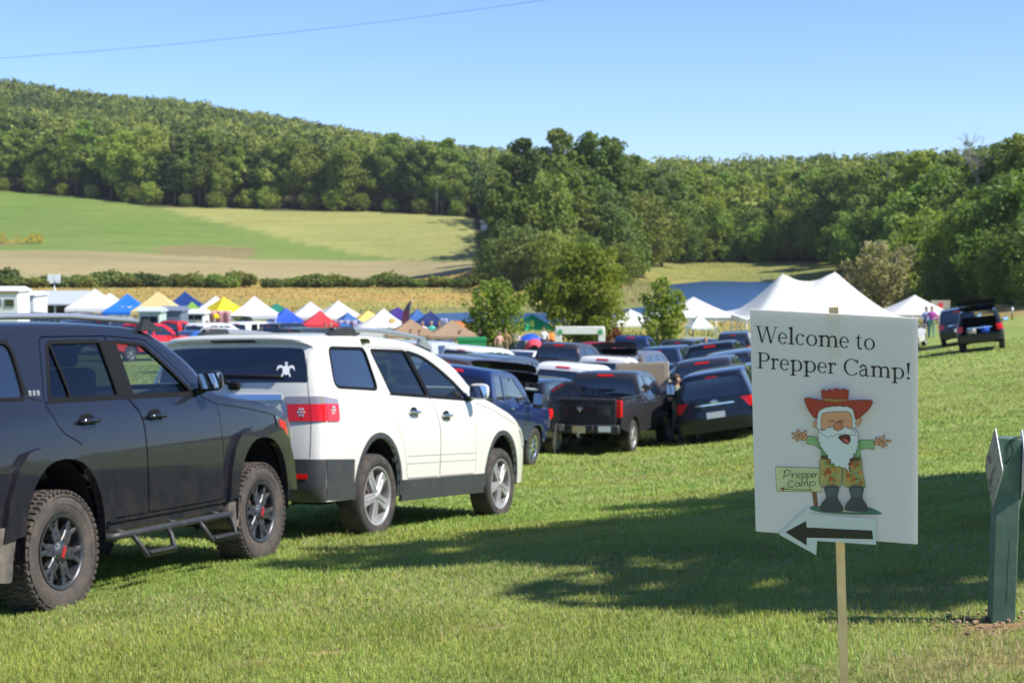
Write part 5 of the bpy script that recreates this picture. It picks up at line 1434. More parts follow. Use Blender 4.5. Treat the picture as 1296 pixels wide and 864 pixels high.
HT={'suv':1.78,'small_suv':1.68,'big_suv':1.92,'sedan':1.46,'minivan':1.75,'pickup':1.92,'cab_pickup':1.92,'open_suv':1.9,'open_tan':2.0,'boxy':1.84,'van':2.15}
G1='cars parked on the lawn slope'
BLK=(.008,.009,.012); NAVY=(.010,.020,.055); WHT=(.70,.70,.69); SIL=(.42,.44,.46); RED=(.55,.012,.015); GRY=(.07,.075,.085); BRN=(.045,.030,.028); BLU=(.02,.09,.35); TAN=(.34,.28,.19)
CARS=[ # kind, px, roof row, heading, colour, label, category
 ('open_suv',683,468,20,BLK,'black SUV with its tailgate raised, between the blue pickup and the dark grey pickup','suv'),
 ('small_suv',555,431,24,SIL,'silver SUV with bright tail lamps, just below the tan canopy tents','suv'),
 ('small_suv',615,438,26,WHT,'white small SUV in front of the green fabric box, right of the silver SUV','suv'),
 ('suv',600,450,24,BRN,'dark brown SUV half hidden behind the roof of the white SUV','suv'),
 ('sedan',668,443,24,WHT,'white rounded car behind a black car, left of the white pickups','car'),
 ('sedan',658,455,22,BLK,'black sedan nose up against the white rounded car','car'),
 ('sedan',612,468,20,WHT,'white low car showing just its roof over the blue pickup','car'),
 ('pickup',722,459,24,WHT,'white four-door pickup right behind the dark grey pickup cab','pickup truck'),
 ('cab_pickup',765,450,28,WHT,'white pickup with a short cab, beside the man in the blue shirt','pickup truck'),
 ('pickup',716,433,26,(.05,.04,.045),'charcoal pickup parked under the white banner arch','pickup truck'),
 ('cab_pickup',757,432,30,(.33,.02,.03),'dark red pickup right of the charcoal pickup by the banner arch','pickup truck'),
 ('open_suv',812,438,22,(.10,.09,.085),'grey-brown SUV with a gaping black tailgate next to the man in blue','suv'),
 ('cab_pickup',800,424,22,(.015,.04,.13),'dark blue pickup close to the trunk of the young tree','pickup truck'),
 ('suv',852,436,18,NAVY,'navy SUV right in front of the young tree trunk','suv'),
 ('pickup',912,432,16,BLK,'black pickup in the far row beside the welcome board','pickup truck'),
 ('suv',938,440,14,(.012,.014,.02),'black SUV partly cut off by the left edge of the welcome board','suv'),
 ('sedan',828,459,18,NAVY,'low navy sedan in front of the gaping grey-brown SUV','car'),
 ('pickup',905,451,16,(.03,.035,.05),'slate pickup directly behind the navy minivan','pickup truck'),
 ('suv',868,428,16,(.02,.022,.03),'black SUV just right of the tree trunk, roof against the grass','suv'),
 ('sedan',895,428,14,(.03,.045,.09),'dark blue sedan in the farthest row below the white tents','car'),
 ('big_suv',934,418,12,(.02,.028,.04),'big dark SUV with a pale roof load shape under the large white tent','suv'),
 ('suv',640,448,24,(.04,.05,.06),'grey SUV squeezed between white car roofs','suv'),
 ('sedan',585,456,22,(.015,.03,.08),'dark blue car whose roof just clears the white SUV bonnet','car'),
 ('pickup',183,408,34,RED,'bright red four-door pickup above the black SUV roof','pickup truck'),
 ('cab_pickup',217,405,36,(.50,.015,.02),'bright red pickup behind and right of the first red one','pickup truck'),
 ('boxy',325,406,28,WHT,'boxy white off-roader with side windows, in front of the white canopy','car'),
 ('boxy',277,408,32,(.66,.68,.70),'white boxy off-roader with a dark rear window left of its twin','car'),
 ('cab_pickup',275,413,30,(.60,.60,.58),'cream pickup in front of the boxy white off-roaders','pickup truck'),
 ('pickup',140,404,34,(.02,.035,.06),'dark teal pickup left of the red pickups','pickup truck'),
 ('suv',174,404,34,(.62,.66,.64),'pale mint SUV behind the first red pickup','suv'),
 ('sedan',98,404,34,NAVY,'navy car over the roof rail of the black SUV','car'),
 ('pickup',40,394,34,(.02,.05,.10),'dark blue pickup beside the white site trailer','pickup truck'),
 ('suv',368,408,28,BLK,'black SUV under the bright blue canopy','suv'),
 ('open_suv',341,404,28,(.16,.20,.26),'blue-grey SUV with tailgate up beside the white canopy','suv'),
 ('suv',395,414,26,(.02,.03,.03),'black-green SUV in front of the red canopy','suv'),
 ('sedan',248,418,30,BLU,'mid blue car nose against the red pickup','car'),
 ('suv',120,396,34,(.025,.03,.04),'black SUV below the bright blue and white canopies','suv'),
 ('small_suv',790,448,20,(.10,.11,.12),'grey small SUV in the row behind the white pickups','suv'),
 ('sedan',885,462,16,(.05,.07,.10),'blue-grey sedan wedged between tan minivan and slate pickup','car'),
]
for kind,px,ry,hd,colr,lab,cat in CARS:
    pr=proto(kind)
    o=pr[0] if not pr[1] else copy_tree(pr[0]); pr[1]=True
    if o is pr[0]: pass
    set_color(o,colr)
    Yd=find_depth(px,ry,HT[kind],33); x,z=gxy(px,Yd)
    place_car(o,x,Yd,hd,1,wb=2.9)
    tag(o,lab,cat,G1)
# tan car with its boot lid up
o=copy_tree(protos['sedan'][0]); set_color(o,TAN); x,z=gxy(838,45.5); place_car(o,x,47.5,17,1,wb=2.75); SD=protos['sedan'][2]
lid=MB(); Ml=Matrix.Translation((-1.72,0,1.05))@Matrix.Rotation(R(104),4,'Y')
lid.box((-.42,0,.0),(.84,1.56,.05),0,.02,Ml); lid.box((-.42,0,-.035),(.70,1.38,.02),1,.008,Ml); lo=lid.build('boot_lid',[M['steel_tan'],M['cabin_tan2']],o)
cav=MB(); cav.box((-2.0,0,1.02),(.62,1.40,.08),0,.0); cav.build('boot',M['dark'],o)  # dark slab on the deck stands in for the shaded open boot
tag(o,'tan car with its boot lid up, between the dark grey pickup and the navy minivan','car',G1)
# cars on the right, beyond the sign
for kind,pxw,pyw,Yd,hd,colr,lab,cat in [('open_suv',1253,446,67,17,BLK,'black SUV alone on the right lawn with its tailgate wide open','suv'),
     ('suv',1224,433,77,15,(.012,.014,.022),'dark SUV half hidden behind the one with the open tailgate','suv'),
     ('sedan',1152,436,80,22,(.62,.65,.70),'silver-white car peeking out past the right edge of the board','car')]:
    pr=proto(kind); o=copy_tree(pr[0]) if pr[1] else pr[0]; pr[1]=True; set_color(o,colr)
    x,z=gxy(pxw,Yd); place_car(o,x,Yd+1,hd,1,wb=2.8); tag(o,lab,cat,'cars beyond the sign')
    if kind=='open_suv' : black_open=o
# cargo in the open car
x,z=gxy(1252,67)
def bag(name,lab,cat,loc,dims,col,rot=0):
    b=MB(); b.box((0,0,dims[2]/2),dims,0,min(dims)*.3); b.tube([(-dims[0]*.2,0,dims[2]*.95),(-dims[0]*.12,0,dims[2]*1.15),(dims[0]*.12,0,dims[2]*1.15),(dims[0]*.2,0,dims[2]*.95)],.012,1,6)
    o=b.build(name,[M['cloth_opaque'],M['seam']]); o.color=(*col,1); o.location=loc; o.rotation_euler=(0,0,rot); tag(o,lab,cat); return o
mw=black_open.matrix_world
bag('duffel_bag','bright blue bag in the open boot of the black SUV on the right lawn','bag',mw@Vector((-2.05,-.18,.745)),(.34,.52,.30),(.02,.10,.55))
bag('duffel_bag','pale tan bag left of the blue bag in the open boot','bag',mw@Vector((-2.08,.38,.745)),(.34,.50,.26),(.42,.36,.30))
# ------------------------------------------------------------------ people
def person(x,y,heading,shirt,legs,hair,label,group=None,h=1.72,pose='stand',skin=(.42,.24,.16),shorts=False,z=None):
    """one continuous skinned body; heading clockwise from +Y"""
    arm={'stand':[(-.02,.30,1.17),(.03,.31,.93),(.07,.30,.84)],'bent':[(-.02,.28,1.16),(.24,.24,1.10),(.31,.22,1.12)],'up':[(.06,.36,1.36),(.18,.30,1.58),(.20,.28,1.66)],'hips':[(-.06,.38,1.20),(.06,.22,1.04),(.10,.18,1.02)]}
    aL=arm[pose if pose in arm else 'stand']; aR=arm['stand' if pose in('bent','up') else (pose if pose in arm else 'stand')]
    step=.12 if pose!='hips' else .02
    V=[((0,0,.95),.125),((0,0,1.10),.125),((.01,0,1.26),.15),((0,0,1.40),.12),((.0,0,1.47),.058),((.015,0,1.54),.06),((.02,0,1.62),.088),((.02,0,1.70),.07)]
    E=[(0,1),(1,2),(2,3),(3,4),(4,5),(5,6),(6,7)]
    reg={0:'l',1:'s',2:'s',3:'s',4:'k',5:'k',6:'k',7:'k'}
    for sg in (-1,1):
        b=len(V); V+=[((0,sg*.10,.90),.095),((step*sg*.4+.02,sg*.11,.50),.062),((step*sg*.7-.02,sg*.115,.10),.042),((step*sg*.7+.02,sg*.12,.035),.04),((step*sg*.7+.15,sg*.13,.03),.032)]
        E+=[(0,b),(b,b+1),(b+1,b+2),(b+2,b+3),(b+3,b+4)]
        reg.update({b:'l',b+1:'l' ,b+2:('k' if shorts else 'l'),b+3:'b',b+4:'b'})
        a=aL if sg>0 else aR; c=len(V)
        V+=[((0,sg*.19,1.38),.062),((a[0][0],sg*a[0][1],a[0][2]),.042),((a[1][0],sg*a[1][1],a[1][2]),.032),((a[2][0],sg*a[2][1],a[2][2]),.034)]
        E+=[(3,c),(c,c+1),(c+1,c+2),(c+2,c+3)]; reg.update({c:'s',c+1:'s',c+2:'k',c+3:'k'})
    me=bpy.data.meshes.new('person'); me.from_pydata([v for v,_ in V],E,[])
    o=bpy.data.objects.new('tmp',me); COL.objects.link(o)
    md=o.modifiers.new('Skin','SKIN')
    sv=me.skin_vertices[0].data if me.skin_vertices else None
    if sv is None:
        bpy.context.view_layer.objects.active=o; me.attributes  # no-op
    if me.skin_vertices:
        for i,(v,r) in enumerate(V): me.skin_vertices[0].data[i].radius=(r,r*(1.35 if i in(1,2,3) else 1)); 
        me.skin_vertices[0].data[0].use_root=True
    sd=o.modifiers.new('Sub','SUBSURF'); sd.levels=1; sd.render_levels=1
    dg=bpy.context.evaluated_depsgraph_get(); em=bpy.data.meshes.new_from_object(o.evaluated_get(dg))
    bpy.data.objects.remove(o)
    P_=np.array([v for v,_ in V]); RR=np.array([r for _,r in V]); keys=[{'k':0,'s':1,'l':2,'b':3}[reg[i]] for i in range(len(V))]
    # colour by nearest bone point (interpolated)
    A=np.array([P_[a] for a,b in E]); B=np.array([P_[b] for a,b in E])
    mi=[]
    for f in em.polygons:
        c=np.array(f.center); e=B-A; t=np.clip(((c-A)*e).sum(1)/((e*e).sum(1)+1e-9),0,1); d=np.linalg.norm(c-A-e*t[:,None],axis=1)
        k=int(np.argmin(d)); a,b=E[k]; j=a if t[k]<.5 else b
        r_=keys[j]
        if {a,b}=={3,4}: r_=1 if t[k]<.6 else 0
        if c[2]<.93 and r_==1 and abs(c[1])<.2: r_=2
        mi.append(r_)
    for m_ in (pbr('skin_tone',skin,.6),pbr('shirt',shirt,.8),pbr('trousers',legs,.8),M['seam']): em.materials.append(m_)
    em.polygons.foreach_set('material_index',mi); em.polygons.foreach_set('use_smooth',[True]*len(em.polygons))
    po=bpy.data.objects.new('person',em); COL.objects.link(po)
    hb=MB(); bm=bmesh.new(); bmesh.ops.create_uvsphere(bm,u_segments=10,v_segments=8,radius=1); HV=[Vector(v.co) for v in bm.verts]; HF=[[v.index for v in f.verts] for f in bm.faces]; bm.free()
    HV=[Vector((v.x*.105-.018,v.y*.095,v.z*.105+1.675)) if not(v.x>.35 and v.z<.35) else Vector((v.x*.06-.01,v.y*.08,v.z*.05+1.70)) for v in HV]
    hb.add(HV,HF,0,None,True); ho=hb.build('hair',pbr('hair',hair,.8),po)
    fb=MB(); 
    for sg in (-1,1): fb.box((.108,sg*.032,1.635),(.012,.018,.010),0,.003)
    fb.box((.118,0,1.605),(.03,.022,.04),1,.008); fb.box((.108,0,1.57),(.012,.045,.010),2,.003)
    fb.build('face',[M['seam'],pbr('nose',skin,.6),pbr('lips',(.3,.08,.07),.6)],po)
    s=h/1.75; po.scale=(s,s,s); po.location=(x,y,gz(x,y)+.0 if z is None else z); po.rotation_euler=(0,0,PI/2-R(heading))
    tag(po,label,'person',group); return po
MORE=[(150,101,170,(.75,.75,.75),'white'),(158,101,200,(.6,.05,.04),'scarlet'),(250,101,150,(.05,.25,.12),'green'),(262,101,210,(.70,.45,.10),'mustard'),(345,102,170,(.75,.72,.65),'cream'),(352,101.5,190,(.10,.10,.30),'indigo'),
 (382,100,150,(.45,.10,.30),'plum'),(455,104,180,(.30,.50,.70),'pale blue'),(535,103,160,(.6,.6,.62),'light grey'),(556,104,200,(.10,.08,.08),'dark brown'),(632,91,150,(.55,.30,.25),'brick'),(648,93,200,(.62,.58,.48),'sand'),(688,97,170,(.70,.70,.72),'off-white'),
 (772,70,190,(.48,.10,.10),'crimson'),(893,78,200,(.58,.52,.42),'khaki'),(918,70,170,(.62,.10,.16),'cherry')]
DEN=(.05,.08,.16); KH=(.28,.22,.13); DK=(.02,.02,.025)
PEOPLE=[(783,48.5,200,(.02,.16,.62),DEN,(.10,.06,.03),'man in a bright blue shirt standing by the gaping black tailgate','hips',False),
 (805,47.5,150,(.15,.45,.42),KH,(.30,.05,.03),'person in a teal top leaning beside the man in blue','bent',False),
 (856,41.0,110,(.12,.17,.12),(.13,.16,.12),(.08,.05,.03),'person in grey-green clothes standing between the dark pickup and the minivan','stand',False),
 (957,41.5,190,(.03,.14,.42),DEN,(.25,.14,.10),'person in a blue shirt half hidden by the left edge of the board','stand',False),
 (546,104,190,(.10,.62,.52),KH,(.5,.38,.2),'person in a turquoise shirt under the dark blue canopy','stand',True),
 (640,92,200,(.38,.22,.10),KH,(.2,.12,.06),'person in a brown-orange shirt near the umbrella stall','stand',True),
 (374,101,160,(.48,.20,.14),(.25,.14,.1),(.3,.2,.1),'person in a rust-red shirt under the bright blue canopy','stand',True),
 (412,100,160,DK,DK,(.06,.04,.03),'person dressed in black below the red canopy, left of another','stand',False),
 (419,100.5,220,(.02,.02,.03),DK,(.35,.25,.15),'person in black with light hair below the red canopy','hips',False),
 (520,88,170,(.55,.40,.26),KH,(.12,.07,.04),'person in a beige shirt beneath the left tan canopy','stand',True),
 (531,87,180,(.02,.03,.03),DK,(.05,.03,.02),'person in black beneath the left tan canopy','stand',False),
 (583,89,190,(.10,.20,.65),DEN,(.2,.12,.08),'person in a cobalt shirt beneath the right tan canopy','bent',False),
 (607,92,200,(.02,.03,.035),DK,(.08,.05,.03),'person in dark clothes at the edge of the right tan canopy','stand',False),
 (321,104,180,(.45,.33,.20),KH,(.3,.2,.12),'person in tan clothes beside the post of the white canopy','stand',False),
 (1179,88,200,(.62,.12,.45),(.10,.35,.30),(.35,.2,.12),'person in a magenta top near the white tent on the right','stand',False),
 (1172,89,160,(.20,.30,.50),DEN,(.3,.2,.1),'person in a denim-blue shirt left of the one in magenta','stand',False)]
for px,Yd,hd,sc,lc,hc,lab,pose,shorts in PEOPLE:
    x,z=gxy(px,Yd); person(x,Yd,hd,sc,lc,hc,lab,'visitors walking about the camp',pose=pose,shorts=shorts)

WHERE={'white':'left of one in scarlet, by the bright blue canopy','scarlet':'by the bright blue canopy at the left','green':'near the white camper trailer','mustard':'near the pink-white fabric wall','cream':'by the right leg of the white canopy','indigo':'left of the royal blue canopy',
 'plum':'between the royal blue and red canopies','pale blue':'right of the lilac fabric wall','light grey':'left of the navy canopy','dark brown':'right below the navy canopy','brick':'under the round young tree','sand':'right of the round young tree','off-white':'at the olive and orange fabric wall','crimson':'between the charcoal pickup row and the gaping tailgate','khaki':'in the dark car rows left of the board','cherry':'between black cars close to the board'}
for k,(px,Yd,hd,sc,nm) in enumerate(MORE):
    x,z=gxy(px,Yd); person(x,Yd,hd,sc,[DEN,KH,DK][k%3],[(.1,.06,.03),(.4,.28,.14),(.05,.035,.03)][(k*2)%3],'person in a '+nm+' shirt '+WHERE[nm],'visitors walking about the camp',pose=['stand','bent','hips'][k%3],shorts=(k%4==1),h=1.62+.04*(k%5))

# ------------------------------------------------------------------ pop-up canopies
def popup(name='canopy_tent', W=3.05, eave=2.05, peak=3.25, val=.24, cathedral=False):
    root=empty(name); h=W/2
    V=[];F=[];n=8
    # four sagging triangular slopes
    for k in range(4):
        a=[(-h,-h),(h,-h),(h,h),(-h,h)][k]; b_=[(h,-h),(h,h),(-h,h),(-h,-h)][k]; base=len(V)
        for i in range(n+1):
            t=i/n
            for j in range(n+1):
                s_=j/n; ex=a[0]+(b_[0]-a[0])*s_; ey=a[1]+(b_[1]-a[1])*s_
                x=ex*(1-t); y=ey*(1-t)
                sag=-.10*math.sin(PI*t)*math.sin(PI*s_)*(1-t) - .06*math.sin(PI*t)
                V.append((x,y,eave+(peak-eave)*t+sag+(.0 if t>0 else -.03*math.sin(PI*s_))))
        for i in range(n):
            for j in range(n): F.append((base+i*(n+1)+j,base+i*(n+1)+j+1,base+(i+1)*(n+1)+j+1,base+(i+1)*(n+1)+j))
        base=len(V)
        for j in range(n+1):
            s_=j/n; ex=a[0]+(b_[0]-a[0])*s_; ey=a[1]+(b_[1]-a[1])*s_; 
            V.append((ex*1.003,ey*1.003,eave-.03*math.sin(PI*s_))); V.append((ex*1.01,ey*1.01,eave-val+.02*math.sin(PI*s_*3)))
        for j in range(n): F.append((base+2*j,base+2*j+1,base+2*j+3,base+2*j+2))
    cn=mesh_py('canopy',V,F,M['cloth'],root,True)
    for sx in (-1,1):
        for sy in (-1,1):
            l=MB(); l.tube([(sx*(h-.04),sy*(h-.04),0),(sx*(h-.04),sy*(h-.04),eave)],.022,0,6); l.box((sx*(h-.04),sy*(h-.04),.01),(.1,.1,.02),0); l.build('leg',M['steel'],root)
    fr=MB()
    for k in range(4):
        a=[(-h,-h),(h,-h),(h,h),(-h,h)][k]; b_=[(h,-h),(h,h),(-h,h),(-h,-h)][k]; q=.97
        p=lambda t,z:(q*(a[0]+(b_[0]-a[0])*t),q*(a[1]+(b_[1]-a[1])*t),z)
        fr.tube([p(0,eave-.05),p(.25,eave-.42),p(.5,eave-.05),p(.75,eave-.42),p(1,eave-.05)],.013,0,5)
        fr.tube([p(0,eave-.42),p(.25,eave-.05),p(.5,eave-.42),p(.75,eave-.05),p(1,eave-.42)],.013,0,5)
    fr.build('truss',M['steel'],root)
    return root
pop0=popup(); used_pop=False
TENTS=[ # px peak, py peak, depth, rz, colour, size, label
 (120,365,112,.20,(.78,.78,.80),1.25,'white canopy tent left of the bright blue one'),
 (139,370,120,.20,(.74,.76,.76),1.0,'white canopy tent just behind the white one beside the bright blue canopy'),
 (161,371,110,.12,(.02,.20,.72),1.0,'bright blue canopy tent between the white tent and the beige one'),
 (200,368,108,.05,(.72,.58,.28),1.02,'beige-yellow canopy tent with low sagging corners'),
 (234,368,124,.15,(.01,.05,.24),1.05,'navy blue canopy tent behind the beige-yellow one'),
 (243,381,112,.3,(.22,.42,.07),.8,'lime green canopy tent right of the beige one'),
 (273,374,122,.2,(.72,.70,.78),1.1,'white canopy tent behind the vivid yellow one'),
 (283,375,112,.65,(.85,.68,.02),.95,'vivid yellow canopy tent turned cornerwise'),
 (322,374,108,.08,(.80,.80,.84),1.0,'white canopy tent right of the yellow one with a straight pale valance'),
 (350,383,122,.3,(.01,.22,.15),1.0,'dark teal canopy tent peeking out behind the white one'),
 (362,389,108,.35,(.02,.10,.62),.78,'royal blue canopy tent left of the red one'),
 (393,381,118,.2,(.70,.66,.72),1.0,'greyish white canopy tent behind the red one'),
 (405,392,106,.2,(.72,.05,.07),.76,'coral red canopy tent'),
 (428,380,116,.3,(.82,.82,.82),1.0,'white canopy tent behind the red and mid blue ones'),
 (440,395,108,.5,(.03,.14,.45),.66,'mid blue canopy tent between the red and the striped yellow tents'),
 (466,392,112,.3,(.85,.62,.18),.90,'yellow and cream canopy tent left of the big white one'),
 (503,388,122,.2,(.06,.03,.25),.9,'purple canopy tent behind the big white one with the sun emblem'),
 (545,393,110,.15,(.012,.03,.16),.70,'dark navy canopy tent right of the feather flag'),
 (520,409,90,.10,(.42,.28,.17),.90,'tan canopy tent, left of the tan pair'),
 (572,412,90,.10,(.42,.29,.19),.90,'tan canopy tent, right of the tan pair'),
 (673,403,106,.5,(.02,.50,.22),.72,'emerald green canopy tent with a steep top by the lake'),
 (798,391,112,.2,(.84,.84,.84),1.30,'white canopy tent between the maple and the young tree'),
 (885,410,106,.2,(.80,.81,.82),.50,'small white canopy in front of the larger white tents'),
 (528,402,118,.3,(.03,.13,.42),.6,'small pale blue canopy between the feather flag and the navy tent'),
]
tent_objs=[]
for px,py,Yd,rz,colr,size,lab in TENTS:
    o=pop0 if not used_pop else copy_tree(pop0); used_pop=True
    x,z=gxy(px,Yd); pk_=P(px,py,Yd); hh=pk_.z-z
    o.location=(pk_.x,Yd,z-.02); zs=hh/3.25; o.scale=(size,size,max(.7,min(1.35,zs))); 
    if not .7<zs<1.35: print('TENT height',lab,zs)
    o.rotation_euler=(0,0,rz)
    for c in o.children:
        if c.name.startswith('canopy'): c.color=(*colr,1)
    tag(o,lab,'canopy tent','pop-up canopies of the vendors'); tent_objs.append(o)

# ------------------------------------------------------------------ large white pole tents
def pole_tent(peaks, x0,x1, y0,y1, z_eave, base, sideh=2.2, rz=0, loc=(0,0,0), sharp=1.0, label='', nside=10, walls=False):
    """peaks: list of (x,y,z) in local metres above ground; swooping fabric between peaks and eave"""
    root=empty('marquee',loc,rz); nx,ny=64,30
    V=[];F=[]
    for i in range(nx+1):
        for j in range(ny+1):
            x=x0+(x1-x0)*i/nx; y=y0+(y1-y0)*j/ny
            de=min(x-x0,x1-x,y-y0,y1-y); 
            z=0
            hw=(y1-y0)/2
            best=0
            for (px_,py_,pz_) in peaks:
                # distance to the peak measured as a share of the way to the border
                dx=x-px_; dy=y-py_; t=0
                lx=(x1-px_) if dx>0 else (px_-x0); ly=(y1-py_) if dy>0 else (py_-y0)
                r=max(abs(dx)/lx,abs(dy)/ly)*.6+.4*min(1,math.hypot(dx/lx,dy/ly))
                r=min(1,r)
                v=(pz_-z_eave)*((1-r)**1.35*.86+.14*(1-r))
                best=max(best,v)
            # saddle between neighbouring peaks
            for a,b_ in zip(peaks[:-1],peaks[1:]):
                if min(a[0],b_[0])<=x<=max(a[0],b_[0]):
                    t=(x-a[0])/(b_[0]-a[0]); ridge=(a[2]*(1-t)+b_[2]*t-z_eave)-(.34*math.sin(PI*t))*(a[2]-z_eave)*.55
                    yy=abs(y-(a[1]+(b_[1]-a[1])*t)); l=(y1-a[1]) if y>a[1] else (a[1]-y0); r=min(1,yy/l)
                    best=max(best,ridge*((1-r)**1.35*.86+.14*(1-r)))
            sc=.0
            V.append((x,y,z_eave+best-.10*math.sin(PI*min(1,(de/.8)))*0))
    idx=lambda i,j:i*(ny+1)+j
    for i in range(nx):
        for j in range(ny): F.append((idx(i,j),idx(i+1,j),idx(i+1,j+1),idx(i,j+1)))
    # valance
    ring=[(i,0) for i in range(nx)]+[(nx,j) for j in range(ny)]+[(i,ny) for i in range(nx,0,-1)]+[(0,j) for j in range(ny,0,-1)]
    b0=len(V)
    for k,(i,j) in enumerate(ring):
        v=V[idx(i,j)]; V.append((v[0]*1.001,v[1]*1.001,v[2]-.22-.04*abs(math.sin(k*.9))))
    for k in range(len(ring)):
        a=idx(*ring[k]); b_=idx(*ring[(k+1)%len(ring)]); F.append((a,b_,b0+(k+1)%len(ring),b0+k))
    c=mesh_py('canopy',V,F,M['cloth'],root,True); c.color=(.82,.82,.82,1)
    for (px_,py_,pz_) in peaks:
        MB().tube([(px_,py_,0),(px_,py_,pz_-.02)],.06,0,8).build('centre_pole',M['steel'],root)
    n=max(3,int((x1-x0)/3))
    pts=[(x0+(x1-x0)*k/n,y) for k in range(n+1) for y in (y0,y1)]+[(x,y0+(y1-y0)*k/3) for k in (1,2) for x in (x0,x1)]
    for (x,y) in pts:
        MB().tube([(x*.995,y*.995,-.6),(x*.995,y*.995,z_eave)],.035,0,6).build('side_pole',M['steel'],root)
    for (x,y) in pts:
        sx=1 if abs(x-x1)<.1 else (-1 if abs(x-x0)<.1 else 0); sy=1 if abs(y-y1)<.1 else (-1 if abs(y-y0)<.1 else 0)
        MB().tube([(x,y,z_eave-.03),(x+sx*1.6,y+sy*1.6,-.1)],.012,0,4,False).build('guy_rope',M['rope'],root)
    tag(root,label,'marquee'); return root
Yb=112
x,z=gxy(1003,Yb)
pk1=P(990,346,Yb); pk2=P(1053,343,Yb+1)
pole_tent([(pk1.x-x,0,pk1.z-z),(pk2.x-x,0,pk2.z-z)],P(930,390,Yb).x-x,P(1132,390,Yb).x-x,-5.5,6.0,P(1000,399,Yb).z-z,0,loc=(x,Yb,z),label='large white marquee with two peaks behind the welcome board')
x,z=gxy(877,116); pk1=P(877,375.5,116)
pole_tent([(0,0,pk1.z-z)],P(826,400,116).x-x,P(935,400,116).x-x,-3.5,3.5,P(877,399,116).z-z,0,loc=(x,116,z),label='white single-peak marquee between the young tree and the large one')
x,z=gxy(1157,124); pk1=P(1157,373,124)
pole_tent([(0,0,pk1.z-z)],P(1108,396,124).x-x,P(1209,396,124).x-x,-3.2,3.2,P(1157,396,124).z-z,0,loc=(x,124,z),label='white single-peak marquee at the right, beside the dark woods')
# storage wall under the right marquee
x,z=gxy(1190,126)
wb_=MB(); wb_.box((0,0,.75),(1.5,.12,1.5),0); wb_.box((0,-.07,.75),(.34,.03,1.1),1); o=wb_.build('notice_panel',[pbr('weathered_panel',(.30,.27,.20),.8),M['redtext']]); o.location=(x,126,z)
tag(o,'weathered beige panel with a red middle under the marquee by the woods','panel')

# stall tables and goods
def table(px,Yd,w,colr,lab,rz=.1,cloth=True):
    root=empty('stall_table'); b=MB(); b.box((0,0,.745),(w,.76,.03),0,.008); t=b.build('tabletop',M['white'],root)
    V=[];F=[];n=20
    per=[(-w/2,-.39),(w/2,-.39),(w/2,.39),(-w/2,.39)]; pts=resample(per,.15)
    for k,(a,b_) in enumerate(pts): V.append((a,b_,.765)); V.append((a*1.01+.01*math.sin(k*2.1),b_*1.03+.015*math.sin(k*1.7),.10))
    m_=len(pts)
    for k in range(m_): F.append((2*k,2*k+1,2*((k+1)%m_)+1,2*((k+1)%m_)))
    F.append(tuple(2*k for k in range(m_)))
    c=mesh_py('cloth',V,F,M['cloth_opaque'],root); c.color=(*colr,1)
    for sx in (-1,1):
        for sy in (-1,1): MB().tube([(sx*(w/2-.1),sy*.3,0),(sx*(w/2-.1),sy*.3,.73)],.015,0,6).build('leg',M['steel'],root)
    x,z=gxy(px,Yd); root.location=(x,Yd,z); root.rotation_euler=(0,0,rz)
    tag(root,lab,'table','vendor tables under the canopies'); return root
def crate(px,Yd,dx,zz,dims,colr,lab,cat='crate',rz=.1):
    b=MB(); w,d,h=dims
    b.box((0,0,h*.45),(w,d,h*.9),0,.015); b.box((0,0,h*.93),(w*1.06,d*1.06,h*.14),1,.012); 
    for sx in (-1,1): b.box((sx*w*.52,0,h*.6),(.03,d*.3,.04),1,.008)
    x,z=gxy(px,Yd); o=b.build('storage_bin',[M['cloth_opaque'],M['objpaint']]); o.color=(*colr,1); o.location=(x+dx,Yd,z+zz); o.rotation_euler=(0,0,rz); tag(o,lab,cat,'goods at the stalls'); return o
TBL=[(127,108,(.05,.12,.6),'table under a violet-blue cloth below the white canopy, far left'),(160,107,(.7,.7,.7),'table under a white cloth below the bright blue canopy'),
 (202,106,(.30,.12,.10),'table under a maroon cloth below the beige canopy'),(276,108,(.62,.30,.30),'table under a pink cloth below the yellow canopy'),
 (330,106,(.35,.38,.42),'table under a grey cloth below the white canopy with a pale valance'),(362,105,(.35,.12,.20),'table under a plum cloth below the royal blue canopy'),
 (405,103,(.03,.06,.05),'table under a black-green cloth below the red canopy'),(441,106,(.40,.38,.45),'table under a lilac cloth below the mid blue canopy'),
 (545,108,(.08,.10,.15),'table under a dark cloth below the navy canopy'),(512,89,(.50,.50,.58),'table under a pale lilac cloth below the left tan canopy'),
 (575,89,(.60,.62,.62),'table under a white cloth below the right tan canopy'),(645,98,(.15,.22,.35),'table under a slate blue cloth next to the umbrella'),
 (880,104,(.30,.30,.28),'table under a stone-coloured cloth below the small white canopy')]
for px,Yd,c_,lab in TBL: table(px,Yd,1.8,c_,lab)
crate(597,88,0,0,(1.5,.8,1.35),(.01,.24,.08),'tall green fabric box below the right tan canopy','fabric box')
crate(512,88.5,-.4,.77,(.5,.35,.3),(.01,.12,.05),'dark green bin on the table below the left tan canopy')
crate(575,88.6,-.3,.77,(.45,.35,.35),(.05,.15,.6),'blue bin on the table below the right tan canopy')
crate(575,88.6,.4,.77,(.4,.35,.42),(.75,.75,.75),'white bin on the table below the right tan canopy')
crate(276,107.6,-.3,.77,(.6,.4,.3),(.7,.5,.5),'pale pink box on the table below the yellow canopy')
crate(160,106.5,.2,.77,(.8,.4,.35),(.75,.75,.75),'white box on the table below the bright blue canopy')
crate(127,107.5,.2,.77,(.7,.4,.25),(.1,.15,.6),'blue box on the violet-blue table at the far left')
crate(645,97.6,.3,.77,(.5,.35,.4),(.5,.45,.4),'beige box on the slate blue table')
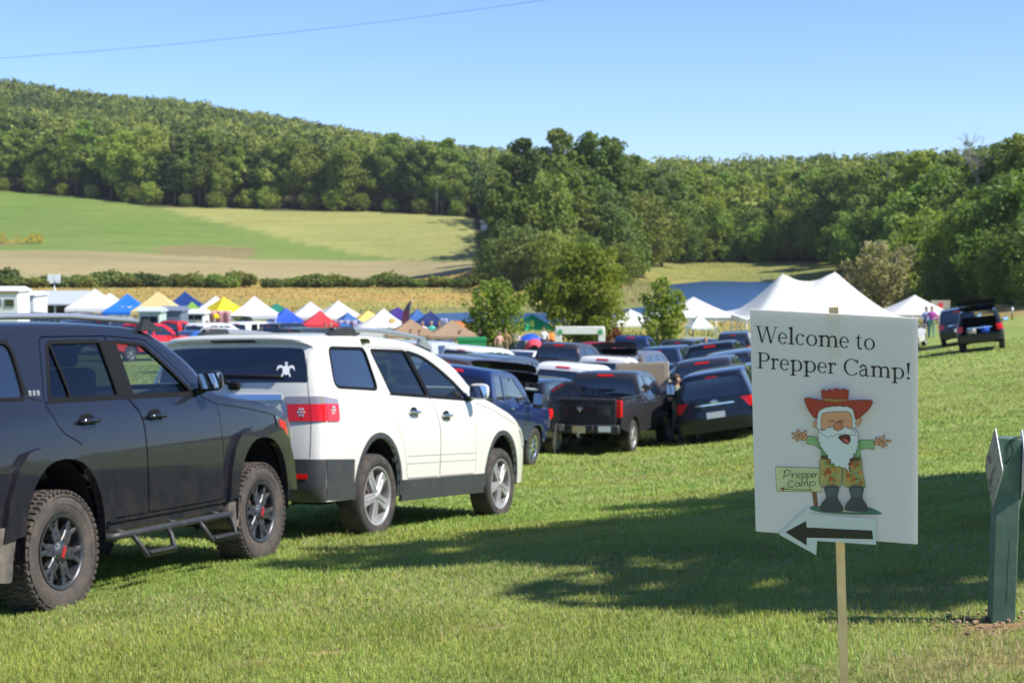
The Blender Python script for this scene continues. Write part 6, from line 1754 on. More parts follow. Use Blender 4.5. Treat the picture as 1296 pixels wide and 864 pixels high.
# cloth side walls hung on some canopies
def sidewall(px0,px1,py0,py1,Yd,colr,lab,name='fabric_wall'):
    a=P(px0,py0,Yd); b_=P(px1,py0,Yd); c=P(px0,py1,Yd).z; n=16; V=[];F=[]
    for i in range(n+1):
        t=i/n; x=a.x+(b_.x-a.x)*t
        for j in range(5): V.append((x,Yd+.05*math.sin(i*1.3)+.02*j,a.z+(c-a.z)*j/4))
    for i in range(n):
        for j in range(4): F.append((i*5+j,i*5+j+1,(i+1)*5+j+1,(i+1)*5+j))
    o=mesh_py(name,V,F,M['cloth'],None,True); o.color=(*colr,1)
    md=o.modifiers.new('Solidify','SOLIDIFY'); md.thickness=.01
    tag(o,lab,'fabric wall'); return o
sidewall(262,293,393,412,110.2,(.75,.42,.45),'pink-white fabric wall hanging under the yellow canopy')
sidewall(140,168,388,399,109,(.80,.80,.80),'white fabric wall hanging under the bright blue canopy')
sidewall(686,702,419,446,104,(.24,.17,.05),'olive and orange fabric wall right of the green canopy')
sidewall(557,566,403,424,108.5,(.55,.55,.75),'pale lilac curtain at the right of the navy canopy')
sidewall(424,452,405,425,107,(.42,.42,.56),'lilac fabric wall below the mid blue canopy')

# the white house-shaped tent with a round sun emblem
x,z=gxy(486,102); root=empty('wall_tent',(x,102,z),.12)
pk_=P(490,390,102).z-z; w_=1.55; ev=P(486,412,102).z-z
V=[];F=[]
V=[(-w_,-w_,0),(w_,-w_,0),(w_,w_,0),(-w_,w_,0),(-w_,-w_,ev),(w_,-w_,ev),(w_,w_,ev),(-w_,w_,ev)]; F=[(0,1,5,4),(1,2,6,5),(2,3,7,6),(3,0,4,7)]
o=mesh_py('wall',V,F,M['cloth'],root); o.color=(.80,.80,.80,1)
n=8;V=[];F=[];e=w_*1.06
for k in range(4):
    a=[(-e,-e),(e,-e),(e,e),(-e,e)][k]; b_=[(e,-e),(e,e),(-e,e),(-e,-e)][k]; base=len(V)
    for i in range(n+1):
        t=i/n
        for j in range(n+1):
            s_=j/n; V.append(((a[0]+(b_[0]-a[0])*s_)*(1-t),(a[1]+(b_[1]-a[1])*s_)*(1-t),ev-.05+(pk_-ev+.05)*t-.10*math.sin(PI*t)))
    for i in range(n):
        for j in range(n): F.append((base+i*(n+1)+j,base+i*(n+1)+j+1,base+(i+1)*(n+1)+j+1,base+(i+1)*(n+1)+j))
o=mesh_py('roof',V,F,M['cloth'],root,True); o.color=(.83,.83,.83,1)
em=MB(); em.lathe([(.001,0),(.20,0),(.22,.01)],20,0,'Y'); eo=em.build('emblem',pbr('tan_emblem',(.42,.28,.08),.7),root); eo.location=(.5,-1.02,ev+.38); eo.rotation_euler=(-.85,0,0)
tag(root,'white square wall tent with a tan round emblem on its roof','tent')

# feather flag
x,z=gxy(518,100); b=MB(); top=P(521,377,100).z-z
root=empty('feather_flag',(x,100,z))
MB().tube([(0,0,0),(.01,0,top*.55),(.06,0,top*.85),(.20,0,top)],[.02,.018,.014,.01],0,8).build('pole',M['steel'],root)
V=[];F=[]; n=14
for i in range(n+1):
    t=i/n; zz=.9+(top-.9)*t; xl=-.12*0+ (.01+.19*t**3); wd=-.48*(1-t**5)-.02
    V+=[(xl,.0,zz),(xl+wd*.5,.03*math.sin(i),zz-.05),(xl+wd,.0,zz-.10)]
for i in range(n):
    for j in range(2): F.append((3*i+j,3*i+j+1,3*(i+1)+j+1,3*(i+1)+j))
mm=pbr('maroon_flag',(.11,.025,.06),.7); mf=mesh_py('flag',V,F,[mm,pbr('navy_flag',(.015,.02,.06),.7)],root,True,fm=[1 if k//2>9 else 0 for k in range(2*n)])
tag(root,'dark maroon and navy feather flag standing beside the tan canopy','flag')

# umbrellas
def umbrella(px,py,Yd,rad,colr,lab,tilt=.15):
    x,z=gxy(px,Yd); top=P(px,py,Yd).z-z; root=empty('parasol',(x,Yd,z))
    MB().tube([(0,0,0),(0,0,top)],.02,0,6).build('pole',M['steel'],root)
    V=[(0,0,top)];F=[];n=8
    for r_ in (.35,.7,1):
        for k in range(n*2):
            a=PI*k/n; sag=.04 if k%2 else 0; V.append((rad*r_*math.cos(a)*(1-sag),rad*r_*math.sin(a)*(1-sag),top-rad*.48*r_**1.7+ (0 if k%2==0 else -.0)))
    m_=2*n
    for k in range(m_): F.append((0,1+k,1+(k+1)%m_))
    for r_ in range(2):
        for k in range(m_): F.append((1+r_*m_+k,1+(r_+1)*m_+k,1+(r_+1)*m_+(k+1)%m_,1+r_*m_+(k+1)%m_))
    o=mesh_py('canopy',V,F,M['cloth'],root,True); o.color=(*colr,1); root.rotation_euler=(tilt,tilt*.6,0)
    tag(root,lab,'parasol','parasols among the stalls')
umbrella(671,421,98,.75,(.03,.12,.65),'royal blue parasol over the pink cloth stall')
umbrella(652,423,99,.75,(.70,.45,.42),'pale pink parasol left of the royal blue one')
umbrella(623,417,94,.42,(.03,.14,.65),'small blue parasol in front of the round tree')
# pink-red draped stall and orange dome tents
def dome(px,py,Yd,rx,ry,colr,lab,name='dome_tent'):
    x,z=gxy(px,Yd); H=P(px,py,Yd).z-z; b=MB(); V=[];F=[];n=24;m_=8
    for j in range(m_+1):
        t=j/m_; rr=math.cos(t*PI/2)**.8
        for k in range(n):
            a=2*PI*k/n; lob=1+.05*math.cos(6*a); V.append((rx*rr*lob*math.cos(a),ry*rr*lob*math.sin(a),H*math.sin(t*PI/2)))
    for j in range(m_):
        for k in range(n): F.append((j*n+k,j*n+(k+1)%n,(j+1)*n+(k+1)%n,(j+1)*n+k))
    root=empty(name,(x,Yd,z)); o=mesh_py('shell',V,F,M['cloth_opaque'],root,True); o.color=(*colr,1)
    d_=MB(); d_.prism([(.42*math.cos(a),.05+.62*H*max(0,math.sin(a))) for a in [PI*i/10 for i in range(11)]],'Y',-ry*1.0,-ry*.90); d_.build('door_flap',M['seam'],root)
    tag(root,lab,'dome tent'); return root
dome(676,429,97,.62,.6,(.72,.06,.10),'pinkish red dome tent below the royal blue parasol')
dome(697,421,102,.45,.4,(.60,.20,.03),'orange dome tent beside the white banner arch')
dome(577,406,118,1.5,1.2,(.42,.13,.03),'rust orange dome tent behind the right tan canopy')
dome(595,414,116,.5,.5,(.60,.06,.03),'small red dome tent right of the rust orange one')

# white banner arch
x0,z0_=gxy(703,101); x1,_=gxy(765,101); root=empty('banner_arch',((x0+x1)/2,101,z0_)); hw=(x1-x0)/2; th=P(730,413,101).z-z0_; bh=P(730,423,101).z-z0_
for sx in (-1,1):
    MB().box((sx*(hw-.18),0,th/2-.03),(.42,.10,th-.1),0,.03).build('post_banner',M['white'],root)
b=MB(); b.box((0,0,(th+bh)/2),(2*hw,.14,th-bh),0,.04); b.build('top_banner',M['white'],root)
for sx in (-1,1): 
    q=MB(); q.lathe([(.001,0),(.16,0)],14,0,'Y'); e_=q.build('emblem',pbr('green_emblem',(.05,.30,.12),.6),root); e_.location=(sx*(hw-.28),-.085,(th+bh)/2-.1)
tag(root,'white banner arch with small green emblems at its corners','banner arch')

# ------------------------------------------------------------------ trailers and sheds on the far left
def hut(name,px0,px1,pyt,Yd,depth,lab,cat,roof=(.7,.7,.7),wall=(.68,.68,.66),windows=(),pitch=.15,doors=(),trimc=None):
    x0=gxy(px0,Yd)[0]; x1=gxy(px1,Yd)[0]; xc=(x0+x1)/2; z=gz(xc,Yd); H=P((px0+px1)/2,pyt,Yd).z-z; W_=x1-x0
    root=empty(name,(xc,Yd,z)); b=MB(); b.box((0,depth/2,H*.5-.05),(W_,depth,H-.3),0,.04); o=b.build('wall',M['objpaint'],root); o.color=(*wall,1)
    r_=MB(); r_.prism([(-.12,H-.22),(depth/2,H),(depth+.12,H-.22),(depth+.1,H-.3),(-.1,H-.3)],'X',-W_/2-.1,W_/2+.1); ro=r_.build('roof',M['objpaint'],root); ro.color=(*roof,1)
    for (fx,fz,w_,h_) in windows:
        q=MB(); q.box((W_*fx,-.02,H*fz),(w_,.06,h_),0,.01); f_=q.build('window_frame',M['steel'],root)
        g=MB(); g.box((W_*fx,-.055,H*fz),(w_-.1,.02,h_-.1)); g.build('pane',M['glass'],f_)
    for (fx,w_,h_) in doors:
        q=MB(); q.box((W_*fx,-.02,h_/2+.25),(w_,.05,h_),0,.01); q.box((W_*fx+w_*.38,-.06,h_/2+.2),(.04,.05,.10),1); q.build('door',[M['white'],M['steel']],root)
    for sx in (-1,1):
        t=MB(); t.lathe([(.18,-.1),(.33,-.1),(.33,.1),(.18,.1)],18,0,'Y',Matrix.Translation((sx*W_*.15,.1,.2))); t.build('wheel',M['rubber'],root)
    if trimc:
        q=MB(); q.box((0,-.03,H-.34),(W_*1.02,.08,.12)); o=q.build('trim',M['objpaint'],root); o.color=(*trimc,1)
    tag(root,lab,cat); return root
hut('site_trailer',-30,24,363,98,2.4,'white site trailer with a small dark window and an orange eaves strip','trailer',windows=[(.30,.72,.62,.5),(.0,.72,.6,.5)],doors=[(-.25,.8,1.7)],trimc=(.6,.25,.08))
hut('box_trailer',25,44,369,104,3.0,'plain white box trailer right of the site trailer','trailer',roof=(.66,.68,.70))
hut('camper_trailer',231,258,392,103,2.0,'white camper trailer with two dark windows in front of the lime canopy','trailer',windows=[(-.20,.80,.75,.36),(.25,.80,.55,.36)])
hut('cargo_trailer',203,230,388,98,2.2,'blue-grey enclosed trailer between the beige and lime canopies','trailer',roof=(.16,.19,.26),wall=(.13,.16,.22))
hut('camper_shell',176,203,389,95,1.8,'pale mint camper with big side windows behind the red pickup','trailer',roof=(.45,.50,.52),wall=(.42,.55,.50),windows=[(-.2,.72,.6,.5),(.22,.72,.55,.5)])
# long open shelter with a pale roof
x0=gxy(40,112)[0]; x1=gxy(104,112)[0]; z=gz((x0+x1)/2,112); root=empty('open_shelter',((x0+x1)/2,112,z)); H=P(70,369,112).z-z; e=P(70,384,112).z-z; W_=x1-x0
r_=MB(); r_.prism([(-.5,e),(2.2,H),(4.9,e),(4.9,e-.1),(2.2,H-.1),(-.5,e-.1)],'X',-W_/2,W_/2); r_.build('roof',pbr('pale_metal_roof',(.52,.56,.60),.5,.3),root)
for k in range(5):
    for yy in (-.3,4.7): MB().box((-W_/2+.1+k*(W_-.2)/4,yy,e/2-.1),(.10,.10,e-.1)).build('post',M['white'],root)
q=MB(); q.box((0,3.2,e/2),(W_*.98,.08,e*.95)); q.build('back_wall',pbr('dark_timber',(.045,.035,.03),.8,noise=((.12,.08,.06),6,.4,.7)),root)
tag(root,'long open shelter with a pale metal roof at the far left','shelter')
for k,(px,c_,lab) in enumerate([(48,(.5,.55,.45),'pale sack inside the long shelter, leftmost'),(60,(.75,.75,.62),'cream sack inside the long shelter, largest of the three'),(66,(.6,.6,.62),'grey-white sack inside the long shelter, right of the cream one')]):
    x=gxy(px,112.6)[0]; dd=(.7,.5,.95 if k==1 else .7); bb=bag('sack',lab,'sack',(x,112.6,gz(x,112.6)),dd,c_)
# white panels on a pole
x,z=gxy(70,118); root=empty('board_on_pole',(x,118,z)); tz=P(70,353,118).z-z
MB().tube([(0,0,0),(0,0,tz+.2)],.05,0,8).build('pole',M['steel'],root)
for k,(dx,dz,w_,h_) in enumerate([(-.28,.08,.42,.5),(.22,.08,.5,.5),(-.2,-.22,.3,.2),(.26,-.2,.34,.2)]):
    MB().box((dx,-.08,tz+dz),(w_,.06,h_),0,.02).build('panel',M['white'],root)
tag(root,'pole with a cluster of small white panels in front of the hedge','sign')
# thin marker post at the right with red cord
x,z=gxy(1281,96); root=empty('marker_post',(x,96,z)); ht=P(1281,389,96).z-z
b=MB(); b.tube([(0,0,0),(0,0,ht)],.055,0,8); b.tube([(0,0,ht),(0,0,ht+.02)],.05,1,8); b.build('post',[M['wood'],M['white']],root); MB().tube([(0,0,ht*.55),(0,0,ht)],.058,0,8).build('sleeve',M['white'],root)
tag(root,'thin marker post with a white upper sleeve by the woods','post')
# low wooden platform at the far lake shore
x,z=gxy(970,306); root=empty('shore_platform',(x,306,max(z,WATER+.3))); 
q=MB(); q.box((0,0,.9),(4.5,2.5,.15),0); q.build('deck',pbr('grey_timber',(.25,.24,.22),.8),root)
for sx in (-1,1):
    for sy in (-1,1): MB().box((sx*2.1,sy*1.1,.7),(.18,.18,2.6)).build('post',bpy.data.materials['grey_timber'],root)
q=MB(); q.box((0,1.1,1.9),(4.4,.1,.12)); q.box((0,1.1,1.45),(4.4,.08,.1)); q.build('railing',bpy.data.materials['grey_timber'],root)
root.scale=(.5,.5,.42)
tag(root,'low grey timber platform on the far lake shore','platform')
# far house and utility pole at the wood's edge
x,z=gxy(622,415); root=empty('farmhouse',(x,415,z)); q=MB(); q.box((0,4,1.6),(12,8,3.2)); q.build('wall',M['white'],root); q=MB(); q.prism([(-.5,3.1),(4,5.4),(8.5,3.1)],'X',-6.5,6.5); q.build('roof',pbr('grey_shingle',(.16,.15,.15),.8),root)
for fx in (-3.5,0,3.5):
    w=MB(); w.box((fx,-.03,1.7),(1.1,.08,1.3)); f_=w.build('window_frame',M['steel'],root); w=MB(); w.box((fx,-.08,1.7),(.9,.02,1.1)); w.build('pane',M['glass'],f_)
root.scale=(.45,.45,.55)
tag(root,'small white house with a grey roof beyond the light field','house')
x,z=gxy(553,452); root=empty('utility_pole',(x,452,z)); MB().tube([(0,0,0),(0,0,9)],[.17,.11],0,8).build('pole',pbr('grey_pole',(.3,.29,.27),.8),root); MB().box((0,0,8.2),(2.2,.12,.12)).build('crossarm',bpy.data.materials['grey_pole'],root)
tag(root,'grey utility pole at the edge of the far wood','utility pole')
# overhead wire, slung high across the view
a=P(-260,88,46); b_=P(1010,-52,46); pts=[]
for i in range(60):
    t=i/59; p=a.lerp(b_,t); pts.append((p.x,p.y,p.z-.9*4*t*(1-t)*.55+.0))
q=MB(); q.tube(pts,.005,0,6); wo=q.build('power_line',M['seam']); tag(wo,'thin dark overhead wire crossing the sky at the upper left','power line')
# ------------------------------------------------------------------ trees
def leaf_mat(name, c1, c2, c3, trans=.4, vary=.7):
    m,nt,b=new_mat(name); out=nt.nodes['Material Output']
    oi=N(nt,'ShaderNodeObjectInfo'); at=N(nt,'ShaderNodeAttribute'); at.attribute_name='tone'
    mx=N(nt,'ShaderNodeMix',data_type='RGBA'); mx.inputs['A'].default_value=(*c1,1); mx.inputs['B'].default_value=(*c2,1)
    nt.links.new(at.outputs['Fac'],mx.inputs['Factor'])
    m2=N(nt,'ShaderNodeMix',data_type='RGBA'); m2.inputs['B'].default_value=(*c3,1)
    nt.links.new(mx.outputs['Result'],m2.inputs['A'])
    mr=N(nt,'ShaderNodeMapRange'); mr.inputs['To Max'].default_value=vary; nt.links.new(oi.outputs['Random'],mr.inputs['Value'])
    nt.links.new(mr.outputs['Result'],m2.inputs['Factor'])
    hs=N(nt,'ShaderNodeHueSaturation'); 
    mu=N(nt,'ShaderNodeMath',operation='MULTIPLY'); mu.inputs[1].default_value=7.13; nt.links.new(oi.outputs['Random'],mu.inputs[0])
    fr=N(nt,'ShaderNodeMath',operation='FRACT'); nt.links.new(mu.outputs[0],fr.inputs[0])
    mv=N(nt,'ShaderNodeMapRange'); mv.inputs['To Min'].default_value=.75; mv.inputs['To Max'].default_value=1.3; nt.links.new(fr.outputs[0],mv.inputs['Value'])
    nt.links.new(mv.outputs['Result'],hs.inputs['Value']); nt.links.new(m2.outputs['Result'],hs.inputs['Color'])
    mo=N(nt,'ShaderNodeMix',data_type='RGBA',blend_type='MULTIPLY'); mo.inputs['Factor'].default_value=1
    nt.links.new(hs.outputs['Color'],mo.inputs['A']); nt.links.new(oi.outputs['Color'],mo.inputs['B'])
    b.inputs['Roughness'].default_value=.6; b.inputs['Specular IOR Level'].default_value=.3
    nt.links.new(mo.outputs['Result'],b.inputs['Base Color'])
    tl=N(nt,'ShaderNodeBsdfTranslucent'); ml=N(nt,'ShaderNodeMix',data_type='RGBA',blend_type='MULTIPLY'); ml.inputs['Factor'].default_value=1; ml.inputs['B'].default_value=(1.1,1.25,.5,1)
    nt.links.new(mo.outputs['Result'],ml.inputs['A']); nt.links.new(ml.outputs['Result'],tl.inputs['Color'])
    ms=N(nt,'ShaderNodeMixShader'); ms.inputs['Fac'].default_value=trans
    nt.links.new(b.outputs[0],ms.inputs[1]); nt.links.new(tl.outputs[0],ms.inputs[2]); nt.links.new(ms.outputs[0],out.inputs['Surface'])
    return m
LM={'forest':leaf_mat('forest_leaves',(.105,.180,.042),(.245,.315,.070),(.24,.285,.07)),
    'maple':leaf_mat('maple_leaves',(.155,.215,.034),(.36,.37,.06),(.25,.29,.05),trans=.5),
    'olive':leaf_mat('willow_leaves',(.24,.24,.11),(.34,.32,.15),(.28,.25,.14)),
    'bush':leaf_mat('hedge_leaves',(.085,.14,.03),(.19,.23,.055),(.20,.22,.065)),
    'pine':leaf_mat('pine_needles',(.045,.085,.030),(.085,.125,.040),(.09,.13,.04)),
    'red':leaf_mat('reddish_leaves',(.30,.05,.04),(.16,.12,.04),(.25,.08,.05))}
BARK=pbr('tree_bark',(.13,.105,.08),.9,noise=((.22,.19,.16),4,.4,.7))
def leaves(rs, centers, radii, n, size, flat=.25, squash=1.0, shell=.55):
    """leaf-clump quads scattered through several lobes; returns verts, faces, tone"""
    centers=np.array(centers,float); radii=np.array(radii,float); k=len(centers)
    wgt=radii**2; wgt=wgt/wgt.sum(); ci=rs.choice(k,n,p=wgt)
    d=rs.normal(size=(n,3)); d/=np.linalg.norm(d,axis=1)[:,None]
    rr=(shell+(1.08-shell)*rs.rand(n)**.6); 
    bump=1+.16*np.sin(d[:,0]*5+ci)*np.sin(d[:,1]*5.3+ci*2)*np.cos(d[:,2]*4.1)
    p=centers[ci]+d*(radii[ci]*rr*bump)[:,None]*np.array([1,1,squash])
    nn=d*.75+rs.normal(size=(n,3))*.55+np.array([0,0,.25]); nn/=np.linalg.norm(nn,axis=1)[:,None]
    a=np.cross(nn,rs.normal(size=(n,3))); a/=np.linalg.norm(a,axis=1)[:,None]; b=np.cross(nn,a)
    s=size*(.55+.9*rs.rand(n))[:,None]
    V=np.stack([p-a*s*.5-b*s*.15, p-b*s*.5+nn*s*.12, p+a*s*.5+b*s*.1, p+b*s*.55-nn*s*.1],1).reshape(-1,3)
    F=np.arange(4*n).reshape(n,4)
    lt=rs.rand(k); tone=np.clip(.55*lt[ci]+.45*rs.rand(n),0,1)
    return V,F,tone
def add_tone(o,tone,per=4):
    at=o.data.attributes.new('tone','FLOAT','POINT'); at.data.foreach_set('value',np.repeat(tone,per).astype(np.float32))
def limb(mb,p0,p1,r0,r1,rs,n=6,wob=.08):
    p0=Vector(p0);p1=Vector(p1);L=(p1-p0).length; pts=[];rr=[]
    for i in range(n+1):
        t=i/n; q=p0.lerp(p1,t)+Vector(rs.normal(size=3))*wob*L*.25*(1 if 0<i<n else 0); pts.append(q); rr.append(r0+(r1-r0)*t)
    mb.tube(pts,rr,0,7,False)
def make_tree(name, rs, H, rad, kind='broad', nleaf=3500, leaf=.5, mat='forest', trunk=.28, low=.22):
    """unit built at real size H"""
    root=empty(name); cs=[];rd=[]
    tb=MB()
    if kind=='pine':
        for i in range(11):
            t=i/10; z=H*(low+ (1-low)*t*.97); R_=rad*(1-t)**.8+.25; m_=max(1,int(6*(1-t)+1))
            for j in range(m_):
                a=rs.rand()*6.28; q=R_*.55; cs.append((q*math.cos(a),q*math.sin(a),z)); rd.append(max(.5,R_*.55))
        sq=.55
    else:
        nl={'broad':15,'tall':15,'round':18,'young':14}[kind]
        for i in range(nl):
            a=2.4*i+rs.rand()*.8; t=(i+.5)/nl
            prof={'broad':math.sin(PI*min(1,(t*.86+.16)))**.7,'tall':(math.sin(PI*min(1,(t*.84+.14)))**.6)*.8,'round':math.sin(PI*(t*.8+.12))**.6,'young':math.sin(PI*min(1,t*.80+.14))**.8*.9*(1-.25*t)}[kind]
            z=H*(low+(1-low)*(t*.86+.04)); q=rad*prof*(.35+.45*rs.rand())
            cs.append((q*math.cos(a),q*math.sin(a),z)); rd.append(rad*prof*(.36+.22*rs.rand())+rad*.12)
        # smaller outer sprays give the crown an uneven, broken outline
        c0=list(cs); r0=list(rd); rd=[q*.80 for q in rd]
        for c_,q in zip(c0,r0):
            for _ in range(4):
                d=rs.normal(size=3); d[2]=abs(d[2])*.8 if rs.rand()<.7 else d[2]*.5; d/=np.linalg.norm(d)
                cs.append((c_[0]+d[0]*q*.95,c_[1]+d[1]*q*.95,c_[2]+d[2]*q*.85)); rd.append(q*(.26+.24*rs.rand()))
        cs.append((0,0,H*.90)); rd.append(rad*.24); cs.append((rad*.1,0,H*(low+.35*(1-low)))); rd.append(rad*.5)
        sq=.85
    tw=H*.012+.06
    top=H*(.9 if kind=='pine' else .78)
    pts=[(0,0,-.4),(rs.normal()*.06*rad,rs.normal()*.06*rad,H*.18),(rs.normal()*.08*rad,rs.normal()*.08*rad,H*.45),(0,0,top)]
    tb.tube(pts,[trunk*1.25,trunk,trunk*.62,trunk*.15],0,9)
    for c,r_ in zip(cs,rd):
        if rs.rand()<(.45 if kind!='pine' else .0):
            z0=max(H*.14,c[2]-math.hypot(c[0],c[1])*.9-.1*H); limb(tb,(0,0,z0),(c[0]*.9,c[1]*.9,c[2]),trunk*.34,.03,rs)
    tb.build('trunk',BARK,root)
    V,F,t=leaves(rs,cs,rd,nleaf,leaf,squash=sq,shell=.35 if kind=='young' else .5)
    o=mesh_np('crown',V,F,LM[mat],root); add_tone(o,t)
    return root
rs=np.random.RandomState(5)
TP=[('broad',make_tree('broadleaf_tree',rs,20,6.2,'broad',11000,.42)),('tall',make_tree('broadleaf_tree',rs,22,5.0,'tall',11000,.42)),('broad',make_tree('broadleaf_tree',rs,17,5.6,'broad',9500,.42)),
    ('tall',make_tree('broadleaf_tree',rs,19,4.4,'tall',9000,.40)),('round',make_tree('broadleaf_tree',rs,14,5.2,'round',9000,.38,low=.10)),('pine',make_tree('pine_tree',rs,21,3.4,'pine',8000,.40,'pine')),
    ('low',make_tree('broadleaf_tree',rs,11,4.8,'round',8000,.36,low=.03))]
TH=[20,22,17,19,14,21,11]
usedt=[False]*len(TP)
def put_tree(i,x,y,h,lab,grp,col=(1,1,1),wide=1.0):
    o=TP[i][1] if not usedt[i] else copy_tree(TP[i][1]); usedt[i]=True
    s_=h/TH[i]; o.location=(x,y,gz(x,y)-.15); o.scale=(s_*wide,s_*wide,s_); o.rotation_euler=(0,0,rnd.random()*6.28)
    for c in o.children:
        if c.name.startswith('crown'): c.color=(*col,1)
    tag(o,lab,'tree',grp); return o
def tree_top(i,px,py,Yd,lab,grp,col=(1,1,1),wide=1.0):
    x,z=gxy(px,Yd); h=P(px,py,Yd).z-z
    return put_tree(i,x,Yd,h,lab,grp,col,wide)
# the clump in the middle; darker left-tree tints paint in its shaded side
CL=[(1,663,164,275,'dark broad tree whose left side faces the open field, in the middle clump',(.72,.8,.8),1.05),(1,706,151,290,'tallest tree of the middle clump, pale rounded top',(1.15,1.12,1),.98),(3,745,156,296,'dark tall tree right of the tallest in the middle clump',(.85,.95,.88),.88),
    (3,768,162,300,'tree on the right shoulder of the middle clump',(.95,1,.95),1.05),(3,800,186,310,'lower tree sloping down from the right shoulder of the middle clump',(1,1,.95),1.1),(1,826,206,322,'last tree of the middle clump before the far woods',(.9,.9,.9),1.1),
    (1,634,205,262,'dark spreading tree at the left edge of the middle clump',(.75,.8,.8),.95),(4,690,215,264,'yellow-green tree in the front of the middle clump',(1.12,1.08,.95),.85),(3,722,205,270,'upright green tree at the centre front of the middle clump',(1.1,1.1,1),1.2),
    (4,757,235,276,'grey-green tree at the right front of the middle clump',(.85,1.0,1.1),1.05),(6,783,262,284,'low tree at the foot of the middle clump, right side',(.9,1,.9),1.0),(4,812,244,300,'reddish-green tree near the lake end of the middle clump',(1.25,1.02,.95),1.0),
    (6,655,285,240,'grey willow-like shrub tree at the foot of the middle clump, left side',(1.25,1.25,1.6),1.0),(6,628,300,252,'small dark tree beside the tan field',(.7,.75,.8),.9),(6,700,292,236,'yellowish shrub tree below the centre of the middle clump',(1.3,1.2,1),1.0),
    (6,738,296,250,'green shrub tree behind the maple',(1,1.05,.9),1.0),(6,785,306,262,'rounded shrub tree between the maple and the lake',(1.2,1.15,.9),1.0),(4,838,236,330,'olive tree on the lake bank, left end',(1.1,1.05,.9),1.0)]
for i,px,py,Yd,lab,col,wd in CL: tree_top(i,px,py,Yd,lab,'trees of the middle clump',tuple(q*.78 for q in col),wd)
# front rank of the right-hand woods: tops follow the photographed skyline
FR=[(3,858,212,352),(0,878,205,360),(1,900,207,372),(2,918,212,380),(0,940,214,372),(1,958,216,378),(3,978,212,384),(0,996,209,380),(1,1012,208,376),(2,1032,207,366),(0,1052,204,352),(3,1066,208,340),(1,1086,204,322),(0,1106,200,305),(5,1122,192,290),
    (4,1000,262,352),(4,1035,258,346),(6,960,280,356),(6,925,284,358),(6,888,282,357),(4,865,262,352),(6,1060,282,332),(4,950,262,360),(4,905,258,362),(6,1080,290,300),(4,1100,262,280),(0,1130,215,255),(1,1150,188,245),(3,1172,180,235),(0,1160,225,215),(2,1190,200,215),(1,1205,186,225),(0,1215,228,185),
    (5,1222,176,215),(0,1240,178,200),(1,1262,172,192),(0,1284,164,188),(3,1300,156,182),(1,1325,165,180),(4,1185,262,180),(4,1212,270,164),(2,1236,232,160),(0,1262,214,156),(2,1290,205,150),(4,1250,290,146),(6,1225,310,150),(6,1276,305,140),(4,1302,262,138),(6,1196,322,160),(6,1160,318,178),(4,1135,290,200),(6,1112,322,205),(6,1310,320,130),(0,1335,210,140),(2,1370,215,130),(1,1400,190,140),(6,1345,300,124),
    (3,1090,240,300),(2,1118,236,262),(0,1015,240,362),(2,985,244,364),(2,1048,240,348),(3,930,246,366),(2,880,240,358)]
DS=['deep green','yellow-green','dull green','dark','olive','bright green']
CLs=[(.85,.9,.86),(1.25,1.18,.95),(.98,.98,1.0),(.70,.76,.76),(1.12,1.02,.88),(1.08,1.2,.9)]
GF='broadleaf trees massed in the right-hand woods'
for k,(i,px,py,Yd) in enumerate(FR):
    q=(k*7+i)%6; tree_top(i,px,py,Yd,'broadleaf tree massed among its like in the woods right of the lake' if i!=5 else 'dark conifer standing among the broadleaf trees right of the lake',GF if i!=5 else 'conifers in the right-hand woods',CLs[q],1.12)
# leafless tree top above the right-hand woods
rb=np.random.RandomState(3); x,z=gxy(1234,190); H=P(1234,148,190).z-z; root=empty('bare_tree',(x,190,z-.1)); tb=MB()
def branch(p,d,L,r,dep):
    q=p+d*L; limb(tb,p,q,r,r*.55,rb,4,.12)
    if dep<=0: return
    for _ in range(3 if dep>1 else 4):
        nd=(d+Vector(rb.normal(size=3))*.48+Vector((0,0,.12))).normalized(); branch(p+(q-p)*(.55+.45*rb.rand()),nd,L*(.55+.2*rb.rand()),r*.55,dep-1)
limb(tb,(0,0,0),(.3,0,H*.62),.22,.13,rb)
for _ in range(6): branch(Vector((.2,0,H*(.5+.12*rb.rand()))),Vector((rb.normal()*.5,rb.normal()*.4,1)).normalized(),H*.17,.09,3)
tb.build('trunk',pbr('grey_bark',(.30,.27,.24),.9),root); tag(root,'leafless grey tree rising above the right-hand woods','tree')
# left-hand forest edge: countable front rank behind the pasture
GL='trees along the forest edge behind the pasture'
k=0
for px in list(range(-60,600,11)):
    Yd=float(np.interp(px,[-60,0,100,200,350,480,600],[488,486,480,468,463,458,444]))+4+rnd.random()*5
    i=[3,1,0,1,3,2,1,3,5][(k*5)%9]; h=[17,20,15,22,18,21,16][(k*3)%7]*(.88+.2*rnd.random())
    if i==5: h+=2
    x,z=gxy(px+rnd.random()*6,Yd)
    put_tree(i,x,Yd,h,'tree in the front rank of the forest edge behind the pasture' if i!=5 else 'conifer in the front rank of the forest edge behind the pasture',GL if i!=5 else 'conifers at the forest edge behind the pasture',CLs[(k*5+2)%6],1.02); k+=1
for px in range(-40,600,38):
    Yd=float(np.interp(px,[-60,0,100,200,350,480,600],[488,486,480,468,463,458,444]))+1
    x,z=gxy(px+rnd.random()*14,Yd); put_tree(6,x,Yd,3.5+3.5*rnd.random(),'low bushy tree at the very edge of the forest above the pasture','low trees at the forest edge',CLs[(k*3+1)%6],1.3); k+=1
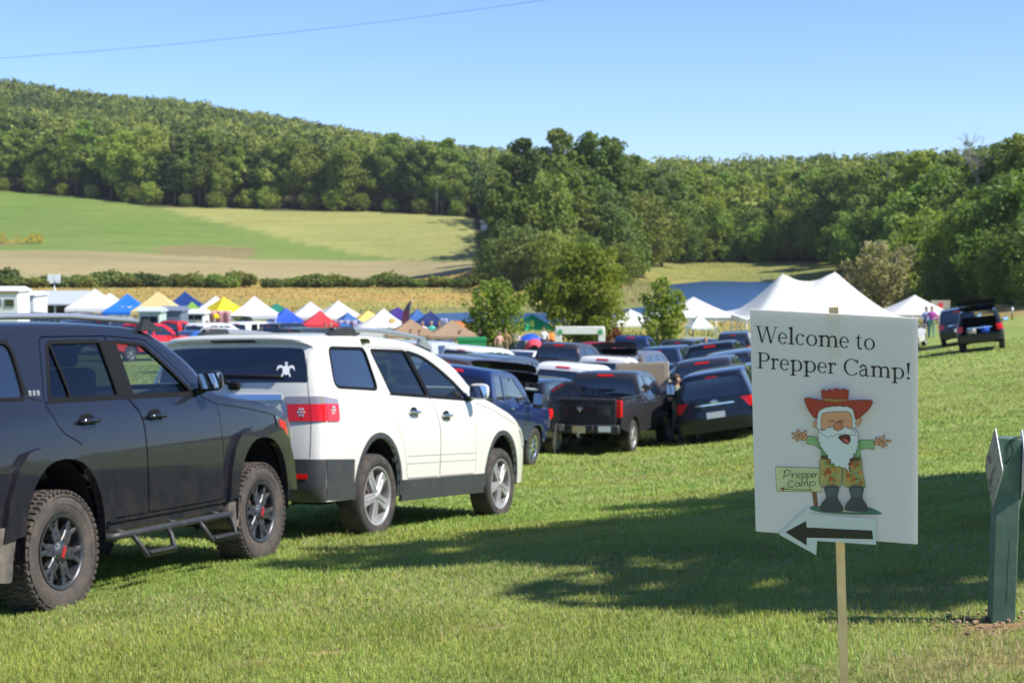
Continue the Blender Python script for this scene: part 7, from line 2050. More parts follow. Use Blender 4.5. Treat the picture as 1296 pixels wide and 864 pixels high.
# the remaining forest, one mass: thousands of small crowns on the hills
rf=np.random.RandomState(21)
def forest_mass():
    P_=[]
    for _ in range(30000):
        y=444+ (1060-444)*rf.rand()**.8; px=-150+820*rf.rand(); x=(px-648)/FPX*y
        P_.append((x,y,0))
    for _ in range(9000):
        y=300+460*rf.rand(); px=560+900*rf.rand(); x=(px-648)/FPX*y; P_.append((x,y,1))
    for _ in range(1500):
        y=140+200*rf.rand(); px=1090+420*rf.rand(); x=(px-648)/FPX*y; P_.append((x,y,1))
    A=np.array(P_); ins=poly_sd(FOREST_FRONT,A[:,0],A[:,1]); A=A[ins<-9]
    # thin to a spacing that grows with distance
    keep=[]; grid={}
    for j,(x,y,s_) in enumerate(A):
        sp=(8.0+2.0*noise2(x*.05,y*.05,3)) if y>440 else 7
        g=(int(x/sp),int(y/sp))
        if any((g[0]+a,g[1]+b_) in grid and math.hypot(A[grid[(g[0]+a,g[1]+b_)]][0]-x,A[grid[(g[0]+a,g[1]+b_)]][1]-y)<sp for a in(-1,0,1) for b_ in(-1,0,1)): continue
        grid[g]=j; keep.append(j)
    A=A[keep]; Z=ground(A[:,0],A[:,1])
    print('forest crowns',len(A))
    Vs=[];Fs=[];Ts=[];nv=0
    big=fbm(A[:,0]*.012,A[:,1]*.012,5)
    TV=[];TF=[]
    for (x,y,s_),z,bg_ in zip(A,Z,big):
        h=(11+10.5*rf.rand()**1.3)*(1.0 if y>440 else 1.0); r=(3.4+2.4*rf.rand()); con=rf.rand()<.12
        n=int(520*(450/max(y,300))**.8)+90; 
        lf=.70+.40*(y/700)
        nl=7; cs=[];rd=[]
        if y<340: h*=.55; n=900; lf=.5; r*=.8
        else: r*=1.12
        for q in range(nl):
            a=q*2.4; t=q/nl; rr=r*(.55 if not con else .35*(1-t)); cs.append((x+rr*math.cos(a),y+rr*math.sin(a),z+h*(.42+.42*t))); rd.append(r*(.62-.18*t))
        cs.append((x,y,z+h*.9)); rd.append(r*(.40 if not con else .22))
        for q in range(6):
            a=rf.rand()*6.28; cs.append((x+r*math.cos(a),y+r*math.sin(a),z+h*(.45+.5*rf.rand()))); rd.append(r*(.22+.2*rf.rand()))
        if con: rd=[q*.62 for q in rd]; h*=1.1
        V,F,t=leaves(rf,cs,rd,n,lf,shell=.6)
        tr=rf.rand(); tone=np.clip(t*.28+(tr*tr*(3-2*tr))*.80+(bg_-.5)*.7-.06,0,1)
        if con: tone*=.1
        Vs.append(V);Fs.append(F+nv);Ts.append(tone);nv+=len(V)
    o=mesh_np('forest',np.concatenate(Vs),np.concatenate(Fs),LM['mass']); add_tone(o,np.concatenate(Ts)); return o
LM['mass']=leaf_mat('hill_forest_leaves',(.055,.110,.030),(.42,.45,.105),(.18,.23,.06),vary=0)
fo=forest_mass(); tag(fo,'dense mixed forest covering the hills behind the fields','forest',kind='stuff')
# trees in the camp
o=make_tree('maple_tree',np.random.RandomState(8),7.4,3.1,'round',20000,.21,'maple',trunk=.16,low=.06); x,z=gxy(741,107); o.location=(x,107,z-.05); H=P(741,307,107).z-z; o.scale=(H/7.4*.98,H/7.4*.98,H/7.4*1.02)

rr_=np.random.RandomState(77); V,F,t=leaves(rr_,[(1.9,-1.0,1.25),(2.25,-1.1,.95),(1.6,-1.3,.9)],[.42,.38,.36],420,.17); q=mesh_np('red_branch',V,F,LM['red'],o); add_tone(q,t)
for c in o.children:
    if c.name.startswith('crown'): c.color=(.92,.92,.85,1)
tag(o,'dense round maple in front of the lake with yellow-green leaves','tree')
o=make_tree('young_tree',np.random.RandomState(4),5.6,1.75,'young',2600,.19,'maple',trunk=.10,low=.20); x,z=gxy(838,84); o.location=(x,84,z-.05); H=P(838,347,84).z-z; o.scale=(H/5.6,H/5.6,H/5.6*1.02)
for c in o.children:
    if c.name.startswith('crown'): c.color=(.75,.8,.8,1)
tag(o,'thin young tree with a pale trunk rising between the dark cars','tree')
o=make_tree('young_tree',np.random.RandomState(14),5.0,1.9,'round',3600,.20,'maple',trunk=.10,low=.16); x,z=gxy(625,93); o.location=(x,93,z-.05); H=P(625,353,93).z-z; o.scale=(H/5.0*1.0,H/5.0*1.0,H/5.0*1.02); 
for c in o.children:
    if c.name.startswith('crown'): c.color=(.68,.76,.8,1)
tag(o,'soft round young tree beside the right tan canopy','tree')
# grey-olive shrubby tree behind the large marquee
o=make_tree('willow_tree',np.random.RandomState(16),8.5,3.7,'round',4200,.34,'olive',trunk=.14,low=.05); x,z=gxy(1112,150); H=P(1112,303,150).z-z; o.location=(x,150,z); o.scale=(H/8.5*.88,H/8.5*.88,H/8.5); tag(o,'grey-olive willow-like tree behind the large marquee','tree')
# hedge of separate bushes below the tan field
def make_bush(rs,n=1700):
    cs=[];rd=[]
    for q in range(9):
        a=q*2.4; cs.append((1.7*math.cos(a)*(.3+.6*rs.rand()),1.3*math.sin(a)*(.3+.6*rs.rand()),.9+.9*rs.rand())); rd.append(.75+.5*rs.rand())
    root=empty('hedge_bush'); V,F,t=leaves(rs,cs,rd,n,.34,shell=.5); o=mesh_np('foliage',V,F,LM['bush'],root); add_tone(o,t)
    tb=MB()
    for q in range(5): limb(tb,(rs.normal()*.3,rs.normal()*.3,-.2),(cs[q][0]*.8,cs[q][1]*.8,cs[q][2]),.06,.02,rs)
    tb.build('stems',BARK,root); return root
BP=[make_bush(np.random.RandomState(q)) for q in (31,32,33)]; ub=[False]*3
HB=[(0,2.4,345),(14,2.0,352),(48,1.5,354),(66,1.6,352),(88,1.7,351),(108,1.5,352),(133,2.1,347),(150,2.0,348),(166,1.4,353),(186,1.8,349),(212,1.9,350),(240,1.9,350),(262,1.4,355),(284,2.0,350),(306,2.2,348),(344,1.5,355),(358,1.5,356),(376,1.7,353),(394,1.8,351),(412,2.0,350),(430,1.9,351),(446,1.6,354),(460,1.3,357),(486,2.0,349),(502,1.6,352),(528,1.3,356),(556,1.5,353),(572,1.4,355),(594,1.5,353),(608,1.4,354),(-20,2.0,350),(-45,2.0,350)]
for k,(px,wd,py) in enumerate(HB):
    i=k%3; o=BP[i] if not ub[i] else copy_tree(BP[i]); ub[i]=True
    Yd=258+rnd.random()*5; x,z=gxy(px,Yd); H=max(1.2,P(px,py,Yd).z-z); o.location=(x,Yd,z); o.scale=(wd*.66,.95,H*1.12/2.35); o.rotation_euler=(0,0,rnd.random()*.6-.3+ (PI if k%2 else 0))
    col=CLs[(k*5)%6]
    for c in o.children:
        if c.name.startswith('foliage'): c.color=(*col,1)
    tag(o,'rounded green bush in the straight hedge row below the tan field','bush','bushes of the hedge row')
# off to the right, outside the picture: the tree whose shade falls across the lawn
def shade_tree(x,y,H,rad,seed,lab,low=.3,nl=11000,lf=.27):
    o=make_tree('shade_tree',np.random.RandomState(seed),H,rad,'broad',nl,lf,'maple',trunk=.3,low=low); o.location=(x,y,gz(x,y)-.1); tag(o,lab,'tree','trees at the right outside the view'); return o
SHADE=[(13.6,11.7,12.6,3.6,51,.40),(10.3,9.3,10.8,2.9,54,.46),(14.2,9.5,12.0,3.6,56,.40),(13.4,15.0,12.0,3.4,57,.42),(18.0,11.9,13.8,4.8,52,.30),(18.6,8.6,13,4.0,55,.3),(25,12.0,14,5.2,53,.22)]
for x,y,H,rad,sd,lw in SHADE: shade_tree(x,y,H,rad,sd,'leafy tree just right of the view that shades the lawn',lw); COL.objects  # group set below

# tall meadow grass and weeds: rough texture on the uncut ground round the lake
def meadow():
    rm=np.random.RandomState(12); n=34000
    y=118+(372-118)*rm.rand(n)**.8; px=-140+1350*rm.rand(n); x=(px-648)/FPX*y
    ok=(poly_sd(lake,x,y)>3.6)&(poly_sd(FOREST_FRONT,x,y)>-2)&(poly_sd(Z_TAN,x,y)>0)&(poly_sd(Z_GREEN,x,y)>0)&~((x>26)&(y<150))&((y>126)|(x<-8))
    x=x[ok];y=y[ok];n=len(x); z=ground(x,y); h=(.10+.2*rm.rand(n))*(.5+.9*fbm(x*.06,y*.06,7)); w=.08+.16*rm.rand(n); a=rm.rand(n)*3.14; dx=np.cos(a)*w/2; dy=np.sin(a)*w/2; lx=rm.normal(size=n)*.12
    V=np.stack([np.stack([x-dx,y-dy,z-.03],1),np.stack([x+dx,y+dy,z-.03],1),np.stack([x+dx*.5+lx,y+dy*.5,z+h],1),np.stack([x-dx*.7+lx,y-dy*.7,z+h*.9],1)],1).reshape(-1,3)
    gold=np.clip((fbm(x*.05,y*.09,12)-.42)*5+np.clip((y-180)/120,0,.5)+rm.normal(size=n)*.12,0,1)[:,None]
    C=np.array((.17,.22,.05))*(1-gold)+np.array((.36,.27,.09))*gold; C=C*(.85+.3*rm.rand(n))[:,None]
    m,nt_,b=new_mat('meadow_grass_blades'); at=N(nt_,'ShaderNodeAttribute'); at.attribute_name='tone'; nt_.links.new(at.outputs['Color'],b.inputs['Base Color']); b.inputs['Roughness'].default_value=.8
    o=mesh_np('meadow_grass',V,np.arange(4*n).reshape(n,4),m); ca=o.data.color_attributes.new('tone','FLOAT_COLOR','POINT'); C4=np.repeat(np.concatenate([C,np.ones((n,1))],1),4,0); ca.data.foreach_set('color',C4.astype(np.float32).ravel())
    tag(o,'tall golden and green meadow grass between the hedge and the lake','meadow grass',kind='stuff')
    # goldenrod in the pasture at the far left
    n=1500; px=-70+125*rm.rand(n); yy=383+13*rm.rand(n); x=(px-648)/FPX*yy; z=ground(x,yy); h=.5+1.0*rm.rand(n)
    P0=np.stack([x,yy,z],1); w=.25+.3*rm.rand(n); V=np.stack([P0+np.stack([-w,0*w,h*.5],1),P0+np.stack([w,0*w,h*.5],1),P0+np.stack([w*.7,.2*w,h],1),P0+np.stack([-w*.7,.2*w,h],1)],1).reshape(-1,3)
    k=fbm(x*.15,yy*.15,3)>.5; V=V.reshape(n,4,3)[k].reshape(-1,3); o=mesh_np('goldenrod',V,np.arange(len(V)).reshape(-1,4),pbr('goldenrod_flowers',(.50,.40,.03),.8,noise=((.18,.20,.05),1.2,.4,.6)))
    tag(o,'patch of yellow goldenrod at the lower left of the green pasture','flowers',kind='stuff')
meadow()
# ------------------------------------------------------------------ welcome board
cN=[P(949,391.5,4.36),P(1162,403,4.27),P(1161.5,688.5,4.385),P(956.5,672,4.47)]
bc=sum(cN,Vector())/4; bx_=((cN[1]+cN[2])-(cN[0]+cN[3])).normalized(); by_=((cN[0]+cN[1])-(cN[3]+cN[2])).normalized(); bn=bx_.cross(by_).normalized()
if bn.y>0: bn=-bn
def onb(px,py,off=0.0):
    d=ray(px,py); t=bn.dot(bc+bn*off)/bn.dot(d); return d*t
m_board=pbr('white_plastic_board',(.88,.85,.85),.35,bump=(30,.04))
_nt=m_board.node_tree; _b=_nt.nodes['Principled BSDF']; _t=N(_nt,'ShaderNodeBsdfTranslucent'); _t.inputs['Color'].default_value=(.88,.82,.79,1); _m=N(_nt,'ShaderNodeMixShader'); _m.inputs['Fac'].default_value=.42
_nt.links.new(_b.outputs[0],_m.inputs[1]); _nt.links.new(_t.outputs[0],_m.inputs[2]); _nt.links.new(_m.outputs[0],_nt.nodes['Material Output'].inputs['Surface'])
board=empty('welcome_sign',(onb(1068,700).x,4.42,gz(.9,4.42)))
def wl(o):   # parent a mesh built in world coordinates
    o.parent=board; o.matrix_parent_inverse=Matrix.Translation(-board.location); return o
def bpoly(pts,off,thick=0.0,name='print',mat=None,mb=None,m=0,par=None):
    V=[onb(x,y,off) for x,y in pts]; 
    r=mathutils_tess(pts)
    if mb is not None: mb.add(V,r,m); return
def mathutils_tess(pts):
    from mathutils.geometry import tessellate_polygon
    t=tessellate_polygon([[Vector((x,-y,0)) for x,y in pts]])
    out=[]
    for a,b,c in t:
        A,B,C=pts[a],pts[b],pts[c]; ar=(B[0]-A[0])*(C[1]-A[1])-(B[1]-A[1])*(C[0]-A[0])
        out.append((a,b,c) if ar<0 else (a,c,b))
    return out
# board slab
cor=rounded([(949,391.5),(1162,403),(1161.5,688.5),(956.5,672)],1.2,3)
V=[onb(x,y,0) for x,y in cor]+[onb(x,y,0)-bn*.006 for x,y in cor]; n=len(cor)
F=[tuple(range(n)),tuple(reversed(range(n,2*n)))]+[(i,n+i,n+(i+1)%n,(i+1)%n) for i in range(n)]
wl(mesh_py('board',V,F,m_board))
def strokes(pts,w,off,mb,m=0,closed=False):
    """ribbon along a pixel polyline; w number or (w0,w1)"""
    pts=[Vector(p) for p in pts]; 
    if closed: pts=pts+[pts[0]]
    L=[];Rr=[];n=len(pts)
    for i,p in enumerate(pts):
        a=pts[max(i-1,0)]; b=pts[min(i+1,n-1)]
        if closed and i in(0,n-1): a=pts[-2]; b=pts[1]
        t=(b-a); t=t.normalized() if t.length>0 else Vector((1,0)); nn=Vector((-t.y,t.x)); ww=w if not isinstance(w,tuple) else w[0]+(w[1]-w[0])*i/(n-1)
        L.append(p+nn*ww/2); Rr.append(p-nn*ww/2)
    V=[onb(q.x,q.y,off) for q in L]+[onb(q.x,q.y,off) for q in Rr]
    F=[(i,i+1,n+i+1,n+i) for i in range(n-1)]
    mb.add(V,F,m)
ink=pbr('black_ink',(.028,.024,.026),.6)
# -- serif lettering, drawn as outlines in units of the em (x right, y up)
def ell(cx,cy,rx,ry,a0,a1,n=18): return [(cx+rx*math.cos(R(a0+(a1-a0)*i/n)),cy+ry*math.sin(R(a0+(a1-a0)*i/n))) for i in range(n+1)]
XH=.48; TK=.082; TN=.034; SF=.030
def stem(x,y0,y1,bot=True,top=None,w=TK,bw=.075):
    P0=[[(x-w/2,y0),(x+w/2,y0),(x+w/2,y1),(x-w/2,y1)]]
    if bot: P0.append([(x-w/2-bw,y0),(x+w/2+bw,y0),(x+w/2+bw,y0+SF*.8),(x+w/2,y0+SF*1.7),(x-w/2,y0+SF*1.7),(x-w/2-bw,y0+SF*.8)])
    if top=='flag': P0.append([(x-w/2,y1-.10),(x-w/2-.085,y1-.062),(x-w/2-.085,y1-.035),(x+w/2,y1+.012),(x+w/2,y1-.10)])
    if top=='slab': P0.append([(x-w/2-bw,y1),(x+w/2+bw,y1),(x+w/2+bw,y1-SF*.8),(x+w/2,y1-SF*1.7),(x-w/2,y1-SF*1.7),(x-w/2-bw,y1-SF*.8)])
    return P0
def ring(cx,cy,rx,ry,tk=TK,tn=TN,a0=0,a1=360,n=28):
    o=ell(cx,cy,rx,ry,a0,a1,n); i=ell(cx,cy,rx-tk,ry-tn,a0,a1,n); out=[]
    for k in range(n): out.append([o[k],o[k+1],i[k+1],i[k]])
    return out
def arcband(pts,w0,w1=None):
    w1=w0 if w1 is None else w1; out=[]; P2=[Vector(p) for p in pts]; n=len(P2); L=[];Q=[]
    for k,p in enumerate(P2):
        t=(P2[min(k+1,n-1)]-P2[max(k-1,0)]).normalized(); nn=Vector((-t.y,t.x)); f=k/(n-1); ww=w0+(w1-w0)*math.sin(PI*f) if isinstance(w1,float) else w0
        L.append(p+nn*ww/2); Q.append(p-nn*ww/2)
    for k in range(n-1): out.append([tuple(L[k]),tuple(L[k+1]),tuple(Q[k+1]),tuple(Q[k])])
    return out
def bez(p0,p1,p2,p3,n=12): return [tuple((Vector(p0)*(1-t)**3+Vector(p1)*3*t*(1-t)**2+Vector(p2)*3*t*t*(1-t)+Vector(p3)*t**3)) for t in [i/n for i in range(n+1)]]
def G(ch):
    if ch=='W':
        y=.70; o=[]
        for a,b_,w in (((.10,y),(.30,0),.088),((.50,y),(.30,0),.036),((.50,y),(.70,0),.088),((.92,y),(.70,0),.036)):
            o.append([(a[0]-w/2,a[1]),(a[0]+w/2,a[1]),(b_[0]+w/2,b_[1]-.01),(b_[0]-w/2,b_[1]-.01)])
        o.append([(.00,y),(.24,y),(.24,y-.026),(.00,y-.026)]); o.append([(.82,y),(1.02,y),(1.02,y-.026),(.82,y-.026)]); o.append([(.40,y),(.58,y),(.58,y-.026),(.40,y-.026)]); return o,1.0
    if ch=='e':
        o=ring(.235,.235,.215,.25,TK,TN,62,322); o+=ring(.235,.235,.205,.25,.06,TN,0,62,8); o.append([(.06,.235),(.44,.235),(.44,.268),(.06,.268)]); return o,.47
    if ch=='l': return stem(.13,0,.74,True,'flag'),.27
    if ch=='c':
        o=ring(.235,.235,.215,.25,TK,TN,50,318); o+=[ell(.36,.40,.05,.05,0,360,12)]; return o,.43
    if ch=='o': return ring(.25,.235,.23,.25,TK,TN),.51
    if ch=='m':
        o=stem(.13,0,XH,True,'flag',bw=.055); 
        for k in (0,1):
            x=.13+k*.27; o+=arcband(bez((x+.02,.36),(x+.07,.46),(x+.13,.475),(x+.17,.455))[:],.030,.052)[:]; o+=arcband(bez((x+.13,.468),(x+.22,.46),(x+.27,.42),(x+.27,.30)),.045,.085); o+=stem(x+.27,0,.33,True,None,bw=.055)
        return o,.84
    if ch=='r':
        o=stem(.13,0,XH,True,'flag'); o+=arcband(bez((.16,.34),(.19,.42),(.24,.475),(.31,.465)),.03,.05); o+=[ell(.33,.425,.055,.052,0,360,12)]; return o,.40
    if ch=='p':
        o=stem(.13,-.21,XH,True,'flag'); o+=ring(.27,.235,.215,.25,TK,TN,-140,140); return o,.52
    if ch=='t':
        o=[[(.14-TK/2,.10),(.14+TK/2,.10),(.14+TK/2,.60),(.14,.60),(.14-TK/2,.52)]]; o+=arcband(bez((.14,.14),(.14,.0),(.20,-.01),(.30,.035)),.06,.075); o.append([(.02,.445),(.29,.445),(.29,.48),(.02,.48)]); return o,.32
    if ch=='a':
        o=stem(.335,.05,.33,False,None); o+=arcband(bez((.09,.38),(.11,.50),(.335,.52),(.335,.32)),.045,.07); o+=[ell(.10,.385,.045,.045,0,360,12)]
        o+=arcband(bez((.33,.285),(.17,.27),(.04,.22),(.065,.10)),.032,.06); o+=arcband(bez((.065,.12),(.07,-.03),(.25,-.04),(.335,.10)),.05,.055); o+=arcband(bez((.335,.10),(.335,.0),(.38,-.01),(.44,.03)),.06,.05); return o,.47
    if ch=='P':
        o=stem(.15,0,.70,True,'slab',w=.088); o+=ring(.30,.505,.245,.195,.088,TN,-90,90); o.append([(.15,.70),(.30,.70),(.30,.666),(.15,.666)]); o.append([(.15,.31),(.30,.31),(.30,.344),(.15,.344)]); return o,.58
    if ch=='C':
        o=ring(.37,.345,.335,.365,.092,TN,42,320); o.append([(.60,.52),(.63,.52),(.63,.70),(.61,.70),(.57,.62)]); return o,.68
    if ch=='!':
        return [[(.06,.72),(.17,.72),(.13,.20),(.10,.20)],ell(.115,.045,.055,.055,0,360,14)],.24
    return [],.25
tb_=MB()
def put_glyph(ch,x0,x1,org,ux,uy,sc):
    polys,adv=G(ch); xs=[p[0] for q in polys for p in q]; a,b_=min(xs),max(xs)
    for q in polys:
        pp=[(org[0]+ (x0+(p[0]-a)/(b_-a)*(x1-x0)) , p[1]) for p in q]
        pts=[(x, org[1]+uy*(x-org[0]) - y*sc) for x,y in pp]
        V=[onb(x,y,.0012) for x,y in pts]; tb_.add(V,mathutils_tess(pts),0)
K=5.635
l1=[('W',92,252),('e',252,316),('l',322,370),('c',377,438),('o',453,531),('m',538,682),('e',690,757),('t',806,852),('o',865,943)]
l2=[('P',105,193),('r',200,258),('e',265,330),('p',336,425),('p',431,523),('e',533,600),('r',606,668),('C',720,822),('a',832,900),('m',910,1055),('p',1061,1152),('!',1170,1192)]
for ch,a,b_ in l1: put_glyph(ch,a/K,b_/K,(940,380+297/K-.066*92/K),0,.0665,29.5)
wl(tb_.build('lettering',ink)); tb_=MB()
for ch,a,b_ in l2: put_glyph(ch,a/K,b_/K,(940,380+483/K-.074*105/K),0,.0745,29.0)
# glyph x positions above are measured from x=940
wl(tb_.build('lettering',ink))
# -- the cheerful bearded hiker printed below the words
Z=3.756
def Q(pts): return [(980+x/Z,480+y/Z) for x,y in pts]
art=MB(); outl=MB(); lay=[.0010]
cols={'hat':(.42,.045,.03),'hatdark':(.20,.03,.02),'skin':(.74,.34,.19),'hair':(.74,.74,.75),'shirt':(.30,.50,.22),'belt':(.13,.06,.03),'camo':(.50,.40,.15),'camor':(.45,.12,.045),'camog':(.26,.36,.12),'camob':(.62,.27,.07),'boot':(.055,.065,.08),'boot2':(.10,.115,.135),'ground':(.08,.18,.15),'sign':(.68,.69,.36),'stick':(.25,.10,.05),'mouth':(.12,.02,.02),'tongue':(.60,.12,.12),'nose':(.60,.22,.12),'band':(.42,.20,.06)}
cm=list(cols); mats=[pbr('print_'+k,v,.55) for k,v in cols.items()]
def poly(pts,c,line=1.6):
    lay[0]+=.00012; q=Q(pts); V=[onb(x,y,lay[0]) for x,y in q]; art.add(V,mathutils_tess(q),cm.index(c))
    if line: lay[0]+=.00006; strokes(q,line/Z*1.35,lay[0],outl,0,True)
def smooth(pts,n=5):
    out=[];k=len(pts)
    for i in range(k):
        p0,p1,p2,p3=[Vector(pts[(i+j-1)%k]) for j in range(4)]
        for j in range(n):
            t=j/n; q=.5*((2*p1)+(-p0+p2)*t+(2*p0-5*p1+4*p2-p3)*t*t+(-p0+3*p1-3*p2+p3)*t**3); out.append((q.x,q.y))
    return out
def wavy(pts,amp,freq=1.0):
    rr=resample(pts,9); return [(x+amp*math.sin(i*2.1*freq),y+amp*math.cos(i*1.7*freq)) for i,(x,y) in enumerate(rr)]
poly(smooth([(168,612),(200,600),(330,628),(430,626),(452,608),(512,636),(470,642),(330,640),(215,630)]),'ground',0)
poly([(180,532),(200,530),(206,600),(190,604)],'stick')
poly([(5,414),(216,420),(226,534),(12,530)],'sign',2.0)
# arms
poly(smooth([(155,274),(192,272),(232,306),(250,352),(222,334),(190,312),(155,304)]),'shirt')
poly(smooth([(400,292),(450,288),(470,290),(474,332),(440,328),(406,334),(396,330)]),'shirt')
def hand(cx,cy,s,dirs):
    poly(smooth([(cx-14*s,cy-10),(cx+10*s,cy-16),(cx+24*s,cy-6),(cx+22*s,cy+12),(cx-2*s,cy+16),(cx-16*s,cy+8)],4),'skin')
    for (dx,dy) in dirs:
        a=Vector((cx,cy)); d=Vector((dx,dy)); nn=Vector((-d.y,d.x)).normalized()*6
        b_=a+d; c=[tuple(a+nn),tuple(a+d*.6+nn*1.0),tuple(b_+nn*.55),tuple(b_+d.normalized()*4),tuple(b_-nn*.55),tuple(a+d*.6-nn),tuple(a-nn)]
        poly(smooth(c,3),'skin')
hand(132,272,1,[(-46,-16),(-44,6),(-22,-30),(18,-28),(-26,20)]); hand(500,296,-1,[(52,-4),(34,18),(22,-28),(-14,-20),(18,26)])
# torso and legs
poly([(222,300),(250,290),(405,292),(412,372),(408,385),(222,380)],'shirt')
poly(smooth([(224,372),(312,378),(322,420),(314,506),(300,512),(222,506),(218,440)],4),'camo')
poly(smooth([(330,402),(348,378),(410,378),(418,430),(432,506),(420,512),(334,508),(326,470)],4),'camo')
rc=np.random.RandomState(2)
for (lx,ly,hx,hy) in ((226,388,312,502),(338,390,424,502)):
    for k in range(30):
        x=lx+10+(hx-lx-20)*rc.rand(); y=ly+6+(hy-ly-12)*rc.rand(); r_=7+6*rc.rand()
        poly(smooth([(x+r_*math.cos(a)*(.7+.5*rc.rand()),y+r_*.8*math.sin(a)*(.7+.5*rc.rand())) for a in [i*1.047 for i in range(6)]],3),('camor','camog','camob')[k%3],0)
poly([(222,362),(282,372),(280,384),(222,376)],'belt'); poly([(346,372),(410,372),(408,386),(350,386)],'belt')
for x0 in (0,118):
    poly(smooth([(240+x0,512),(304+x0,512),(300+x0,560),(322+x0,600),(322+x0,624),(224+x0,622),(226+x0,588),(248+x0,560)],4),'boot')
    poly(smooth([(246+x0,518),(296+x0,518),(292+x0,552),(256+x0,556)],3),'boot2',0)
    poly([(222+x0,608),(324+x0,610),(322+x0,626),(224+x0,624)],'seamc' if False else 'boot',1.4)
# head
poly(smooth([(188,204),(200,196),(216,206),(220,232),(204,234),(190,222)]),'skin'); poly(smooth([(412,186),(398,182),(386,196),(382,220),(398,218),(410,204)]),'skin')
poly(wavy(smooth([(206,150),(250,130),(340,126),(380,150),(386,200),(378,236),(220,240),(204,200)],3),5),'hair')
poly(smooth([(226,168),(250,156),(340,152),(366,170),(370,215),(358,238),(240,242),(222,215)],4),'skin')
poly(wavy(smooth([(222,236),(270,252),(330,240),(384,236),(398,290),(392,340),(366,372),(352,400),(358,438),(332,420),(282,404),(250,362),(214,300),(208,262)],3),5,1.1),'hair')
poly(wavy(smooth([(222,256),(248,232),(290,226),(306,240),(330,228),(366,236),(384,262),(340,262),(306,258),(262,274)],3),3),'hair')
poly(smooth([(305,272),(350,262),(362,285),(352,306),(330,300)],4),'mouth'); poly(smooth([(326,280),(346,284),(358,298),(348,304),(332,294)],3),'tongue',.8)
poly(smooth([(292,206),(306,200),(318,210),(324,232),(304,244),(282,234),(284,216)],4),'nose')
for sx,cx in ((1,272),(-1,318)):
    strokes(Q([(cx-14*sx,192),(cx+12*sx,198)]),.5,lay[0]+.0002,outl); strokes(Q([(cx-14*sx,204),(cx+12*sx,198)]),.5,lay[0]+.00022,outl); 
# hat
poly(smooth([(146,88),(200,94),(232,100),(352,100),(420,98),(466,102),(452,138),(416,172),(386,186),(372,140),(330,126),(256,130),(212,150),(200,186),(172,160),(152,122)],4),'hat',2)
poly([(230,100),(222,52),(236,46),(248,58),(262,44),(276,54),(284,44),(300,42),(312,50),(330,44),(354,52),(352,72),(350,102),(290,108)],'hat',2)
poly([(230,90),(350,94),(350,103),(290,108),(231,101)],'band',1)
for a,b_ in (((104,246),(118,228)),((112,236),(136,232)),((126,300),(136,312)),((138,296),(148,308)),((520,252),(536,246)),((528,262),(544,254)),((522,326),(540,334))): strokes(Q([a,b_]),.28,lay[0]+.0003,outl)
# handwriting on the little yellow sign
HW=[[(50,436),(44,470)],[(44,440),(60,428),(76,436),(74,450),(60,457),(47,458)],[(84,446),(86,470)],[(86,456),(94,446),(102,448)],[(104,460),(120,456),(116,446),(106,450),(106,466),(122,468)],
    [(130,446),(132,488)],[(132,450),(146,446),(150,458),(134,466)],[(154,446),(156,490)],[(156,450),(170,446),(174,458),(158,466)],[(176,458),(190,454),(186,444),(178,450),(178,464),(192,466)],[(194,446),(196,466)],[(196,454),(206,446)],
    [(92,484),(76,480),(64,494),(68,510),(92,510)],[(118,492),(102,490),(98,504),(108,510),(120,500),(120,490),(124,510)],[(130,508),(130,490),(142,488),(144,506)],[(144,492),(156,486),(160,506)],[(166,488),(170,524)],[(168,490),(188,484),(198,494),(188,504),(172,502)]]
for pts in HW: strokes(Q(pts if len(pts)<3 else smooth(pts+[],1)),3.7/Z,lay[0]+.0004,outl)
strokes(Q([(42,520),(182,526)]),3.7/Z,lay[0]+.00045,outl); poly([(22,518),(50,510),(46,530)],'stick',0)
art_o=wl(art.build('printed_figure',mats)); wl(outl.build('printed_outline',ink))
# tape over the stake head
tape=thin_glass('clear_tape',(.985,.975,.94),1.2)
tp_=MB()
for pts,off in (([(1046,393.5),(1063,393.8),(1065,452),(1048,452)],.0006),([(1044,393.5),(1068,394),(1069,404),(1045,403)],.0008)):
    V=[onb(x,y,off) for x,y in pts]; tp_.add(V,mathutils_tess(pts),0)
wl(tp_.build('tape',tape))
# taped-on arrow in a clear sleeve
sl=thin_glass('clear_sleeve',(.93,.94,.94),1.3)
slv=[(981,676),(1020,639),(1027,648),(1112,652),(1113,693),(1035,688),(1034,707)]
V=[onb(x,y,.0045) for x,y in slv]; a_=MB(); a_.add(V,mathutils_tess(slv),0); wl(a_.build('clear_sleeve',sl))
pp=[(986,676),(1023,641),(1026,650),(1108,656),(1109,689),(1034,684),(1033,702)]
V=[onb(x,y,.0034) for x,y in pp]; a_=MB(); a_.add(V,mathutils_tess(pp),0); 
ap=wl(a_.build('arrow_paper',pbr('white_paper',(.78,.78,.79),.6)))
ab=[(994,673),(1020,659),(1021,667),(1104,671),(1105,682),(1021,680),(1021,690)]
V=[onb(x,y,.0038) for x,y in ab]; a_=MB(); a_.add(V,mathutils_tess(ab),0); wl(a_.build('arrow',ink))
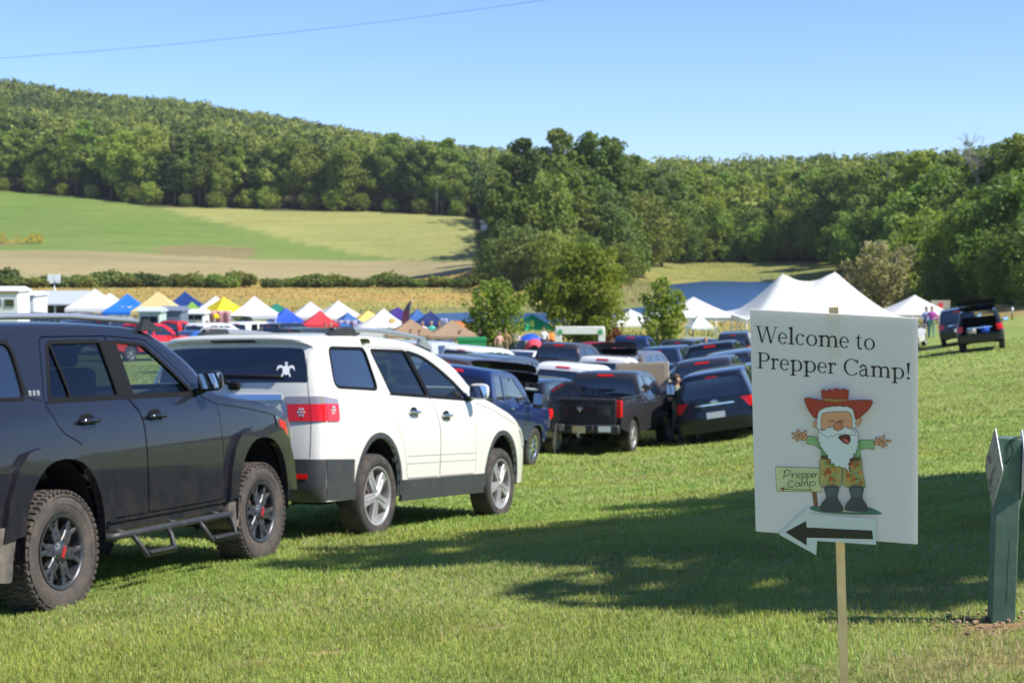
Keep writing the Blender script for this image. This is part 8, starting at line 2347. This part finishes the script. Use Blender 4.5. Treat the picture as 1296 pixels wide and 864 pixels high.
# stake behind the board
s0=P(1055,388.5,4.45); s1=P(1068.3,864,4.52); dv=(s1-s0)/(s0.z-s1.z); gzv=gz(s1.x,4.5); s2=s0+dv*(s0.z-gzv+.12)
st=MB(); ax=(s2-s0).normalized(); rt=Vector((1,-.15,0)); rt=(rt-ax*rt.dot(ax)).normalized(); fw_=ax.cross(rt)
hw_=.0125; ht=.0095; V=[]
for p,sc in ((s0,1),(s2,.9)):
    for a,b_ in ((-1,-1),(1,-1),(1,1),(-1,1)): V.append(p+rt*hw_*a*sc+fw_*ht*b_*sc)
st.add(V,[(0,1,2,3),(7,6,5,4),(0,4,5,1),(1,5,6,2),(2,6,7,3),(3,7,4,0)])
M['stake']=pbr('pale_pine',(.66,.49,.25),.65,noise=((.54,.38,.18),9,.40,.70),bump=(60,.03))
so_=wl(st.build('stake',M['stake']))
# crinkled tape collar at the stake below the board
tc_=MB(); p0=s0+dv*((s0.z-P(1064,690,4.44).z)); 
for k in range(5):
    q=p0+dv*(.012*k); tc_.add([q+rt*.017-fw_*.013*(-1 if False else 1),q-rt*.017-fw_*.015,q-rt*.016-fw_*.014+dv*.014,q+rt*.018-fw_*.012+dv*.013],[(0,1,2,3)])
tc2=MB(); tc2.add([onb(1052,688,-.009),onb(1060,688,-.009),onb(1062,712,-.012),onb(1058,716,-.012)],[(0,1,2,3)]); 
wl(tc_.build('tape_collar',tape)); wl(tc2.build('loose_tape',tape))
tag(board,'white welcome board on a pine stake with a bearded cartoon hiker and a black arrow','sign')

# ------------------------------------------------------------------ green trail post with diamond plates
pb=P(1267,779,8.0); px_,py_=pb.x,8.0; zg=gz(px_,py_)
tpst=empty('trail_post',(px_,py_,zg)); tpst.rotation_euler=(R(-.6),R(1.0),R(-6))
grn=pbr('green_painted_timber',(.060,.115,.075),.6,noise=((.10,.16,.115),9,.45,.7),bump=(40,.06))
Hh=P(1270,553,8.0).z-zg; W_=.118
b=MB(); b.box((0,0,Hh/2-.15),(W_,W_,Hh+.3),0,.006); post_=b.build('post',grn,tpst)
cr=MB()
pts=[(.010,-W_/2-.0008,.10),(.012,-W_/2-.0008,.20),(.010,-W_/2-.0008,.28),(.015,-W_/2-.0008,.36),(.014,-W_/2-.0008,.43)]
for a,b_ in zip(pts[:-1],pts[1:]): cr.add([(a[0]-.0012,a[1],a[2]),(a[0]+.0012,a[1],a[2]),(b_[0]+.0010,b_[1],b_[2]),(b_[0]-.0010,b_[1],b_[2])],[(0,1,2,3)])
cr.build('crack',M['seam'],post_)
dm=pbr('weathered_metal_sign',(.33,.30,.22),.5,.2,noise=((.08,.06,.04),16,.5,.62)); wh=pbr('white_sign_back',(.72,.72,.74),.4,.2)
for sg,zc,ph,mk in ((-1,Hh-.165,.41,dm),(1,Hh-.165,.41,wh)):
    q=MB(); hh_=ph/2; dd=[(0,hh_),(hh_*.62,0),(0,-hh_),(-hh_*.62,0)]
    dd=rounded(dd,.02,3); q.prism(dd,'X',-.002,.002,0); q.prism([(a*.985,b_*.985) for a,b_ in dd],'X',.0021*(-1 if sg<0 else 1)*1.0,.0031*(-1 if sg<0 else 1),1)
    o=q.build('diamond_plate',[wh,mk],tpst); o.location=(sg*(W_/2+.006),-.02,zc+.012); o.rotation_euler=(0,0,R(9 if sg<0 else 2))
    for zz in (.10,-.12):
        s_=MB(); s_.lathe([(.001,.004),(.006,.003),(.007,0)],10,0,'Y',Matrix.Rotation(PI/2,4,'Z')@Matrix.Translation((0,0,0))); so2=s_.build('screw',M['steel'],o); so2.location=(sg*.004,0,zz)
wr=MB(); wr.tube([(.0,-W_/2-.004,Hh-.01),(.015,-W_/2-.008,Hh-.06),(.005,-W_/2-.007,Hh-.09),(-.02,-W_/2-.006,Hh-.13)],.003,0,5); wr.tube([(.0,-W_/2-.004,Hh-.01),(.03,-W_/2-.006,Hh+.006),(.055,-W_/2+.01,Hh+.006)],.003,0,5); wr.build('wire',M['seam'],tpst)
tag(tpst,'square green trail post with diamond plates on both sides and a wire at its top','post')
# soil and wood chips heaped at the foot of the trail post
ch=MB(); rk=np.random.RandomState(6)
for k in range(70):
    a=rk.rand()*6.28; r_=.06+.34*rk.rand()**1.2; x=px_+r_*math.cos(a)*1.2-.05; y=py_-.05+r_*math.sin(a)*.8; s_=.004+.008*rk.rand()
    ch.box((x,y,gz(x,y)+.015+s_*.3),(s_*2.2,s_*1.3,s_),int(rk.rand()<.4),0,None,rk.rand()*3)
co=ch.build('wood_chips',[pbr('dry_chips',(.36,.24,.14),.9),pbr('dark_soil',(.16,.09,.06),.95)]); tag(co,'dry wood chips and crumbs of soil round the foot of the green post','wood chips',kind='stuff')

# ------------------------------------------------------------------ grass blades
def grass():
    rg=np.random.RandomState(9); Vs=[];Fs=[];Cs=[];nv=0
    vt=tuple((o_.matrix_world.translation) for o_ in ())
    zones=[(4.5,9.6,5200,.034,.0036),(9.6,13,3300,.034,.0048),(13,19,1500,.036,.008),(19,30,520,.040,.013),(30,48,150,.045,.024),(48,75,34,.05,.045)]
    for y0,y1,dens,hh,ww in zones:
        A_=0
        xm=.345*y1+.8; n=int(dens*(y1-y0)*2*xm); x=(rg.rand(n)*2-1)*xm; y=y0+(y1-y0)*rg.rand(n)
        k=np.abs(x)<.345*y+.8; x=x[k]; y=y[k]
        # tufts: density follows a patchy noise; nearly bare on soil
        den=fbm(x*2.2,y*2.2,3); so2=soil(x,y); k=(rg.rand(len(x))<(.45+.9*(den)))&(rg.rand(len(x))>so2*1.1); 
        # nothing under the camera's own feet nearer than the frame shows; keep all else
        x=x[k]; y=y[k]; so2=so2[k]; n=len(x); z=ground(x,y)
        tall=fbm(x*.9,y*.9,14); 
        h=hh*(.45+.8*rg.rand(n))*(.65+.8*tall); long_=rg.rand(n)<.012; h=np.where(long_,h*1.9,h)
        az=rg.rand(n)*6.283; lean=.35+.75*rg.rand(n); lean=np.where(long_,.25,lean)
        dx=np.cos(az); dy=np.sin(az); w=ww*(.6+.8*rg.rand(n))
        px2=-dy*w/2; py2=dx*w/2
        b0=np.stack([x-px2,y-py2,z-.012],1); b1=np.stack([x+px2,y+py2,z-.012],1)
        mx_=x+dx*h*lean*.35; my_=y+dy*h*lean*.35; mz=z+h*.62
        m0=np.stack([mx_-px2*.8,my_-py2*.8,mz],1); m1=np.stack([mx_+px2*.8,my_+py2*.8,mz],1)
        tp=np.stack([x+dx*h*lean,y+dy*h*lean,z+h*(1-.25*lean)],1); tp2=tp+np.stack([px2*.12,py2*.12,np.zeros(n)],1)
        V=np.stack([b0,b1,m1,m0,tp,tp2],1).reshape(-1,3)
        i=np.arange(n)*6+nv
        F=np.concatenate([np.stack([i,i+1,i+2,i+3],1),np.stack([i+3,i+2,i+5,i+4],1)])
        dry=(rg.rand(n)<(.04+.20*np.clip((fbm(x*.5,y*.5,44)-.45)*5,0,1)+.4*np.clip(so2,0,1)+.22*((x>1.6)&(y<9.2))))
        base=np.stack([.215+.10*rg.rand(n),.33+.10*rg.rand(n),.052+.03*rg.rand(n)],1)
        lush=np.clip((fbm(x*1.3,y*1.3,71)-.42)*4,0,1)[:,None]; base=base*(1-lush*.25)*np.array([1,1,1])
        yel=np.clip((fbm(x*.35,y*.35,61)-.40)*4,0,1)[:,None]; base=base*(1-yel)+base*np.array([1.28,1.04,1.0])*yel
        dcol=np.stack([.36+.12*rg.rand(n),.32+.09*rg.rand(n),.15+.05*rg.rand(n)],1)
        c=np.where(dry[:,None],dcol,base); Cs.append(np.repeat(c,6,0)); Vs.append(V); Fs.append(F); nv+=len(V)
    print('grass blades',nv//6)
    m,nt_,b=new_mat('grass_blades'); out=nt_.nodes['Material Output']; at=N(nt_,'ShaderNodeAttribute'); at.attribute_name='tone'
    nt_.links.new(at.outputs['Color'],b.inputs['Base Color']); b.inputs['Roughness'].default_value=.5; b.inputs['Specular IOR Level'].default_value=.3
    tl=N(nt_,'ShaderNodeBsdfTranslucent'); nt_.links.new(at.outputs['Color'],tl.inputs['Color']); ms=N(nt_,'ShaderNodeMixShader'); ms.inputs['Fac'].default_value=.35
    nt_.links.new(b.outputs[0],ms.inputs[1]); nt_.links.new(tl.outputs[0],ms.inputs[2]); nt_.links.new(ms.outputs[0],out.inputs['Surface'])
    o=mesh_np('grass',np.concatenate(Vs),np.concatenate(Fs),m); C=np.concatenate(Cs)
    ca=o.data.color_attributes.new('tone','FLOAT_COLOR','POINT'); ca.data.foreach_set('color',np.concatenate([C,np.ones((len(C),1))],1).astype(np.float32).ravel())
    tag(o,'short mown grass with dry stalks covering the lawn','grass',kind='stuff')
grass()
# ------------------------------------------------------------------ the air between here and the far hills
def haze_box(density):
    zz=[v for v in (float(Zg.min()),float(Zg.max()))]
    x0,x1=float(X.min())-20,float(X.max())+20; y0,y1=float(Y.min())-20,float(Y.max())+20; z0=min(zz[0],WATER)-1.5; z1=zz[1]+45
    b=MB(); b.box(((x0+x1)/2,(y0+y1)/2,(z0+z1)/2),(x1-x0,y1-y0,z1-z0))
    m=bpy.data.materials.new('haze_air'); m.use_nodes=True; nt=m.node_tree; nt.nodes.clear(); out=nt.nodes.new('ShaderNodeOutputMaterial'); v=nt.nodes.new('ShaderNodeVolumePrincipled')
    v.inputs['Color'].default_value=(.86,.92,1.0,1); v.inputs['Density'].default_value=density; v.inputs['Anisotropy'].default_value=.2; nt.links.new(v.outputs[0],out.inputs['Volume'])
    o=b.build('haze',m); tag(o,'thin summer haze in the air','haze',kind='stuff'); print('HAZE',x0,x1,y0,y1,z0,z1)
haze_box(.00009)
